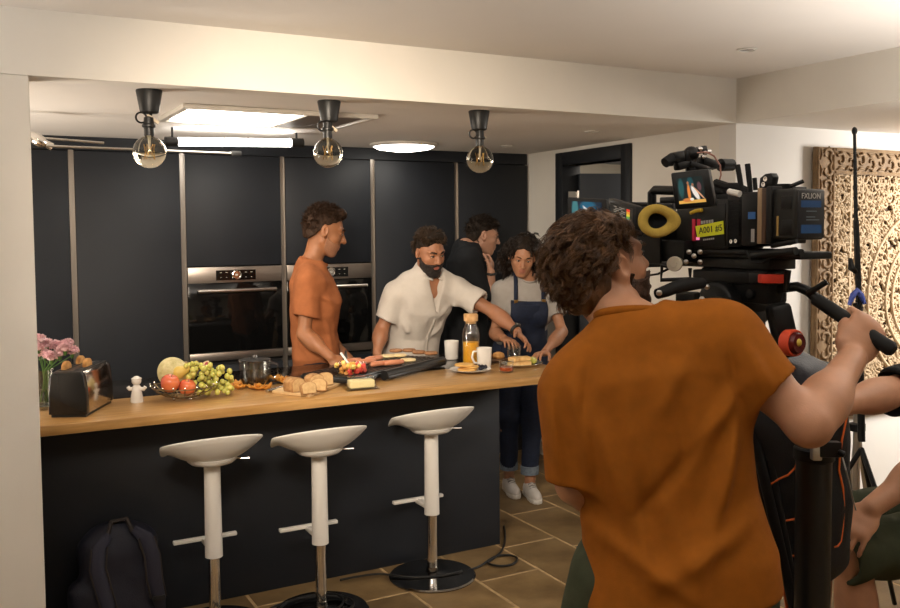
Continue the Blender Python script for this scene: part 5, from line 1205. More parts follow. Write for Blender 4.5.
b = B(); rect(b, 761.5, 188, 765.5, 244, XL-0.010, 1.80); b.build('brown_plate', mat('brown_plate',(0.07,0.035,0.018),0.5), rig, bevel=0.002)
b = B(); rect(b, 765.5, 186, 771, 244, XL-0.012, 1.81); b.build('adapter_plate', camb, rig, bevel=0.003)
# battery with its printed rear face
b = B(); ba = rect(b, 771, 189, 795, 240, XL-0.004, XL+0.098); bat = b.build('battery', camg, rig, bevel=0.008, seg=3)
for y0, y1 in ((196,209),(220,234)):
    b = B(); rect(b, 781, y0, 791.5, y1, XL-0.0065, XL-0.003); b.build('grip_pad', camb, bat, bevel=0.001)
b = B(); rect(b, 776.5, 216, 778, 236, XL-0.0062, XL-0.003); b.build('gold_print', mat('gold_print',(0.35,0.22,0.06),0.5), bat)
yr = ba[0]; x0, x1, z0, z1 = XL+0.004, XL+0.092, ba[2]+0.004, ba[3]-0.003; zh = z1-z0; xw = x1-x0
lb = B().box((x0,yr-0.0022,z0),(x1,yr+0.002,z1)).build('rear_label', mat('label_black',(0.012,0.012,0.014),0.35), bat, bevel=0.001)
blue = mat('label_blue', (0.010,0.055,0.16), 0.35)
B().box((x0+xw*0.10,yr-0.0034,z0+zh*0.64),(x1-xw*0.14,yr-0.002,z0+zh*0.78)).build('blue_band', blue, lb)
B().box((x0+xw*0.10,yr-0.0034,z0+zh*0.10),(x1-xw*0.12,yr-0.002,z0+zh*0.28)).build('blue_band', blue, lb)
tb = B(); text_mesh(tb, 'FXLION', basis(((x0+x1)/2-0.003,yr-0.0036,z0+zh*0.87),(1,0,0),(0,0,1),(0,-1,0)), 0.0185); tb.build('battery_lettering', mat('silver_print',(0.40,0.39,0.37),0.4), lb)
tb = B()
for zz, ww in ((0.55,0.4),(0.43,0.34),(0.37,0.5)): tb.box((x0+xw*0.3,yr-0.003,z0+zh*zz),(x0+xw*(0.3+ww),yr-0.0021,z0+zh*(zz+0.02)))
o = tb.build('small_print', mat('dim_print',(0.12,0.16,0.18),0.5), lb); o['kind'] = 'stuff'
b = B(); p = at_x(776,187,XL+0.04); b.cyl(p+Vector((0,-0.02,-0.02)), p+Vector((0,-0.02,0.006)), 0.02); b.tube([p+Vector((0,-0.03,-0.004)), p+Vector((0.03,-0.055,0.012))], 0.005); b.build('battery_latch', camb, rig)
# sticker, red label, small print on the camera side
def side(px, py, dx=0.0): q = at_x(px, py, XL-0.0005-dx); return q
def sideM(px, py, dx, ang): 
    o_ = side(px, py, dx); xx = Vector((0,-1,0)); zz = Vector((0,0,1)); ca, sa = math.cos(ang), math.sin(ang)
    return basis(o_, xx*ca+zz*sa, zz*ca-xx*sa, (-1,0,0))
b = B(); rect(b, 697, 204, 725, 246, XL-0.003, XL+0.002); pn = b.build('side_panel', camb, body, bevel=0.001)
M4 = sideM(710.5, 229.5, 0.004, 0.10)
b = B(); b.prism([(-0.047,-0.016),(0.046,-0.016),(0.046,0.017),(-0.052,0.014)], 0.0, 0.0015, M4); st = b.build('yellow_sticker', mat('fluorescent_yellow',(0.70,0.72,0.02),0.6), body)
tb = B(); text_mesh(tb, 'A001 #5', sideM(710.5, 229.5, 0.0062, 0.10), 0.0235); tb.build('sticker_writing', mat('marker_ink',(0.02,0.02,0.02),0.6), st)
red = mat('red_label', (0.55,0.02,0.06), 0.5)
b = B(); rect(b, 692, 219, 694.5, 241, XL-0.005, XL); b.build('red_stripe', red, body)
b = B(); rect(b, 697, 219, 700, 226, XL-0.005, XL); b.build('red_mark', red, body)
b = B(); rect(b, 696, 237, 699, 240, XL-0.005, XL); b.build('pink_lamp', emission('pink_lamp',(1.0,0.25,0.5),0.6), body)
tb = B(); text_mesh(tb, 'VENICE' if False else 'CAMERA', sideM(708, 222, 0.0036, 0.06), 0.011) if False else None
for i in range(5):
    q = sideM(702+i*2.6, 222.4-i*0.3, 0.0036, 0.08); tb.prism([(-0.0033,-0.004),(0.0033,-0.004),(0.0033,0.004),(-0.0033,0.004)], 0, 0.0008, q)
for i in range(6):
    q = sideM(704+i*1.9, 239.8-i*0.25, 0.0036, 0.08); tb.prism([(-0.0024,-0.0022),(0.0024,-0.0022),(0.0024,0.0022),(-0.0024,0.0022)], 0, 0.0008, q)
o = tb.build('small_print', MATS['grey_print'], body); o['kind'] = 'stuff'
b = B(); b.tube([side(691,213,0.01), side(695,211,0.012), side(702,210,0.01)], 0.005, 8); b.build('yellow_tag', mat('yellow_tag',(0.55,0.36,0.02),0.5), body)
for px_, py_ in ((732,241.5),(736.5,241)):
    B().lathe([(0.005,0),(0.005,0.004),(0.003,0.004),(0.003,0.002),(0,0.002)], side(px_,py_,-0.002), 14, axis=(-1,0,0)).build('socket_ring', chrome, m1)
# eyepiece: yellow chamois eyecup on a black tube
ec = at_d(656.5, 221, 2.02); ax = Vector((-0.45,-0.87,-0.08)).normalized(); ex_, ey_, _ = frame(ax)
def ecp(a, rr, dz):
    c_, s_ = math.cos(a), math.sin(a); ox, oy = rr*c_*0.84, rr*s_*0.78
    R_ = CR; ox += 0.012*rr/0.045*max(0,c_)**3*1.1
    return ec + CR*ox - CD*oy + ax*dz
b = B(); prof = [(0.047,-0.010),(0.048,0.0),(0.045,0.004),(0.037,0.0055),(0.026,0.004),(0.0225,0.000),(0.021,-0.012)]
b.rings([[ecp(2*PI*j/40, r_, z_) for j in range(40)] for r_, z_ in prof], True, False); evc = b.build('eyecup', mat('yellow_chamois',(0.36,0.25,0.055),0.95,spec=0.05,noise=0.1,nscale=60,bump=0.2,bscale=200), rig, angle=180)
b = B(); b.rings([[ecp(2*PI*j/32, r_, z_) for j in range(32)] for r_, z_ in ((0.0225,-0.004),(0.018,-0.010),(0.010,-0.014),(0.001,-0.015))], True, False); b.build('eyepiece_glass', mat('eyepiece_glass',(0.004,0.004,0.005),0.5,spec=0.1), evc, angle=180)
evf = B(); evf.tube([ec-ax*0.018, ec-ax*0.035, ec-ax*0.05+Vector((0.03,-0.01,0)), ec-ax*0.05+Vector((0.055,0.0,0.0))], [0.030,0.030,0.028,0.026], 24); evf.build('viewfinder_tube', camb, rig)

# lens, matte box
lens = B().lathe([(0.058,0.0),(0.06,0.03),(0.052,0.05),(0.055,0.10),(0.055,0.16),(0.062,0.20),(0.062,0.24),(0.05,0.245),(0.045,0.22),(0.0,0.215)], (1.775, bodyd[1]-0.002, 1.62), 36, axis=(0,1,0)).build('lens', camb, rig, angle=35)
for yy in (0.06, 0.12, 0.17):
    B().lathe([(0.057,0),(0.060,0.001),(0.060,0.014),(0.057,0.015)], (1.775, bodyd[1]+yy, 1.62), 36, axis=(0,1,0)).build('focus_gear', rubber, lens)
my = bodyd[1]+0.20
mb = B(); mb.box((1.665,my,1.535),(1.68,my+0.13,1.725)).box((1.87,my,1.535),(1.885,my+0.13,1.725)).box((1.68,my,1.535),(1.87,my+0.13,1.55)).box((1.68,my,1.71),(1.87,my+0.13,1.725)).box((1.68,my,1.55),(1.715,my+0.02,1.71)).box((1.835,my,1.55),(1.87,my+0.02,1.71))
mb.build('matte_box', camb, rig, bevel=0.003)
b = B(); rect(b, 604, 207, 660, 263, XL-0.045, XL-0.037); b.build('matte_box_flag', camb, rig, bevel=0.002)
b = B(); rect(b, 640, 240, 684, 262, XL-0.03, XL+0.05); b.build('lens_motor', camb, rig, bevel=0.008)
# monitors
def screen_mat(name, blobs, bg, strength):
    m = bpy.data.materials.new(name); m.use_nodes = True; nt = m.node_tree; N = nt.nodes; L = nt.links; bs = N['Principled BSDF']; bs.inputs['Roughness'].default_value = 0.25
    tc = N.new('ShaderNodeUVMap'); sep = N.new('ShaderNodeSeparateXYZ'); L.new(tc.outputs[0], sep.inputs[0])
    col = N.new('ShaderNodeRGB'); col.outputs[0].default_value = (*bg, 1); cur = col.outputs[0]
    def math_(op, a, b_):
        n = N.new('ShaderNodeMath'); n.operation = op
        for i, v in enumerate((a, b_)):
            if isinstance(v, (int, float)): n.inputs[i].default_value = v
            else: L.new(v, n.inputs[i])
        return n.outputs[0]
    for cx_, cy_, rx_, ry_, sh_, c_ in blobs:
        dx = math_('SUBTRACT', sep.outputs[0], cx_); dy = math_('SUBTRACT', sep.outputs[1], cy_); dx = math_('SUBTRACT', dx, math_('MULTIPLY', dy, sh_))
        e_ = 2 if rx_ > 0 else 8
        a_ = math_('POWER', math_('ABSOLUTE', math_('DIVIDE', dx, abs(rx_)), 0), e_); b_ = math_('POWER', math_('ABSOLUTE', math_('DIVIDE', dy, ry_), 0), e_)
        mr_ = N.new('ShaderNodeMapRange'); mr_.inputs[1].default_value = 0.6; mr_.inputs[2].default_value = 1.5; mr_.inputs[3].default_value = 1.0; mr_.inputs[4].default_value = 0.0; L.new(math_('ADD', a_, b_), mr_.inputs[0]); mk = mr_.outputs[0]
        mx = N.new('ShaderNodeMix'); mx.data_type = 'RGBA'; L.new(mk, mx.inputs[0]); L.new(cur, mx.inputs[6]); mx.inputs[7].default_value = (*c_, 1); cur = mx.outputs[2]
    L.new(cur, bs.inputs['Base Color']); L.new(cur, bs.inputs['Emission Color']); bs.inputs['Emission Strength'].default_value = strength
    return m
def screen(name, corners, m, parent):
    """corners: top-left, top-right, bottom-right, bottom-left"""
    me = bpy.data.meshes.new(name); iv = rootmat(parent).inverted(); me.from_pydata([tuple(iv @ Vector(c_)) for c_ in (corners[3], corners[2], corners[1], corners[0])], [], [(0,1,2,3)])
    uv = me.uv_layers.new(name='UVMap'); 
    for i, c_ in enumerate(((0,0),(1,0),(1,1),(0,1))): uv.data[i].uv = c_
    return mkobj(name, me, m, parent, smooth=False)
kitchen_view = [(0.15,0.6,0.10,0.35,0.0,(0.015,0.075,0.085)), (0.52,0.75,0.12,0.25,0.0,(0.012,0.06,0.075)), (0.43,0.42,0.055,0.30,0.0,(0.62,0.22,0.05)), (0.42,0.78,0.035,0.06,0.0,(0.35,0.16,0.08)),
                (0.66,0.38,0.085,0.26,-0.35,(0.75,0.72,0.70)), (0.60,0.70,0.04,0.06,0.0,(0.30,0.14,0.08)), (0.80,0.36,0.035,0.24,-0.7,(0.55,0.30,0.18)), (0.84,0.62,0.07,0.16,0.0,(0.10,0.05,0.06)), (0.5,0.03,-0.6,0.09,0.0,(0.62,0.36,0.08)), (0.33,0.13,0.16,0.07,0.0,(0.55,0.20,0.05)), (0.5,0.15,0.07,0.05,0.0,(0.8,0.75,0.65))]
sm_top = screen_mat('monitor_picture', kitchen_view, (0.01,0.018,0.019), 0.55)
blue_view = [(0.12,0.6,0.10,0.5,0.0,(0.04,0.17,0.20)), (0.55,0.75,0.25,0.3,0.0,(0.012,0.10,0.19)), (0.40,0.35,0.06,0.3,0.3,(0.7,0.6,0.5)), (0.62,0.35,0.07,0.4,-0.5,(0.8,0.85,0.9)), (0.85,0.3,0.05,0.3,0.0,(0.4,0.35,0.4))]
sm_left = screen_mat('monitor_picture_blue', blue_view, (0.008,0.02,0.04), 0.55)
bars = [(-0.80,0.60-0.09*i,-0.07,0.05,0.0,c_) for i, c_ in enumerate(((0.8,0.05,0.02),(0.8,0.35,0.03),(0.7,0.6,0.05),(0.15,0.45,0.08),(0.08,0.2,0.5),(0.3,0.1,0.4)))]
bars = [(0.80,0.86-0.11*i,-0.075,0.055,0.0,c_[5]) for i, c_ in enumerate(bars)]
txt = [((0.22+0.26*(k%2)+0.05*((k*7)%3)),0.88-0.075*(k//2),-(0.07+0.025*((k*5)%3)),0.014,0.0,(0.30,0.28,0.24)) for k in range(16)]
sm_scope = screen_mat('scope_screen', bars+txt, (0.006,0.006,0.006), 0.4)
def monitor(name, tl, tr, br, bl, d, inset, m, parent, thick=0.025):
    """housing from four pixel corners on one plane, screen inset inside the bezel"""
    P4 = [Vector(p_) for p_ in (tl, tr, br, bl)]; n = (P4[1]-P4[0]).cross(P4[3]-P4[0]).normalized()
    if n.dot(EYE-P4[0]) < 0: n = -n
    b = B(); b.add([p_ for p_ in P4] + [p_-n*thick for p_ in P4], [(0,1,2,3),(7,6,5,4),(0,4,5,1),(1,5,6,2),(2,6,7,3),(3,7,4,0)])
    o = b.build(name, camb, parent, bevel=0.004); l, t_, r_, bo = inset
    def lerp2(u, v): return P4[0].lerp(P4[1], u).lerp(P4[3].lerp(P4[2], u), v) + n*0.0012
    screen('screen', [lerp2(l,t_), lerp2(1-r_,t_), lerp2(1-r_,1-bo), lerp2(l,1-bo)], m, o); return o
Ym = 1.735
monitor('top_monitor', at_d(670.5,173,2.14), at_d(708.5,168.5,2.10), at_d(715.5,206,2.10), at_d(675,209.5,2.14), 0, (0.13,0.17,0.20,0.13), sm_top, rig, 0.03)
pl = [at_d(567,197,2.45), at_d(606.5,199,2.40), at_d(607,226,2.40), at_d(567,225,2.45)]
monitor('front_monitor', *pl, 0, (0.12,0.14,0.12,0.12), sm_left, rig, 0.02)
pl = [at_d(608,198,2.36), at_d(635.5,206,2.24), at_d(635,234,2.24), at_d(608.5,227,2.36)]
monitor('side_monitor', *pl, 0, (0.10,0.12,0.08,0.1), sm_scope, rig, 0.02)
ar = B(); ar.tube([at_d(606,212,2.42), at_d(622,222,2.36), at_d(640,232,2.30), (1.72,bodyd[1]+0.05,1.66)], 0.012); ar.build('monitor_arm', camb, rig)
# top handle, monitor mount, cables and accessories
hb = B(); hb.tube([at_x(652,205,XL+0.05), at_x(652,193,XL+0.05), at_x(655,190,XL+0.05), at_x(690,191,XL+0.05), at_x(726,190,XL+0.05), at_x(728,200,XL+0.05)], 0.013, 12); hb.build('top_handle', camb, rig)
B().box((XL+0.03, bodyd[0], bodyd[3]-0.002),(XL+0.11, bodyd[1]+0.10, bodyd[3]+0.014)).build('top_plate', camb, rig, bevel=0.003)
mm = Vector(at_y(691,168,Ym+0.01))
b = B(); b.cyl(mm+Vector((0,0.0,-0.03)), mm+Vector((0,0.0,0.03)), 0.014); b.ell(mm+Vector((0,0,0.035)),(0.02,0.02,0.02)); b.build('monitor_mount', camb, rig)
acc = [(688,157,0.03,0.022,0.03),(677,157,0.034,0.024,0.026),(668,162,0.026,0.02,0.018),(698,150.5,0.05,0.02,0.018),(707,163,0.05,0.03,0.022),(683,165,0.05,0.02,0.02),(697,167,0.07,0.03,0.016)]
for i, (px_, py_, sx, sy, sz) in enumerate(acc):
    c_ = at_y(px_, py_, Ym+0.01); B().cbox(c_, (sx,sy,sz), Matrix.Rotation(0.2*(-1)**i,3,'Y')).build('mount_block', camb, rig, bevel=0.004)
for px_, py_ in ((700,149),(705,153),(709,151.5),(703,157)):
    B().ell(at_y(px_,py_,Ym-0.005),(0.007,0.007,0.006),10,6).build('silver_plug', chrome, rig)
b = B(); b.tube([at_y(665,163,Ym), at_y(672,158,Ym)], 0.013, 12); b.build('thumb_knob', rubber, rig)
b = B(); b.tube([at_y(712,167,Ym+0.04), at_y(721,164.5,Ym+0.04)], 0.008, 10); b.tube([at_y(720.5,165,Ym+0.04), at_y(732,165,Ym+0.04)], [0.017,0.016], 14); b.build('support_arm', camb, rig)
b = B(); b.tube([at_y(697,153,Ym-0.01), at_y(706,152,Ym-0.02), at_y(714,156,Ym-0.02), at_y(720,165,Ym-0.02), at_y(721,175,Ym-0.01), at_y(718,185,Ym)], 0.0022, 6); b.build('pink_cable', mat('pink_cable',(0.45,0.22,0.17),0.5), rig)
b = B(); b.tube([at_x(716,183,XL+0.03), at_x(728,187,XL+0.02), at_x(738,187,XL+0.02), at_x(748,192,XL+0.03)], 0.011, 8); b.build('cable_sleeve', rubber, rig)
b = B(); b.tube([at_x(729,191.5,XL), at_x(740,194,XL)], 0.008, 8); b.build('white_tape', white_pl, rig)
for (xa,ya),(xb_,yb_) in (((742.5,194),(737.5,165)),((750.5,192),(747.5,164))):
    b = B(); b.tube([at_x(xa,ya,XL+0.02), at_x((xa+xb_)/2,(ya+yb_)/2,XL+0.02), at_x(xb_,yb_,XL+0.02)], [0.0058,0.0068,0.0068], 10); b.build('antenna', rubber, rig)
b = B(); b.tube([at_x(755.5,190,XL+0.02), at_x(754.5,178,XL+0.02)], 0.0055, 10); b.build('antenna', rubber, rig)
b = B(); pc = [(759,188),(760,178),(765,174),(771,173),(773,177),(771,188)]
pts = [at_x(x_,y_,XL+0.01) for x_,y_ in pc]; n_ = len(pts); b.add(pts+[p_+Vector((0.02,0,0)) for p_ in pts], [tuple(range(n_)), tuple(range(2*n_-1,n_-1,-1))]+[(i,(i+1)%n_,n_+(i+1)%n_,n_+i) for i in range(n_)])
br = b.build('rear_bracket', camb, rig, bevel=0.001)
for px_, py_ in ((766,179),(764,184.5)): B().lathe([(0.006,0),(0.006,0.003),(0.0035,0.003),(0.0035,0.001),(0,0.001)], at_x(px_,py_,XL+0.009), 14, axis=(-1,0,0)).build('screw_eye', chrome, br)
# base plate, rods, follow focus
b = B(); bp_ = rect(b, 688, 251, 800, 258, XL+0.01, 1.82); b.build('base_plate', camb, rig, bevel=0.003)
b = B(); rect(b, 680, 258, 770, 268, XL+0.02, 1.81); b.build('dovetail_plate', camg, rig, bevel=0.003)
for xo in (0.012, 0.10):
    y0_, y1_ = at_x(802,250,XL+xo).y, my+0.12; B().cyl((XL+xo,y0_,1.588),(XL+xo,y1_,1.588),0.0085).build('support_rod', camb, rig)
b = B(); b.tube([at_x(752,256,XL-0.01), at_x(796,251,XL-0.01)], 0.0095, 12); b.build('support_rod', camb, rig)
b = B(); b.tube([at_x(772,246,XL), at_x(797,241,XL)], 0.006, 10); b.build('support_rod', camb, rig)
b = B(); b.tube([at_x(745,250,XL-0.004), at_x(752,262,XL-0.01), at_x(762,263,XL-0.01), at_x(772,257,XL-0.01)], 0.003, 6); b.build('power_cable', rubber, rig)
ffc = at_d(674.5, 264, 2.12); fax = Vector((-0.75,-0.65,0)).normalized()
ff = B().lathe([(0.0,0.012),(0.006,0.012),(0.007,0.009),(0.0165,0.009),(0.0175,0.004),(0.0175,-0.01),(0.0,-0.01)], ffc, 28, axis=fax).build('focus_knob', mat('ivory_disc',(0.55,0.50,0.40),0.4), rig, angle=30)
B().cyl(ffc-fax*0.01, ffc-fax*0.09, 0.012).build('focus_gearbox', camb, rig)
fr_ = B(); fr_.tube([at_d(672,268,2.14), at_d(662,266,2.14), at_d(661,280,2.14), at_d(690,279,2.14), at_d(690,268,2.14)], 0.005, 8); fr_.build('focus_bracket', camb, rig)
b = B(); b.tube([at_d(640,272,2.25), at_d(648,275.5,2.2), at_d(658,274,2.16), at_d(670,268,2.14)], 0.0028, 6); b.build('focus_cable', rubber, rig)
for px_, py_, d_ in ((689,252,2.1),(694,256,2.1),(700,262,2.12),(686,262,2.12),(700,252,2.1)):
    B().ell(at_d(px_,py_,d_),(0.006,0.006,0.006),10,6).build('bolt_head', steel, rig)
# ================================================================ tripod
tc = Vector((1.765, 1.705, 0))
tri = thing('tripod', 'black tripod with fluid head and red brake lever', 'tripod', tc)
b = B(); b.cbox(tc+Vector((0,0,1.525)), (0.10,0.20,0.03)); b.build('head_plate', camb, tri, bevel=0.004)
hd_ = B(); hd_.lathe([(0.055,-0.075),(0.062,-0.07),(0.062,0.07),(0.055,0.075)], tc+Vector((0,0,1.45)), 32, axis=(1,0,0)); hd_.box((tc.x-0.05,tc.y-0.06,1.36),(tc.x+0.05,tc.y+0.06,1.45)); hd_.build('fluid_head', camb, tri, bevel=0.003)
B().lathe([(0.07,0.0),(0.075,0.01),(0.07,0.05),(0.05,0.06)], tc+Vector((0,0,1.31)), 32).build('pan_base', camg, tri)
B().lathe([(0.0,0.0),(0.03,0.0),(0.055,0.04),(0.06,0.06)], tc+Vector((0,0,1.25)), 28).build('bowl', camb, tri)
b = B(); b.cbox(at_d(770,278.5,2.2), (0.055,0.04,0.022), Matrix.Rotation(CAM_YAW,3,'Z').inverted()); b.build('red_lever', mat('red_anodised',(0.62,0.045,0.02),0.4), tri, bevel=0.003)
b = B(); b.cbox(at_d(762,278,2.22), (0.04,0.05,0.03)); b.build('lever_block', camb, tri, bevel=0.004)
ph = B(); ph.tube([at_d(770,290,2.24), at_d(784,288,2.22), at_d(797,286.5,2.2), at_d(808,291,2.18), BAR0, BAR1], [0.012,0.012,0.012,0.012,0.012,0.0125], 14); pho = ph.build('pan_handle', camb, tri)
b = B(); dd_ = (BAR1-BAR0).normalized(); b.tube([BAR0-dd_*0.02, BAR0+dd_*0.02, BAR1-dd_*0.04, BAR1+dd_*0.0, BAR1+dd_*0.008], [0.015,0.0165,0.0165,0.0175,0.012], 16); b.build('grip', rubber, pho)
b = B(); b.tube([at_d(808,293,2.17), at_d(817,288,2.15), at_d(827,281.5,2.14)], [0.008,0.0065,0.007], 10); b.build('clamp_lever', camb, pho)
b = B(); b.tube([at_d(786,291,2.2), at_d(787,278,2.2), at_d(788,270,2.2)], [0.006,0.008,0.008], 10); b.build('drag_knob', camb, tri)
b = B(); b.tube([at_d(702,283,2.15), at_d(690,284,2.12), at_d(676,287,2.10), at_d(666,291,2.09), at_d(657,294,2.08)], [0.013,0.016,0.015,0.014,0.012], 14); fh = b.build('front_handle', rubber, tri)
B().lathe([(0.007,0),(0.007,0.002),(0.004,0.003),(0,0.003)], at_d(659,293,2.07), 12, axis=-CF).build('handle_screw', steel, fh)
for px_, py_, d_ in ((702,299,2.2),(707,287,2.2)): B().ell(at_d(px_,py_,d_),(0.007,0.007,0.007),10,6).build('bolt_head', steel, tri)
for sx, sy, sz in ((688,300,0.05),(700,310,0.07),(720,305,0.08)):
    B().cbox(at_d(sx,sy,2.27),(sz,0.05,0.04),Matrix.Rotation(0.5,3,'Z')).build('head_casting', camg, tri, bevel=0.006)
b = B(); rect(b, 700, 268, 768, 302, XL+0.03, 1.80); b.build('head_side_plate', camb, tri, bevel=0.008)
for i_, (px_, py_) in enumerate(((712,274),(730,282),(748,276),(722,294),(752,294))): B().lathe([(0.012,0),(0.012,0.010),(0.009,0.012),(0,0.012)], at_x(px_,py_,XL+0.031), 16, axis=(-1,0,0)).build('adjust_knob', rubber, tri)
for a in (2.3, 4.6, 0.55):
    dv_ = Vector((math.cos(a), math.sin(a), 0)); top = tc + dv_*0.05 + Vector((0,0,1.27)); mid = tc + dv_*0.26 + Vector((0,0,0.65)); ft = tc + dv_*0.47 + Vector((0,0,0.02))
    l_ = B(); l_.tube([top+dv_.cross(Vector((0,0,1)))*0.02, mid], 0.013, 10); l_.tube([top-dv_.cross(Vector((0,0,1)))*0.02, mid], 0.013, 10); l_.tube([mid+(top-mid)*0.06, ft], 0.015, 10); lo_ = l_.build('leg', camb, tri)
    B().ell(ft,(0.025,0.025,0.02)).build('rubber_foot', rubber, lo_)
# hanging lens accessory
acc_ = thing('hand_unit', 'hanging black hand unit with an orange-red ring dial', 'remote', at_d(790,340,2.18))
b = B(); b.tube([at_d(784,293,2.2), at_d(781,302,2.2), at_d(783,310,2.19)], 0.003, 6); b.build('cord', rubber, acc_)
b = B(); Rt_ = Rcols(CR, CF, -CD) @ Matrix.Rotation(-0.22,3,'Y'); b.cbox(at_d(783,330,2.19), (0.05,0.06,0.13), Rt_); b.build('housing', camb, acc_, bevel=0.012)
dc = at_d(794,343,2.14); dax = (-CF*0.85+CR*0.5).normalized()
dl_ = B().lathe([(0.026,-0.02),(0.031,-0.02),(0.0325,0.0),(0.031,0.006),(0.027,0.006),(0.025,0.0)], dc, 36, axis=dax).build('ring_dial', mat('orange_red_ring',(0.65,0.075,0.03),0.4), acc_)
B().lathe([(0.0255,0.0),(0.0255,0.010),(0.022,0.016),(0.0,0.018)], dc, 30, axis=dax).build('dial_cap', mat('dark_red_cap',(0.10,0.012,0.012),0.25), dl_)
B().ell(dc+dax*0.016-CR*0.004-CD*0.002,(0.009,0.009,0.010),14,8).build('yellow_spot', mat('yellow_print',(0.55,0.42,0.06),0.4), dl_)
# ================================================================ equipment bag and post
bagc = at_d(800, 480, 2.30)
bag = thing('equipment_bag', 'large black equipment bag with orange piping under the tripod head', 'bag', (bagc.x,bagc.y,0))
bmat_ = mat('black_nylon', (0.006,0.006,0.007), 0.6, bump=0.3, bscale=300)
Rb = Rcols(CR, CF, -CD)
pr = [bx3(at_d(793,470,2.34), (0.125,0.09,0.25), Rb @ Matrix.Rotation(0.03,3,'Y'), 0.05, 0.04), bx3(at_d(772,440,2.36), (0.10,0.09,0.14), Rb, 0.05, 0.05), bx3(at_d(796,390,2.36), (0.10,0.08,0.09), Rb @ Matrix.Rotation(0.25,3,'Y'), 0.05, 0.05), bx3(at_d(782,545,2.34), (0.085,0.08,0.10), Rb, 0.04, 0.05)]
lo, hi = around([at_d(735,350,2.3), at_d(870,600,2.3), at_d(735,600,2.45), at_d(870,350,2.45)], 0.1)
sdf_obj('bag_body', pr, [(lo, hi, 0.009)], bmat_, bag, wrinkle(0.010, 28, 91), 0.02)
orange = mat('orange_piping', (0.75,0.14,0.02), 0.5)
def on_bag(px_, py_):
    a_, b_ = 1.9, 2.5
    for t_ in np.linspace(1.95, 2.5, 120):
        if field(pr, np.array([A3(at_d(px_, py_, t_))]))[0] < 0.004: return at_d(px_, py_, t_-0.004)
    return at_d(px_, py_, 2.27)
for ln in ([(802,445),(800,456),(795,468),(788,475),(779,479),(768,486),(762,489)], [(851,398),(848,412),(845,426),(842,440),(840,455),(839,470),(843,488),(844,505),(843,525),(841,541),(838,546),(834,547)], [(773,521),(785,521),(799,518)], [(789,556),(800,556)], [(774,531),(780,535),(783,539),(778,544),(774,546)], [(780,548),(790,548)]):
    b = B(); b.tube([on_bag(*q_) for q_ in ln], 0.0028, 6); b.build('piping', orange, bag, angle=180)
b = B(); b.tube([on_bag(779,550), at_d(782,565,2.2), at_d(786,585,2.2), at_d(789,620,2.2), at_d(788,680,2.2)], 0.0035, 6); b.tube([on_bag(783,552), at_d(785,570,2.2), at_d(784,590,2.2), at_d(791,640,2.2), at_d(787,680,2.2)], 0.003, 6); b.build('cord', orange, bag)
b = B(); b.tube([on_bag(841,452), at_d(846,470,2.2), at_d(853,500,2.24), at_d(856,510,2.26)], 0.002, 6); b.build('grey_cable', mat('grey_cable',(0.25,0.24,0.22),0.4), bag)
fl = B(); pts_ = [[on_bag(x_, y_+3*math.sin(x_*0.4)) + Vector((0,0,0.004*math.sin(x_))) for x_ in range(768,812,4)] for y_ in (358,363,368,373,378)]
# folded rain cover on top of the bag
cv = thing('rain_cover', 'crumpled dark blue-grey rain cover lying on the equipment bag', 'cover', at_d(790,370,2.3))
prc = [bx3(at_d(786,372,2.30), (0.105,0.07,0.045), Rb @ Matrix.Rotation(0.30,3,'Y'), 0.03, 0.03), bx3(at_d(806,382,2.28), (0.055,0.06,0.03), Rb @ Matrix.Rotation(0.5,3,'Y'), 0.025, 0.03)]
lo, hi = around([at_d(755,345,2.2), at_d(835,410,2.45), at_d(755,410,2.2)], 0.06)
sdf_obj('cover', prc, [(lo, hi, 0.006)], mat('slate_nylon',(0.035,0.038,0.05),0.35,bump=0.2,bscale=200), cv, wrinkle(0.016, 60, 95, n=4), 0.03)
post = thing('support_post', 'thick black vertical post with a silver clamp before the equipment bag', 'post', (at_d(814,520,2.12).x, at_d(814,520,2.12).y, 0))
pc0 = at_d(814, 455, 2.12); B().cyl((pc0.x,pc0.y,0.02),(pc0.x,pc0.y,pc0.z),0.040,n=28).build('tube', mat('satin_black_metal',(0.010,0.010,0.010),0.3), post)
B().lathe([(0.0,0.0),(0.16,0.0),(0.16,0.012),(0.05,0.02),(0.041,0.03)], (pc0.x,pc0.y,0), 36).build('foot_plate', camb, post)
B().lathe([(0.042,0.0),(0.046,0.004),(0.046,0.028),(0.042,0.032),(0.0,0.032)], (pc0.x,pc0.y,pc0.z-0.012), 28).build('cap', camb, post)
b = B(); b.cbox(at_d(816,449,2.07), (0.022,0.02,0.05), Rb); b.build('silver_clamp', steel, post, bevel=0.003)
b = B(); b.cbox(at_d(829,449,2.07), (0.05,0.025,0.035), Rb); b.tube([at_d(838,452,2.06), at_d(845,455,2.05)], 0.008, 8); b.build('clamp_jaw', camb, post, bevel=0.003)
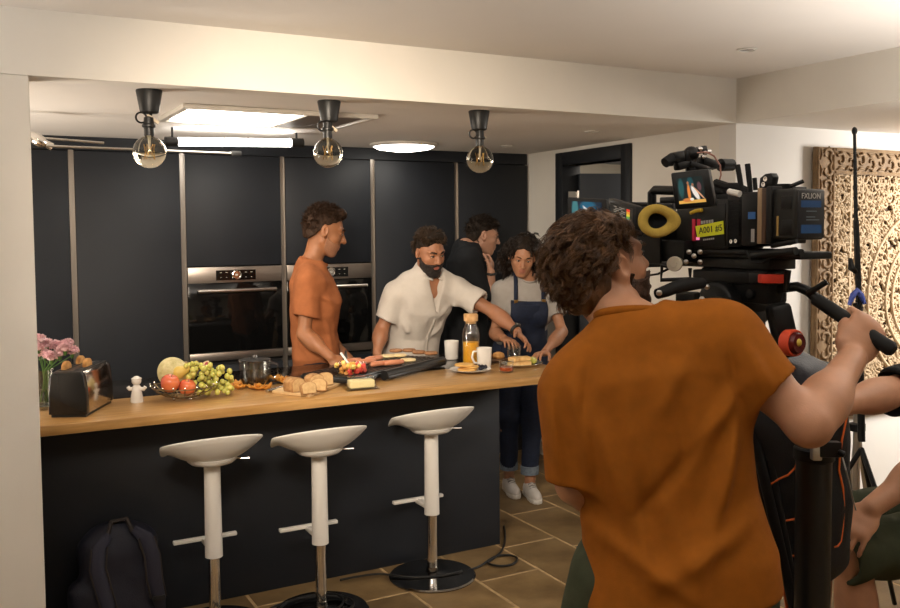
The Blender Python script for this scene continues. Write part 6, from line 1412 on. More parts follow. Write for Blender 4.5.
# ================================================================ light stands and carved panel
stand = thing('light_stand', 'tall black pole stand with a blue spring clamp before the carved panel', 'stand', at_d(857,450,3.6).xy.to_3d())
b = B(); p_top = at_d(854.5,131,3.6); p_mid = at_d(856,220,3.6); p_low = at_d(859,300,3.6); base = Vector((at_d(862,420,3.6).x, at_d(862,420,3.6).y, 0.05))
b.tube([p_top, p_mid], [0.006,0.008], 10); b.tube([p_mid, p_low], [0.011,0.012], 12); b.tube([p_low, base+Vector((0,0,0.75))], 0.014, 12); b.build('pole', camb, stand)
B().ell(p_top,(0.011,0.011,0.016)).build('tip', camb, stand)
b = B(); b.tube([at_d(850,258,3.58), at_d(851.5,268,3.58), at_d(856,272,3.6)], [0.007,0.014,0.01], 8); b.build('hook', camb, stand)
bl = mat('blue_clamp', (0.08,0.12,0.45), 0.4)
b = B(); b.tube([at_d(849,305,3.56), at_d(853,295,3.56), at_d(857,291,3.56), at_d(861,295,3.56), at_d(865,304,3.56)], [0.007,0.012,0.014,0.012,0.007], 8); cl_ = b.build('spring_clamp', bl, stand)
b = B(); b.tube([at_d(855,303,3.56), at_d(858,313,3.56)], 0.010, 8); b.tube([at_d(860,303,3.56), at_d(858,313,3.56)], 0.010, 8); b.build('clamp_jaws', camb, cl_)
for a in (0.3, 2.4, 4.5):
    dv_ = Vector((math.cos(a), math.sin(a), 0)); b = B(); b.tube([base+Vector((0,0,0.72)), base+dv_*0.42+Vector((0,0,-0.035))], 0.010, 8); b.build('leg', camb, stand)
st2 = thing('light_stand', 'silver light stand with spread legs below the carved panel', 'stand', at_d(857,470,4.0).xy.to_3d())
c_ = at_d(857,427,4.0); f2 = Vector((c_.x,c_.y,0)); slv = mat('silver_tube', (0.55,0.52,0.48), 0.3, 0.9)
B().cyl(Vector((c_.x,c_.y,0.08)), c_+Vector((0,0,0.35)), 0.016).build('column', slv, st2)
B().lathe([(0.018,-0.02),(0.035,-0.015),(0.035,0.015),(0.018,0.02)], c_, 20).build('collar', camb, st2)
for q_ in ((892,476),(842,486),(905,440)):
    e_ = at_z(q_[0], q_[1]+60, 0.02); e_ = f2 + (e_-f2).normalized()*0.55; e_.z = 0.012
    b = B(); b.tube([c_, e_], 0.010, 8); l_ = b.build('leg', slv, st2); b = B(); b.tube([c_.lerp(e_,0.5), f2+Vector((0,0,0.12))], 0.006, 6); b.build('brace', slv, l_)
# carved wooden panel on the recess wall
X0, X1, Z0, Z1, YP = 4.225, 5.75, 0.55, 2.095, YB
fwood = mat('carved_frame_wood', (0.19,0.115,0.055), 0.7, col2=(0.32,0.21,0.11), nscale=14, bump=0.2, bscale=60)
wood = mat('carved_lit_wood', (0.42,0.30,0.18), 0.7, col2=(0.58,0.44,0.28), nscale=12, bump=0.2, bscale=60)  # recess glare put into the colour: field lighter than the frame wood
woodd = mat('dark_wood_ground', (0.10,0.055,0.028), 0.8)
pan = thing('carved_panel', 'large carved openwork wooden panel hung on the bright recess wall', 'panel', ((X0+X1)/2, YP, Z0))
B().box((X0+0.02,YP-0.018,Z0+0.02),(X1-0.02,YP-0.003,Z1-0.02)).build('backing', woodd, pan)
BW = 0.15
for n_, a_, c_ in (('stile',(X0,Z0),(X0+BW,Z1)),('stile',(X1-BW,Z0),(X1,Z1)),('top_rail',(X0+BW,Z1-BW),(X1-BW,Z1)),('bottom_rail',(X0+BW,Z0),(X1-BW,Z0+BW))):
    fr = B().box((a_[0],YP-0.045,a_[1]),(c_[0],YP-0.018,c_[1])).build(n_, fwood, pan, bevel=0.003)
    # beaded edges and leaf scrolls in relief
    v_ = n_ == 'stile'; L_ = (c_[1]-a_[1]) if v_ else (c_[0]-a_[0]); 
    for e_ in (0.012, BW-0.012):
        b = B(); b.tube([(a_[0]+e_,YP-0.047,a_[1]+0.004),(a_[0]+e_,YP-0.047,c_[1]-0.004)] if v_ else [(a_[0]+0.004,YP-0.047,a_[1]+e_),(c_[0]-0.004,YP-0.047,a_[1]+e_)], 0.008, 6); b.build('bead', fwood, fr)
    k_ = max(1, int(L_/0.085)); shared = None
    for i in range(k_):
        t_ = (i+0.5)/k_*L_; s_ = 1 if i % 2 else -1
        if shared is None:
            b = B(); pts = []
            for q_ in range(15):
                a2 = q_/14*4.6; rr = 0.046*(1-q_/17); pts.append((rr*math.cos(a2)*0.95+0.005, 0, rr*math.sin(a2)*0.85))
            b.tube(pts, [0.011*(1-0.04*q_) for q_ in range(15)], 6)
            b.tube([(0.05,0,-0.045),(0.03,0,-0.02),(0.045,0,0.02),(0.02,0,0.048)], [0.004,0.009,0.009,0.003], 6); b.tube([(-0.05,0,-0.03),(-0.035,0,0.0),(-0.045,0,0.035)], [0.003,0.009,0.003], 6)
            o_ = b.build('leaf_scroll', fwood, fr, world=False, angle=180); shared = o_.data; o_.parent = fr
        else:
            o_ = bpy.data.objects.new('leaf_scroll', shared); C.objects.link(o_); o_.parent = fr
        pos = Vector((a_[0]+BW/2, YP-0.048, a_[1]+t_)) if v_ else Vector((a_[0]+t_, YP-0.048, a_[1]+BW/2))
        o_.location = pos - Vector(pan.location); o_.scale = (1, 1, s_) if v_ else (s_, 1, 1)
        if not v_: o_.rotation_euler = (0, PI/2, 0)
# openwork field: interlaced scrolls and leaves, too many to pick apart
rnd = random.Random(8); b = B(); x0_, x1_, z0_, z1_ = X0+BW, X1-BW, Z0+BW, Z1-BW
def scroll(cx_, cz_, R_, turns, ph, r_, hand, y_):
    pts = []; n = 12
    for i in range(n):
        t_ = i/(n-1); a2 = ph + hand*turns*2*PI*t_; rr = R_*(1-0.8*t_); pts.append((min(max(cx_+rr*math.cos(a2),x0_),x1_), y_, min(max(cz_+rr*math.sin(a2),z0_),z1_)))
    b.tube(pts, [r_*(1-0.35*i/(n-1)) for i in range(n)], 5)
gx, gz = 25, 25
for i in range(gx):
    for j in range(gz):
        cx_ = x0_ + (x1_-x0_)*(i+0.5)/gx + rnd.uniform(-.012,.012); cz_ = z0_ + (z1_-z0_)*(j+0.5)/gz + rnd.uniform(-.012,.012)
        scroll(cx_, cz_, rnd.uniform(0.030,0.044), rnd.uniform(0.7,1.2), rnd.uniform(0,6.28), rnd.uniform(0.007,0.0105), rnd.choice((-1,1)), YP-0.028-rnd.uniform(0,0.008))
        for q_ in range(5):
            a2 = rnd.uniform(0,6.28); l_ = rnd.uniform(0.02,0.034); c0 = Vector((cx_+rnd.uniform(-.03,.03), YP-0.030, cz_+rnd.uniform(-.03,.03))); dv_ = Vector((math.cos(a2),0,math.sin(a2)))
            b.tube([c0-dv_*l_, c0-Vector((0,0.006,0)), c0+dv_*l_], [0.002,0.0085,0.002], 5)
# big medallion arcs
mc = Vector((X1-0.55, 0, (Z0+Z1)/2-0.1))
for R_ in (0.30, 0.36, 0.52):
    b.tube([(mc.x+R_*math.cos(a2), YP-0.040, mc.z+R_*math.sin(a2)) for a2 in [i*2*PI/48 for i in range(49)]], 0.011, 6)
o = b.build('openwork_carving', wood, pan, angle=180, fix=False); o['kind'] = 'stuff'
for xx in (X0+BW, X0+0.30, X1-BW):
    B().box((xx-0.008,YP-0.042,z0_),(xx+0.008,YP-0.02,z1_)).build('inner_strip', wood, pan)
# ================================================================ things on the island
TZ, BZ = 0.92, 0.918
glass = thin_glass('clear_glass', (0.94,0.95,0.94))
ceramic = mat('white_ceramic', (0.74,0.71,0.66), 0.18, coat=0.3)
# toaster with its slices
A_, B_, C_ = at_z(50,418,TZ), at_z(87,417.5,TZ), at_z(114,402,TZ)
ld = (C_-B_); ld.z = 0; Lt = ld.length; ld.normalize(); wd = Vector((-ld.y, ld.x, 0)); Wt = 0.15
tcn = B_ + ld*Lt/2 + wd*Wt/2
toa = thing('toaster', 'long black and steel toaster with bread showing in its slots', 'toaster', (tcn.x,tcn.y,TZ), math.atan2(ld.y, ld.x))
h_ = 0.178
def tsec(x, sc=1.0): return [(x, -Wt/2*sc, 0.012), (x, -Wt/2*0.97*sc, h_*0.55), (x, -Wt/2*0.86*sc, h_*0.92), (x, -Wt/2*0.74*sc, h_), (x, Wt/2*0.74*sc, h_), (x, Wt/2*0.86*sc, h_*0.92), (x, Wt/2*0.97*sc, h_*0.55), (x, Wt/2*sc, 0.012)]
B().rings([tsec(-Lt/2+0.03), tsec(Lt/2-0.03)], True, True).build('steel_shell', mat('polished_steel',(0.55,0.5,0.45),0.16,1.0), toa, world=False, bevel=0.004)
for s_ in (-1, 1):
    B().rings([tsec(s_*(Lt/2-0.030),1.015), tsec(s_*(Lt/2-0.004),1.0), tsec(s_*Lt/2,0.95)], True, True).build('end_cap', mat('glossy_black_plastic',(0.012,0.012,0.012),0.25), toa, world=False, bevel=0.005)
B().box((-Lt/2+0.01,-Wt/2+0.008,0),(Lt/2-0.01,Wt/2-0.008,0.014)).build('foot', blackpl, toa, world=False)
B().box((-Lt/2+0.02,-Wt*0.36,h_-0.002),(Lt/2-0.02,Wt*0.36,h_+0.004)).build('top_plate', mat('dark_steel',(0.10,0.095,0.09),0.35,0.8), toa, world=False, bevel=0.002)
for s_ in (-1, 1): B().box((-Lt/2+0.035,s_*0.030-0.014,h_+0.0035),(Lt/2-0.035,s_*0.030+0.014,h_+0.0052)).build('slot', dark, toa, world=False)
crust = mat('toast_crust', (0.34,0.14,0.035), 0.8, col2=(0.62,0.34,0.11), nscale=40, bump=0.3, bscale=120)
crumb = mat('bread_crumb', (0.50,0.31,0.13), 0.85, col2=(0.66,0.45,0.22), nscale=60, bump=0.5, bscale=150)
def bread_poly(w, h, n=9): 
    return [(-w/2*0.92,-h/2)] + [(w/2*math.cos(a)*(1.0 if abs(math.cos(a))>.3 else 1.0), h*0.12+h*0.38*math.sin(a)) for a in [PI - PI*i/n for i in range(n+1)]] + [(w/2*0.92,-h/2)]
Mt = Matrix.Translation((tcn.x,tcn.y,TZ)) @ Matrix.Rotation(math.atan2(ld.y, ld.x), 4, 'Z')
for i, (lx, ly, rz, lab) in enumerate(((-0.085,0.028,0.15,'toast slice in the toaster next to the flowers'),(-0.01,-0.028,-0.1,'toast slice in the middle of the toaster slots'),(0.075,0.03,0.12,'toast slice at the far end of the toaster'))):
    M4 = Mt @ Matrix.Translation((lx,ly,h_+0.002)) @ Matrix.Rotation(rz,4,'Y') @ Matrix.Rotation(PI/2,4,'X')
    o = B().prism(bread_poly(0.075,0.07), -0.008, 0.008, M4).build('toast_slice', crust, None, bevel=0.003); tag(o, lab, 'bread', 'toast slices in the toaster')
# vase and carnations
vc = at_z(45,409,TZ)
va = thing('vase', 'clear glass vase of pink carnations behind the toaster', 'vase', vc)
B().lathe([(0.0,0.0),(0.036,0.0),(0.038,0.01),(0.034,0.06),(0.038,0.16),(0.040,0.165),(0.037,0.163),(0.031,0.06),(0.034,0.012),(0.0,0.010)], vc, 28).build('glass', glass, va, angle=60)
B().lathe([(0.0,0.011),(0.0325,0.013),(0.0295,0.06),(0.0305,0.08),(0.0,0.08)], vc, 24).build('water', mat('vase_water',(0.8,0.9,0.85),0.02,trans=1.0,ior=1.33), va)
pink = mat('pink_petal', (0.85,0.50,0.55), 0.7, col2=(0.92,0.70,0.72), nscale=30); stemm = mat('green_stem', (0.07,0.16,0.03), 0.5)
rnd = random.Random(5)
for i, (fx, fy) in enumerate(((38,348),(47,345),(56,347),(65,349),(72,352),(45,355),(60,354),(51,358),(67,345),(40,341))):
    p_ = at_y(fx, fy, vc.y+rnd.uniform(-0.05,0.04)); root = vc+Vector((rnd.uniform(-.015,.015),rnd.uniform(-.015,.015),0.03))
    fl = thing('carnation', 'pink ruffled carnation standing in the glass vase', 'flower', root, group='carnations in the vase')
    rim_ = vc+Vector(((p_.x-vc.x)*0.22,(p_.y-vc.y)*0.22,0.165)); B().tube([root, rim_, p_-Vector((0,0,0.014))], 0.0025, 6).build('stem', stemm, fl)
    B().lathe([(0.002,-0.028),(0.007,-0.022),(0.009,-0.006),(0.006,0.0)], p_, 10).build('calyx', stemm, fl)
    hb_ = B()
    for k_ in range(26):
        a_ = rnd.uniform(0,2*PI); el_ = rnd.uniform(-0.1,1.45); d_ = Vector((math.cos(a_)*math.cos(el_), math.sin(a_)*math.cos(el_), math.sin(el_))); x_, y_, _ = frame(d_); L_ = 0.029*rnd.uniform(0.8,1.1)
        r0_ = [p_ + d_*0.004 + x_*(0.003*math.cos(2*PI*j/5)) for j in range(5)]
        vs = [p_ + d_*0.003]; m_ = 6
        for j in range(m_+1):
            t_ = j/m_-0.5; vs.append(p_ + d_*(L_*(1-0.25*abs(t_)) + 0.003*math.sin(j*2.6)) + x_*t_*0.036 + y_*0.006*math.sin(j*2.2+k_))
        hb_.add(vs, [(0,j,j+1) for j in range(1,m_+1)])
    hb_.ell(p_+Vector((0,0,0.004)), (0.018,0.018,0.015), 10, 6)
    o = hb_.build('petals', pink, fl, fix=False, angle=180); o['kind'] = 'stuff'
    lb_ = B(); q_ = rim_.lerp(p_,0.45); dv_ = Vector((rnd.uniform(-1,1),rnd.uniform(-1,1),0.6)).normalized(); lb_.tube([q_, q_+dv_*0.03, q_+dv_*0.055-Vector((0,0,0.01))], [0.002,0.005,0.001], 5, flat=0.3); lb_.build('leaf', stemm, fl)
# white figurine
fc = at_z(137,402,TZ); fg = thing('figurine', 'small white ceramic figurine with stub arms on the oak worktop', 'figurine', fc)
B().lathe([(0.0,0.0),(0.027,0.0),(0.028,0.006),(0.021,0.045),(0.018,0.066),(0.012,0.074),(0.0,0.076)], fc, 24).build('body', ceramic, fg, angle=50)
B().ell(fc+Vector((0,0,0.092)),(0.0205,0.0205,0.021),18,12).build('head', ceramic, fg)
B().lathe([(0.010,0.0),(0.0215,0.002),(0.022,0.006),(0.010,0.012),(0,0.013)], fc+Vector((0,0,0.097)), 20).build('cap', ceramic, fg)
for s_ in (-1,1):
    u_ = CR*s_; B().tube([fc+u_*0.014+Vector((0,0,0.058)), fc+u_*0.030+Vector((0,0,0.056)), fc+u_*0.038+Vector((0,0,0.066))], [0.008,0.009,0.008], 10).build('arm', ceramic, fg)
# wire fruit bowl and fruit
bc = at_z(184,399,TZ); fb_ = thing('fruit_bowl', 'wire fruit bowl with small silver beads piled with fruit', 'bowl', bc)
wire = mat('bronze_wire', (0.20,0.15,0.08), 0.3, 0.9)
def ringp(R_, z_, n=40): return [bc+Vector((R_*math.cos(2*PI*j/n), R_*math.sin(2*PI*j/n), z_)) for j in range(n+1)]
for R_, z_ in ((0.052,0.012),(0.085,0.022),(0.115,0.04),(0.135,0.06)): B().tube(ringp(R_,z_), 0.0022, 6, False).build('ring_wire', wire, fb_)
for j in range(18):
    a_ = 2*PI*j/18; c_, s_ = math.cos(a_), math.sin(a_)
    B().tube([bc+Vector((c_*r_, s_*r_, z_)) for r_, z_ in ((0.052,0.012),(0.085,0.022),(0.115,0.04),(0.135,0.06),(0.140,0.068))], 0.0018, 6).build('rib_wire', wire, fb_)
    B().ell(bc+Vector((c_*0.140, s_*0.140, 0.069)), (0.0042,)*3, 8, 6).build('bead', chrome, fb_)
for j in range(4):
    a_ = 2*PI*j/4+0.4; B().ell(bc+Vector((0.05*math.cos(a_),0.05*math.sin(a_),0.006)), (0.006,)*3, 10, 6).build('foot', chrome, fb_)
mel = bc - CR*0.055 + Vector((0.01,0.02,0.105)); mel = at_y(173.5,373,bc.y+0.045)
ml = thing('melon', 'netted pale green melon lying in the wire bowl', 'melon', mel)
Rm_ = Matrix.Rotation(0.9,3,'Y')
mb_ = B(); nu, nv = 48, 18
mb_.rings([[mel + Rm_ @ Vector(((0.070+0.0028*abs(math.cos(5*2*PI*j/nu)))*math.sin(PI*i/nv)*math.cos(2*PI*j/nu), (0.070+0.0028*abs(math.cos(5*2*PI*j/nu)))*math.sin(PI*i/nv)*math.sin(2*PI*j/nu), -0.066*math.cos(PI*i/nv))) if 0 < i < nv else mel + Rm_ @ Vector((0.0005*math.cos(2*PI*j/nu),0.0005*math.sin(2*PI*j/nu),-0.066*math.cos(PI*i/nv))) for j in range(nu)] for i in range(nv+1)], True, True)
mb_.build('rind', mat('melon_rind',(0.42,0.36,0.15),0.7,col2=(0.62,0.54,0.30),nscale=45,bump=0.5,bscale=120), ml, angle=180)
B().tube([mel+Rm_@Vector((0,0,0.060)), mel+Rm_@Vector((0.004,0,0.072))], 0.005, 8).build('stem', mat('dry_stem',(0.25,0.17,0.08),0.8), ml)
def apple(px, py, Y, r_, label, red=True):
    c_ = at_y(px,py,Y); t = thing('apple', label, 'apple', c_)
    prof = [(0.0,-0.82),(0.25,-0.90),(0.55,-0.80),(0.88,-0.40),(1.0,0.08),(0.93,0.48),(0.68,0.80),(0.35,0.88),(0.12,0.76),(0.0,0.66)]
    B().lathe([(a*r_,z_*r_) for a, z_ in prof], c_, 28, axis=(0.15,-0.25,1)).build('flesh', mat('red_apple_skin',(0.45,0.025,0.02),0.25,col2=(0.70,0.20,0.07),nscale=9,coat=0.3), t, angle=180)
    B().tube([c_+Vector((0.15,-0.25,1)).normalized()*r_*0.66, c_+Vector((0.2,-0.25,1)).normalized()*r_*1.12], 0.0018, 6).build('stem', MATS['dry_stem'], t)
apple(170, 383.5, bc.y-0.06, 0.040, 'large orange-red apple at the bowl edge under the melon')
apple(187, 387.5, bc.y-0.055, 0.037, 'dark red apple beside the grapes in the wire bowl')
for (px, py, Y, lab, ang) in ((179,372.5,bc.y-0.01,'yellow pear lying against the melon',0.5),(190,370,bc.y+0.03,'yellow pear behind the grapes in the wire bowl',-0.3)):
    c_ = at_y(px,py,Y); t = thing('pear', lab, 'pear', c_); axv = (math.cos(ang),-0.2,0.35)
    B().lathe([(0.0,-0.030),(0.018,-0.028),(0.030,-0.012),(0.030,0.004),(0.022,0.022),(0.014,0.038),(0.009,0.048),(0.0,0.050)], c_, 22, axis=axv).build('flesh', mat('pear_skin',(0.50,0.36,0.06),0.45,col2=(0.62,0.42,0.10),nscale=20), t, angle=180)
    B().tube([c_+Vector(axv).normalized()*0.048, c_+Vector(axv).normalized()*0.062], 0.0018, 6).build('stem', MATS['dry_stem'], t)
c_ = at_y(205,366,bc.y+0.01); t = thing('fig', 'cut red fig on top of the grapes', 'fig', c_)
B().lathe([(0.0,-0.022),(0.016,-0.018),(0.020,-0.004),(0.014,0.012),(0.005,0.026),(0.0,0.03)], c_, 18, axis=(0.5,-0.3,0.8)).build('skin', mat('fig_skin',(0.62,0.45,0.26),0.5), t, angle=180)
B().ell(c_+Vector((0.005,-0.014,0.004)),(0.011,0.008,0.016),12,8).build('flesh', mat('fig_flesh',(0.30,0.03,0.03),0.5), t)
gr = thing('grape_bunch', 'bunch of green grapes hanging over the side of the wire bowl', 'grapes', at_y(212,382,bc.y))
gm = mat('green_grape', (0.42,0.42,0.07), 0.25, col2=(0.56,0.52,0.14), nscale=25, sss=0.2, rand=0.12); gme = None
rnd = random.Random(11); done = []
while len(done) < 92:
    px = rnd.uniform(184,232); lo_y = 367+max(0,(195-px))*0.2-(4 if px < 210 else 0)+max(0,px-222)*0.3; hi_y = 393 - max(0,(197-px))*0.7 - max(0,px-228)*1.2
    c_ = at_y(px, rnd.uniform(lo_y,hi_y), bc.y+rnd.uniform(-0.055,0.03))
    if c_.z < TZ+0.012 or any((c_-q_).length < 0.0155 for q_ in done): continue
    done.append(c_)
    if gme is None:
        o = B().ell((0,0,0),(0.0118,0.0118,0.0135),12,8).build('grape', gm, gr, world=False, angle=180); gme = o.data
    else: o = bpy.data.objects.new('grape', gme); C.objects.link(o); o.parent = gr
    o.location = c_-Vector(gr.location); o.rotation_euler = (rnd.uniform(-.6,.6),rnd.uniform(-.6,.6),0); k_ = rnd.uniform(0.85,1.12); o.scale = (k_,k_,k_)
sb_ = B(); a_ = at_y(192,374,bc.y); z_ = at_y(229,386,bc.y); sb_.tube([a_, a_.lerp(z_,0.5)+Vector((0,0,0.01)), z_], 0.003, 6)
for i in range(14):
    q_ = a_.lerp(z_, (i+0.5)/14); sb_.tube([q_, q_+Vector((rnd.uniform(-.02,.02),rnd.uniform(-.03,.02),rnd.uniform(-.025,.015)))], 0.0013, 5)
sb_.build('stalk', mat('grape_stalk',(0.22,0.22,0.07),0.6), gr)
# glass teapot with dark tea, dried orange leaves, knife
kc = at_z(255.5,385.5,TZ); kt = thing('glass_pot', 'lidded glass pot half full of dark coffee', 'pot', kc)
B().lathe([(0.0,0.002),(0.066,0.002),(0.070,0.01),(0.071,0.06),(0.076,0.118),(0.079,0.122),(0.073,0.120),(0.067,0.06),(0.066,0.012),(0.0,0.008)], kc, 36).build('glass', glass, kt, angle=60)
B().lathe([(0.0,0.009),(0.0645,0.012),(0.0655,0.052),(0.0,0.052)], kc, 32).build('coffee', mat('black_coffee',(0.006,0.003,0.002),0.08), kt)
B().lathe([(0.072,0.121),(0.074,0.125),(0.04,0.134),(0.012,0.136),(0.010,0.146),(0.0,0.148)], kc, 32).build('lid', mat('smoked_lid',(0.12,0.115,0.11),0.15,0.7), kt)
B().tube([kc+Vector((0.074,-0.01,0.105)), kc+Vector((0.105,-0.015,0.095)), kc+Vector((0.105,-0.015,0.04)), kc+Vector((0.072,-0.01,0.03))], 0.006, 8).build('handle', glass, kt)
orng = mat('dried_orange_leaf', (0.50,0.17,0.02), 0.6, col2=(0.68,0.32,0.04), nscale=40)
rnd = random.Random(21); n_c = 0
for i in range(26):
    if i < 18: px, py = rnd.uniform(233,266), rnd.uniform(385,391.5)
    else: px, py = rnd.uniform(273,289), rnd.uniform(379.5,384.5)
    c_ = at_z(px,py,TZ); a_ = rnd.uniform(0,6.28); l_ = rnd.uniform(0.022,0.034); d_ = Vector((math.cos(a_),math.sin(a_),0)); e_ = Vector((-d_.y,d_.x,0)); vs = []
    b = B()
    for s_ in range(5):
        t_ = s_/4-0.5; w_ = l_*0.5*math.cos(t_*2.6)+0.003; zc = 0.006+0.014*(abs(t_)*2)**2*rnd.uniform(0.6,1.4)
        vs.append([c_+d_*t_*2*l_+e_*w_+Vector((0,0,zc+0.006)), c_+d_*t_*2*l_+Vector((0,0,zc-0.003)), c_+d_*t_*2*l_-e_*w_+Vector((0,0,zc+0.006))])
    pts = [p_ for r_ in vs for p_ in r_]; top = len(pts); pts += [p_-Vector((0,0,0.0025)) for p_ in pts]
    fs = [(i_*3+j_, i_*3+j_+1, i_*3+j_+4, i_*3+j_+3) for i_ in range(4) for j_ in range(2)]; fs += [tuple(top+k_ for k_ in reversed(f_)) for f_ in fs]
    ed = [0,1,2,5,8,11,14,13,12,9,6,3]; fs += [(ed[k_], ed[(k_+1)%12], top+ed[(k_+1)%12], top+ed[k_]) for k_ in range(12)]
    b.add(pts, fs); o = b.build('orange_crisp', orng, angle=180); tag(o, 'curled orange crisp scattered beside the glass pot', 'crisp', 'orange crisps on the worktop')
kn0, kn1 = at_z(267,391,TZ+0.01), at_z(286,386,TZ+0.012); kn = thing('bread_knife', 'knife with a silver handle lying by the bread board', 'knife', (kn0+kn1)/2)
B().tube([kn0, kn0.lerp(kn1,0.5), kn1], [0.010,0.011,0.009], 10, flat=0.7).build('handle', mat('satin_silver',(0.6,0.58,0.55),0.25,1.0), kn)
dk_ = (kn1-kn0).normalized(); B().cbox(kn1+dk_*0.05+Vector((0,0,0.002)), (0.10,0.022,0.002), Matrix.Rotation(math.atan2(dk_.y,dk_.x),3,'Z')).build('blade', steel, kn)
# bread board and slices
q0, q1, q2, q3 = at_z(272,393.5,TZ), at_z(310,397.5,TZ), at_z(340,386,TZ), at_z(300,382,TZ)
b = B(); zt = Vector((0,0,0.014)); b.add([q0,q1,q2,q3,q0+zt,q1+zt,q2+zt,q3+zt], [(3,2,1,0),(4,5,6,7),(0,1,5,4),(1,2,6,5),(2,3,7,6),(3,0,4,7)])
tag(b.build('bread_board', mat('pale_board',(0.55,0.36,0.17),0.5,col2=(0.66,0.46,0.24),nscale=10,stretch=(1,8,8)), bevel=0.003), 'pale wooden bread board with sliced bread on it', 'board')
crust2 = mat('bread_crust', (0.26,0.12,0.04), 0.8, col2=(0.50,0.29,0.12), nscale=50, bump=0.3, bscale=100)
def bread(px, py, w, h, th, rz, tilt, label):
    c_ = at_z(px,py,TZ+0.014); M4 = Matrix.Translation(c_+Vector((0,0,h*0.5*max(0.35,math.cos(tilt))))) @ Matrix.Rotation(rz,4,'Z') @ Matrix.Rotation(PI/2-tilt,4,'X')
    t = thing('bread_slice', label, 'bread', c_, group='bread on the board'); po = bread_poly(w,h,12)
    B().prism(po, -th/2, th/2, M4).build('crust', crust2, t, bevel=0.004)
    for s_ in (-1,1): B().prism([(x*0.88,y*0.88) for x,y in po], s_*th/2, s_*(th/2+0.0015), M4).build('crumb', crumb, t)
bread(294,391,0.075,0.062,0.065,0.35,0.0,'bread loaf end standing on the board beside the knife')
bread(308,394,0.075,0.055,0.022,0.15,0.25,'bread slice leaning at the front edge of the board')
bread(319,391,0.075,0.058,0.022,-0.5,0.35,'bread slice leaning outward on the board')
bread(314,387,0.085,0.062,0.045,0.3,0.0,'thick bread piece behind the slices on the board')
bread(325,385.5,0.08,0.062,0.025,0.25,0.2,'bread slice by the fruit salad bowl')
# fruit salad bowl with spoons
sc_ = at_z(353,382,TZ); sb = thing('salad_bowl', 'clear glass bowl of red and orange fruit salad', 'bowl', sc_)
B().lathe([(0.0,0.002),(0.045,0.002),(0.07,0.03),(0.088,0.085),(0.090,0.088),(0.085,0.086),(0.066,0.033),(0.042,0.008),(0.0,0.006)], sc_, 36).build('glass', glass, sb, angle=60)
cols = [mat('melon_cube',(0.75,0.34,0.07),0.35), mat('watermelon_cube',(0.68,0.07,0.05),0.35), mat('pineapple_cube',(0.80,0.55,0.14),0.35)]
rnd = random.Random(31); fruit = []
while len(fruit) < 60:
    zz = rnd.uniform(0.014,0.088); rr = rnd.uniform(0,0.03+0.6*zz); a_ = rnd.uniform(0,6.28); c_ = sc_+Vector((rr*math.cos(a_),rr*math.sin(a_),zz))
    if any((c_-q_).length < 0.016 for q_ in fruit): continue
    fruit.append(c_); Rr = Euler((rnd.uniform(0,3),rnd.uniform(0,3),rnd.uniform(0,3))).to_matrix()
    side_ = (c_-sc_).dot(CR)
    m_ = cols[1] if side_ > 0.015 and rnd.random() < 0.7 else rnd.choice(cols)
    o = B().cbox(c_,(0.022,0.02,0.018),Rr).build('fruit_piece', m_, None, bevel=0.004); tag(o, {0:'orange melon cube',1:'red watermelon cube',2:'yellow pineapple cube'}[cols.index(m_)]+' heaped in the glass salad bowl', 'fruit', 'fruit cubes in the salad bowl')
s0, s1 = at_y(341,353,sc_.y+0.10), sc_+Vector((0.0,0.02,0.07)); sp_ = thing('serving_spoon', 'white serving spoon sticking out of the fruit salad', 'spoon', s1)
B().tube([s0, s1], [0.008,0.006], 8, flat=0.5).build('handle', ceramic, sp_); B().ell(s1-Vector((0,0,0.01)),(0.022,0.016,0.008)).build('spoon_bowl', ceramic, sp_)
tg0, tg1 = WR_A+Vector((0.06,-0.07,0.01)), sc_+Vector((-0.04,0.02,0.07)); tgd = at_y(319,352,4.55)
tg_ = thing('serving_tongs', 'dark metal tongs held over the fruit salad', 'tongs', tg1)
for s_ in (-1,1): B().tube([tg0+Vector((0,0,0.03)), tg0.lerp(tg1,0.5)+Vector((0.012*s_,0.012*s_,0.012)), tg1+Vector((0.006*s_,0.006*s_,0.0))], [0.006,0.006,0.004], 8, flat=0.5).build('arm', mat('gunmetal',(0.22,0.21,0.20),0.3,0.9), tg_)
# butter dish
bu = at_z(361,389,TZ); bd_ = thing('butter_dish', 'glass butter dish holding a pale butter block', 'dish', bu, CAM_YAW*-0.25)
B().box((-0.078,-0.045,0),(0.078,0.045,0.010)).build('tray', glass, bd_, world=False, bevel=0.004)
B().box((-0.058,-0.030,0.0102),(0.058,0.030,0.044)).build('butter', mat('butter',(0.82,0.70,0.38),0.5), bd_, world=False, bevel=0.004)
cvb = B(); cvb.rings([[(x*0.066,y*0.037,0.0104) for x,y in ((-1,-1),(1,-1),(1,1),(-1,1))],[(x*0.060,y*0.033,0.058) for x,y in ((-1,-1),(1,-1),(1,1),(-1,1))]],True,True); cvb.build('cover', glass, bd_, world=False, bevel=0.004)
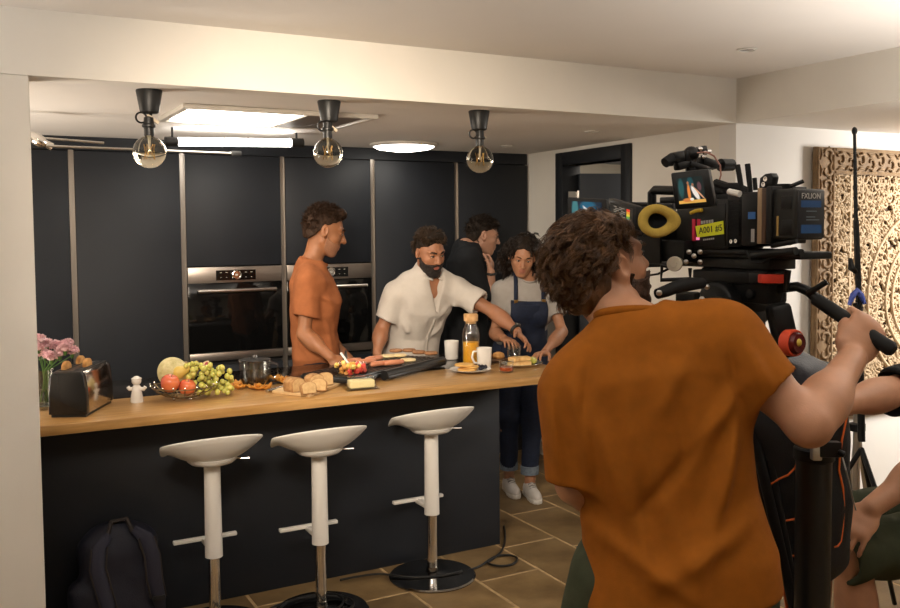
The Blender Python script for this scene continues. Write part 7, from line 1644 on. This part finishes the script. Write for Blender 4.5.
# grill with food
g0, g1 = at_z(384,375,TZ+0.03), at_z(443,360.5,TZ+0.03); gd = (g1-g0); gd.z = 0; gL = gd.length; gd.normalize(); gn = Vector((-gd.y,gd.x,0)); ang_g = math.atan2(gd.y,gd.x)
gx0 = -0.22
grl = thing('table_grill', 'black electric table grill with a rounded front rim and food on it', 'grill', (g0.x,g0.y,BZ), ang_g)
B().box((gx0,0.02,0.016),(gL,0.34,0.04)).build('body', mat('grill_black',(0.010,0.010,0.010),0.35), grl, world=False, bevel=0.008)
B().tube([(0.0,0.0,0.030),(gL,0.0,0.030)], 0.024, 16).build('front_rim', mat('grill_black',(0,0,0)), grl, world=False)
B().box((0.005,-0.026,0.012),(gL-0.01,-0.005,0.028)).build('drip_tray', mat('grill_black',(0,0,0)), grl, world=False, bevel=0.004)
pl_ = B().box((gx0+0.01,0.03,0.0395),(gL-0.01,0.33,0.046)).build('hot_plate', mat('hot_plate',(0.014,0.013,0.012),0.25), grl, world=False, bevel=0.002)
for i in range(11): B().box((gx0+0.02,0.045+i*0.026,0.0455),(gL-0.02,0.053+i*0.026,0.049)).build('plate_rib', mat('hot_plate',(0,0,0)), grl, world=False)
for x_ in (gx0+0.04, gL-0.05):
    for y_ in (0.06,0.30): B().cyl((x_,y_,-0.0),(x_,y_,0.018),0.014).build('foot', rubber, grl, world=False)
Mg = Matrix.Translation((g0.x,g0.y,BZ)) @ Matrix.Rotation(ang_g,4,'Z')
saus = mat('sausage_skin',(0.48,0.17,0.085),0.35,col2=(0.62,0.27,0.15),nscale=18)
def on_grill(px, py, z_=0.049): return at_z(px, py, BZ+z_)
for i, (px, py, r_) in enumerate(((352,361,0.1),(366,361.5,0.0),(380,363.5,0.05),(394,362.5,-0.05),(374,358.5,0.15))):
    c_ = on_grill(px,py,0.0625); d_ = Vector((math.cos(ang_g+r_-0.35),math.sin(ang_g+r_-0.35),0))
    o = B().tube([c_-d_*0.060,c_-d_*0.055,c_-d_*0.03+Vector((0,0,0.002)),c_+d_*0.03,c_+d_*0.055,c_+d_*0.060],[0.004,0.011,0.0135,0.0135,0.011,0.004],12).build('sausage', saus, angle=180); tag(o, 'pink sausage frying on the black grill', 'sausage', 'sausages on the grill')
for i, (px, py, lab) in enumerate(((388,356.5,'pale cheese round between the sausages and the patties'),(399,356,'pale cheese round next to the meat patties'),(408,360.5,'pale cheese round by the rounded rim of the grill'))):
    c_ = on_grill(px,py,0.0495); o = B().lathe([(0.0,0.0),(0.040,0.0),(0.042,0.004),(0.039,0.009),(0,0.010)], c_, 20).build('cheese_round', mat('melting_cheese',(0.70,0.50,0.22),0.45,col2=(0.80,0.64,0.36),nscale=30)); tag(o, lab, 'cheese', 'cheese rounds on the grill')
for i, (px, py, lab) in enumerate(((396,351.8,'browned meat patty by the arm resting at the grill'),(409,351.5,'browned meat patty in the back row of the grill'),(419,353.5,'browned meat patty in front of the back row'),(431,354.5,'browned meat patty at the grill corner by the mugs'))):
    c_ = on_grill(px,py,0.0495); o = B().lathe([(0.0,0.0),(0.034,0.0),(0.039,0.007),(0.034,0.015),(0,0.017)], c_, 18).build('meat_patty', mat('grilled_patty',(0.20,0.085,0.035),0.6,col2=(0.42,0.20,0.08),nscale=40,bump=0.5,bscale=90)); tag(o, lab, 'patty', 'patties on the grill')
# mugs
def mug(c_, label, handle_dir):
    t = thing('mug', label, 'mug', c_)
    B().lathe([(0.0,0.0),(0.034,0.0),(0.037,0.004),(0.041,0.10),(0.042,0.104),(0.038,0.103),(0.0345,0.008),(0.0,0.007)], c_, 32).build('cup', ceramic, t, angle=60)
    h = Vector(handle_dir).normalized(); B().tube([c_+h*0.037+Vector((0,0,0.085)), c_+h*0.060+Vector((0,0,0.085)), c_+h*0.068+Vector((0,0,0.055)), c_+h*0.056+Vector((0,0,0.026)), c_+h*0.036+Vector((0,0,0.024))], 0.006, 10).build('handle', ceramic, t, angle=180)
mug(Vector((2.455,4.49,BZ)), 'plain white mug standing on the black worktop by the grill', (0.3,1,0))
mc2 = at_z(481.5,366.5,TZ); mc2.y = 4.12; mug(mc2, 'white mug with its handle showing beside the juice carafe', -CR*0.95-CF*0.3)
# juice carafe
cc = Vector((2.435,4.235,BZ)); ca = thing('juice_carafe', 'glass carafe of orange juice with a cork stopper', 'carafe', cc)
B().lathe([(0.0,0.001),(0.044,0.001),(0.047,0.008),(0.047,0.165),(0.043,0.19),(0.032,0.215),(0.031,0.232),(0.034,0.236),(0.029,0.234),(0.028,0.213),(0.0395,0.187),(0.0435,0.163),(0.0435,0.01),(0.0,0.007)], cc, 36).build('glass', glass, ca, angle=60)
B().lathe([(0.0,0.0075),(0.0428,0.011),(0.0428,0.125),(0.0,0.125)], cc, 32).build('orange_juice', mat('orange_juice',(0.85,0.40,0.02),0.4,sss=0.1), ca)
B().lathe([(0.0,0.225),(0.0275,0.225),(0.0285,0.238),(0.038,0.240),(0.039,0.275),(0.036,0.278),(0,0.278)], cc, 28).build('cork', mat('cork',(0.50,0.27,0.10),0.8,col2=(0.62,0.38,0.18),nscale=60), ca, bevel=0.0)
# plate with pancakes and blueberries
pc_ = at_z(470.5,371.5,TZ); pt = thing('plate', 'white plate holding pancakes and blueberries beside the mug', 'plate', pc_)
B().lathe([(0.0,0.002),(0.06,0.002),(0.07,0.004),(0.105,0.013),(0.107,0.016),(0.10,0.015),(0.068,0.008),(0.0,0.006)], pc_, 44).build('dish', ceramic, pt, angle=60)
pcm = mat('pancake',(0.56,0.27,0.06),0.7,col2=(0.74,0.47,0.15),nscale=18)
for i, (dx, dy, dz) in enumerate(((-0.02,0.0,0.0082),(0.0,0.012,0.0185),(-0.026,0.02,0.029))):
    o = B().lathe([(0.0,0.0),(0.047,0.0),(0.051,0.005),(0.047,0.010),(0,0.010)], pc_+Vector((dx,dy,dz)), 26).build('pancake', pcm); tag(o, 'golden pancake stacked on the white plate', 'pancake', 'pancakes on the plate')
for i, (dx, dy) in enumerate(((0.045,-0.04),(0.060,-0.028),(0.048,-0.018),(0.066,-0.006),(0.030,-0.052),(0.058,0.012),(0.079,-0.018))):
    r_ = 0.0105; c_ = pc_+Vector((dx,dy,0.0095+r_)); t = thing('blueberry', 'dark blueberry lying beside the pancakes', 'berry', c_, group='blueberries on the plate')
    B().ell(c_,(r_,r_,r_*0.92),14,10).build('berry_skin', mat('blueberry',(0.008,0.008,0.018),0.5), t, angle=180); B().lathe([(0.004,0.0),(0.005,0.002),(0.003,0.001)], c_+Vector((0,0,r_*0.88)), 8).build('crown', mat('blueberry',(0,0,0)), t)
# jam glass
jc = at_z(506.5,372.5,TZ); jm = thing('jam_glass', 'small glass tumbler of red jam by the waffle tray', 'glass', jc)
B().lathe([(0.0,0.001),(0.033,0.001),(0.036,0.006),(0.038,0.066),(0.036,0.066),(0.033,0.009),(0.0,0.006)], jc, 28).build('glass', glass, jm, angle=60)
B().lathe([(0.0,0.0065),(0.0325,0.010),(0.0335,0.028),(0,0.028)], jc, 24).build('jam', mat('red_jam',(0.35,0.05,0.01),0.15), jm)
# waffle tray
wt0 = at_z(527,366.5,TZ); wt0 = Vector((2.645,4.055,TZ)); wt_ = thing('serving_tray', 'silver oval tray with waffles and green fruit at the worktop end', 'tray', wt0, 0.12)
prof = [(0.0,0.002),(0.8,0.002),(0.9,0.006),(1.0,0.014),(1.0,0.017),(0.9,0.010),(0.78,0.006),(0.0,0.006)]
b = B(); b.rings([[(0.125*r_*math.cos(2*PI*j/44), 0.092*r_*math.sin(2*PI*j/44), z_) for j in range(44)] for r_, z_ in [(max(r_,0.005),z_) for r_, z_ in prof]], True, True); b.build('tray', mat('silver_tray',(0.62,0.6,0.57),0.2,1.0), wt_, world=False)
waf = mat('waffle',(0.62,0.34,0.10),0.7,col2=(0.80,0.56,0.26),nscale=30)
rnd = random.Random(3)
for i, (dx, dy, dz, rz, lab) in enumerate(((-0.055,-0.015,0.0075,0.2,'bottom-layer waffle nearest the jam glass'),(0.0,-0.02,0.0075,-0.1,'bottom-layer waffle in the middle of the tray'),(-0.03,0.02,0.0275,0.4,'top-layer waffle turned askew on the stack'),(0.02,0.015,0.0275,-0.2,'top-layer waffle next to the kiwi pieces'))):
    M4 = Matrix.Translation(wt0+Vector((dx,dy,dz))) @ Matrix.Rotation(rz,4,'Z'); b = B(); w_, h2 = 0.056, 0.045
    b.cbox(M4 @ Vector((0,0,0.006)), (w_,h2,0.008), M4.to_3x3())
    for k_ in range(5): b.cbox(M4 @ Vector((-w_/2+w_*k_/4,0,0.0105)), (0.006,h2+0.004,0.018), M4.to_3x3())
    for k_ in range(4): b.cbox(M4 @ Vector((0,-h2/2+h2*k_/3,0.0105)), (w_+0.004,0.006,0.018), M4.to_3x3())
    o = b.build('waffle', waf); tag(o, lab, 'waffle', 'waffles on the tray')
for i, (dx, dy) in enumerate(((0.062,0.03),(0.072,-0.005),(0.085,0.022),(0.055,0.052))):
    c_ = wt0+Vector((dx,dy,0.024)); t = thing('kiwi_half', 'green kiwi piece beside the waffles on the tray', 'kiwi', c_, group='kiwi pieces on the tray')
    B().ell(c_,(0.019,0.018,0.0165),16,10).build('flesh', mat('kiwi_flesh',(0.34,0.36,0.05),0.4,col2=(0.48,0.46,0.10),nscale=40), t); B().ell(c_+Vector((-0.004,-0.008,0.008)),(0.006,0.006,0.009),10,6).build('core', mat('kiwi_core',(0.65,0.62,0.35),0.5), t)
# board with open sandwiches and a tumbler behind
sw = thing('snack_board', 'small dark board with bread and cheese behind the waffle tray', 'board', (2.60,4.33,BZ))
B().box((2.50,4.26,BZ),(2.70,4.40,BZ+0.012)).build('board', mat('dark_board',(0.12,0.06,0.03),0.5), sw, bevel=0.003)
for i, (x_, y_, lab) in enumerate(((2.54,4.31,'bread bun on the dark snack board near the carafe'),(2.60,4.35,'bread bun in the middle of the dark snack board'),(2.655,4.31,'bread bun on the snack board near the tumbler'))):
    o = B().lathe([(0.0,0.0),(0.030,0.0),(0.035,0.01),(0.030,0.026),(0.014,0.034),(0,0.035)], (x_,y_,BZ+0.0125), 20).build('bread_bun', crust); tag(o, lab, 'bread', 'buns on the snack board')
tu = Vector((2.70,4.22,BZ)); t = thing('tumbler', 'empty clear tumbler standing behind the waffle tray', 'glass', tu)
B().lathe([(0.0,0.001),(0.032,0.001),(0.035,0.006),(0.040,0.090),(0.038,0.090),(0.032,0.010),(0.0,0.008)], tu, 28).build('glass', glass, t, angle=60)
# ================================================================ backpack and cables on the floor
bkc = Vector((0.555,3.80,-0.02)); bk_ = thing('backpack', 'dark navy backpack leaning against the island front', 'backpack', bkc)
navyb = mat('navy_nylon',(0.010,0.011,0.022),0.6,bump=0.3,bscale=250); strapm = mat('strap_padding',(0.020,0.020,0.036),0.7,bump=0.3,bscale=300); brownw = mat('dark_webbing',(0.03,0.022,0.018),0.7)
pr = [bx3(bkc+Vector((0,0.075,0.225)), (0.155,0.085,0.215), Matrix.Rotation(-0.10,3,'X'), 0.07, 0.03), el(bkc+Vector((0,0.09,0.385)), (0.13,0.08,0.10), None, 0.05), bx3(bkc+Vector((-0.15,0.06,0.14)), (0.05,0.06,0.13), None, 0.04, 0.03)]
sdf_obj('pack', pr, [((bkc.x-0.3,bkc.y-0.1,-0.03),(bkc.x+0.3,bkc.y+0.26,0.6),0.010)], navyb, bk_, wrinkle(0.008,30,17), 0.02)
def pk(x_, z_):
    for y_ in np.linspace(-0.15, 0.2, 140):
        if field(pr, np.array([A3(bkc+Vector((x_,y_,z_)))]))[0] < 0.012: return bkc+Vector((x_,y_,z_))
    return bkc+Vector((x_,0.02,z_))
for xs_, nm in (([(-0.045,0.46),(-0.085,0.42),(-0.095,0.34),(-0.075,0.25),(-0.055,0.16),(-0.06,0.07)],0), ([(0.05,0.465),(0.095,0.43),(0.115,0.35),(0.12,0.26),(0.135,0.18),(0.15,0.09)],1)):
    pts = [pk(x_,z_)-Vector((0,0.02,0)) for x_, z_ in xs_]; b = B(); b.tube(pts, [0.018,0.030,0.032,0.032,0.028,0.012], 10, flat=0.38, up=(0,1,0)); so_ = b.build('shoulder_strap', strapm, bk_, angle=180)
    for s_ in (-1,1): B().tube([p_+Vector((0.030*s_,-0.004,0)) for p_ in pts[1:5]], 0.004, 6).build('strap_edge', brownw, so_)
    B().cbox(pts[4]+Vector((0,-0.012,0)),(0.05,0.01,0.02)).build('strap_buckle', blackpl, so_, bevel=0.003)
B().tube([pk(-0.05,0.45), bkc+Vector((-0.03,0.05,0.495)), bkc+Vector((0.03,0.05,0.50)), pk(0.05,0.45)], 0.010, 8).build('grab_handle', brownw, bk_)
cab = mat('black_cable',(0.010,0.010,0.010),0.4)
def cable(pts, label, r_=0.0055):
    P_ = [Vector(p_) for p_ in pts]; out = []
    for i in range(len(P_)-1):
        a_, b_, c_, d_ = P_[max(i-1,0)], P_[i], P_[i+1], P_[min(i+2,len(P_)-1)]
        for k_ in range(6):
            t_ = k_/6; out.append(0.5*((2*b_)+(c_-a_)*t_+(2*a_-5*b_+4*c_-d_)*t_*t_+(3*b_-a_-3*c_+d_)*t_**3))
    out.append(P_[-1]); return tag(B().tube(out, r_, 8).build('floor_cable', cab, angle=180), label, 'cable')
fz = 0.007
cable([at_z(x_,y_,fz) for x_,y_ in ((504,526),(505,538),(502,550),(494,558),(488,563),(500,566),(513,564),(517,558),(508,555),(494,557),(480,566),(466,571))], 'black cable looping on the tiles at the island corner')
rnd = random.Random(2)
def coil(cx_, cy_, R_, n, label):
    pts = []
    for i in range(int(n*10)):
        a_ = i*2*PI/10; rr = R_*(1+0.12*math.sin(i*0.9)); pts.append((cx_+rr*math.cos(a_)+0.02*math.sin(i*.3), cy_+0.7*rr*math.sin(a_), 0.026+0.004*(i/10)))
    cable(pts, label)
coil(1.30,3.66,0.17,2.3,'coiled black cable lying over the foot of a bar stool')
cable([at_z(x_,y_,0.022) for x_,y_ in ((462,571),(440,576),(410,577),(380,574),(355,577),(340,580))], 'black cable running between two stool bases')
coil(0.90,3.62,0.15,2.2,'coiled black cable by the stool next to the backpack')
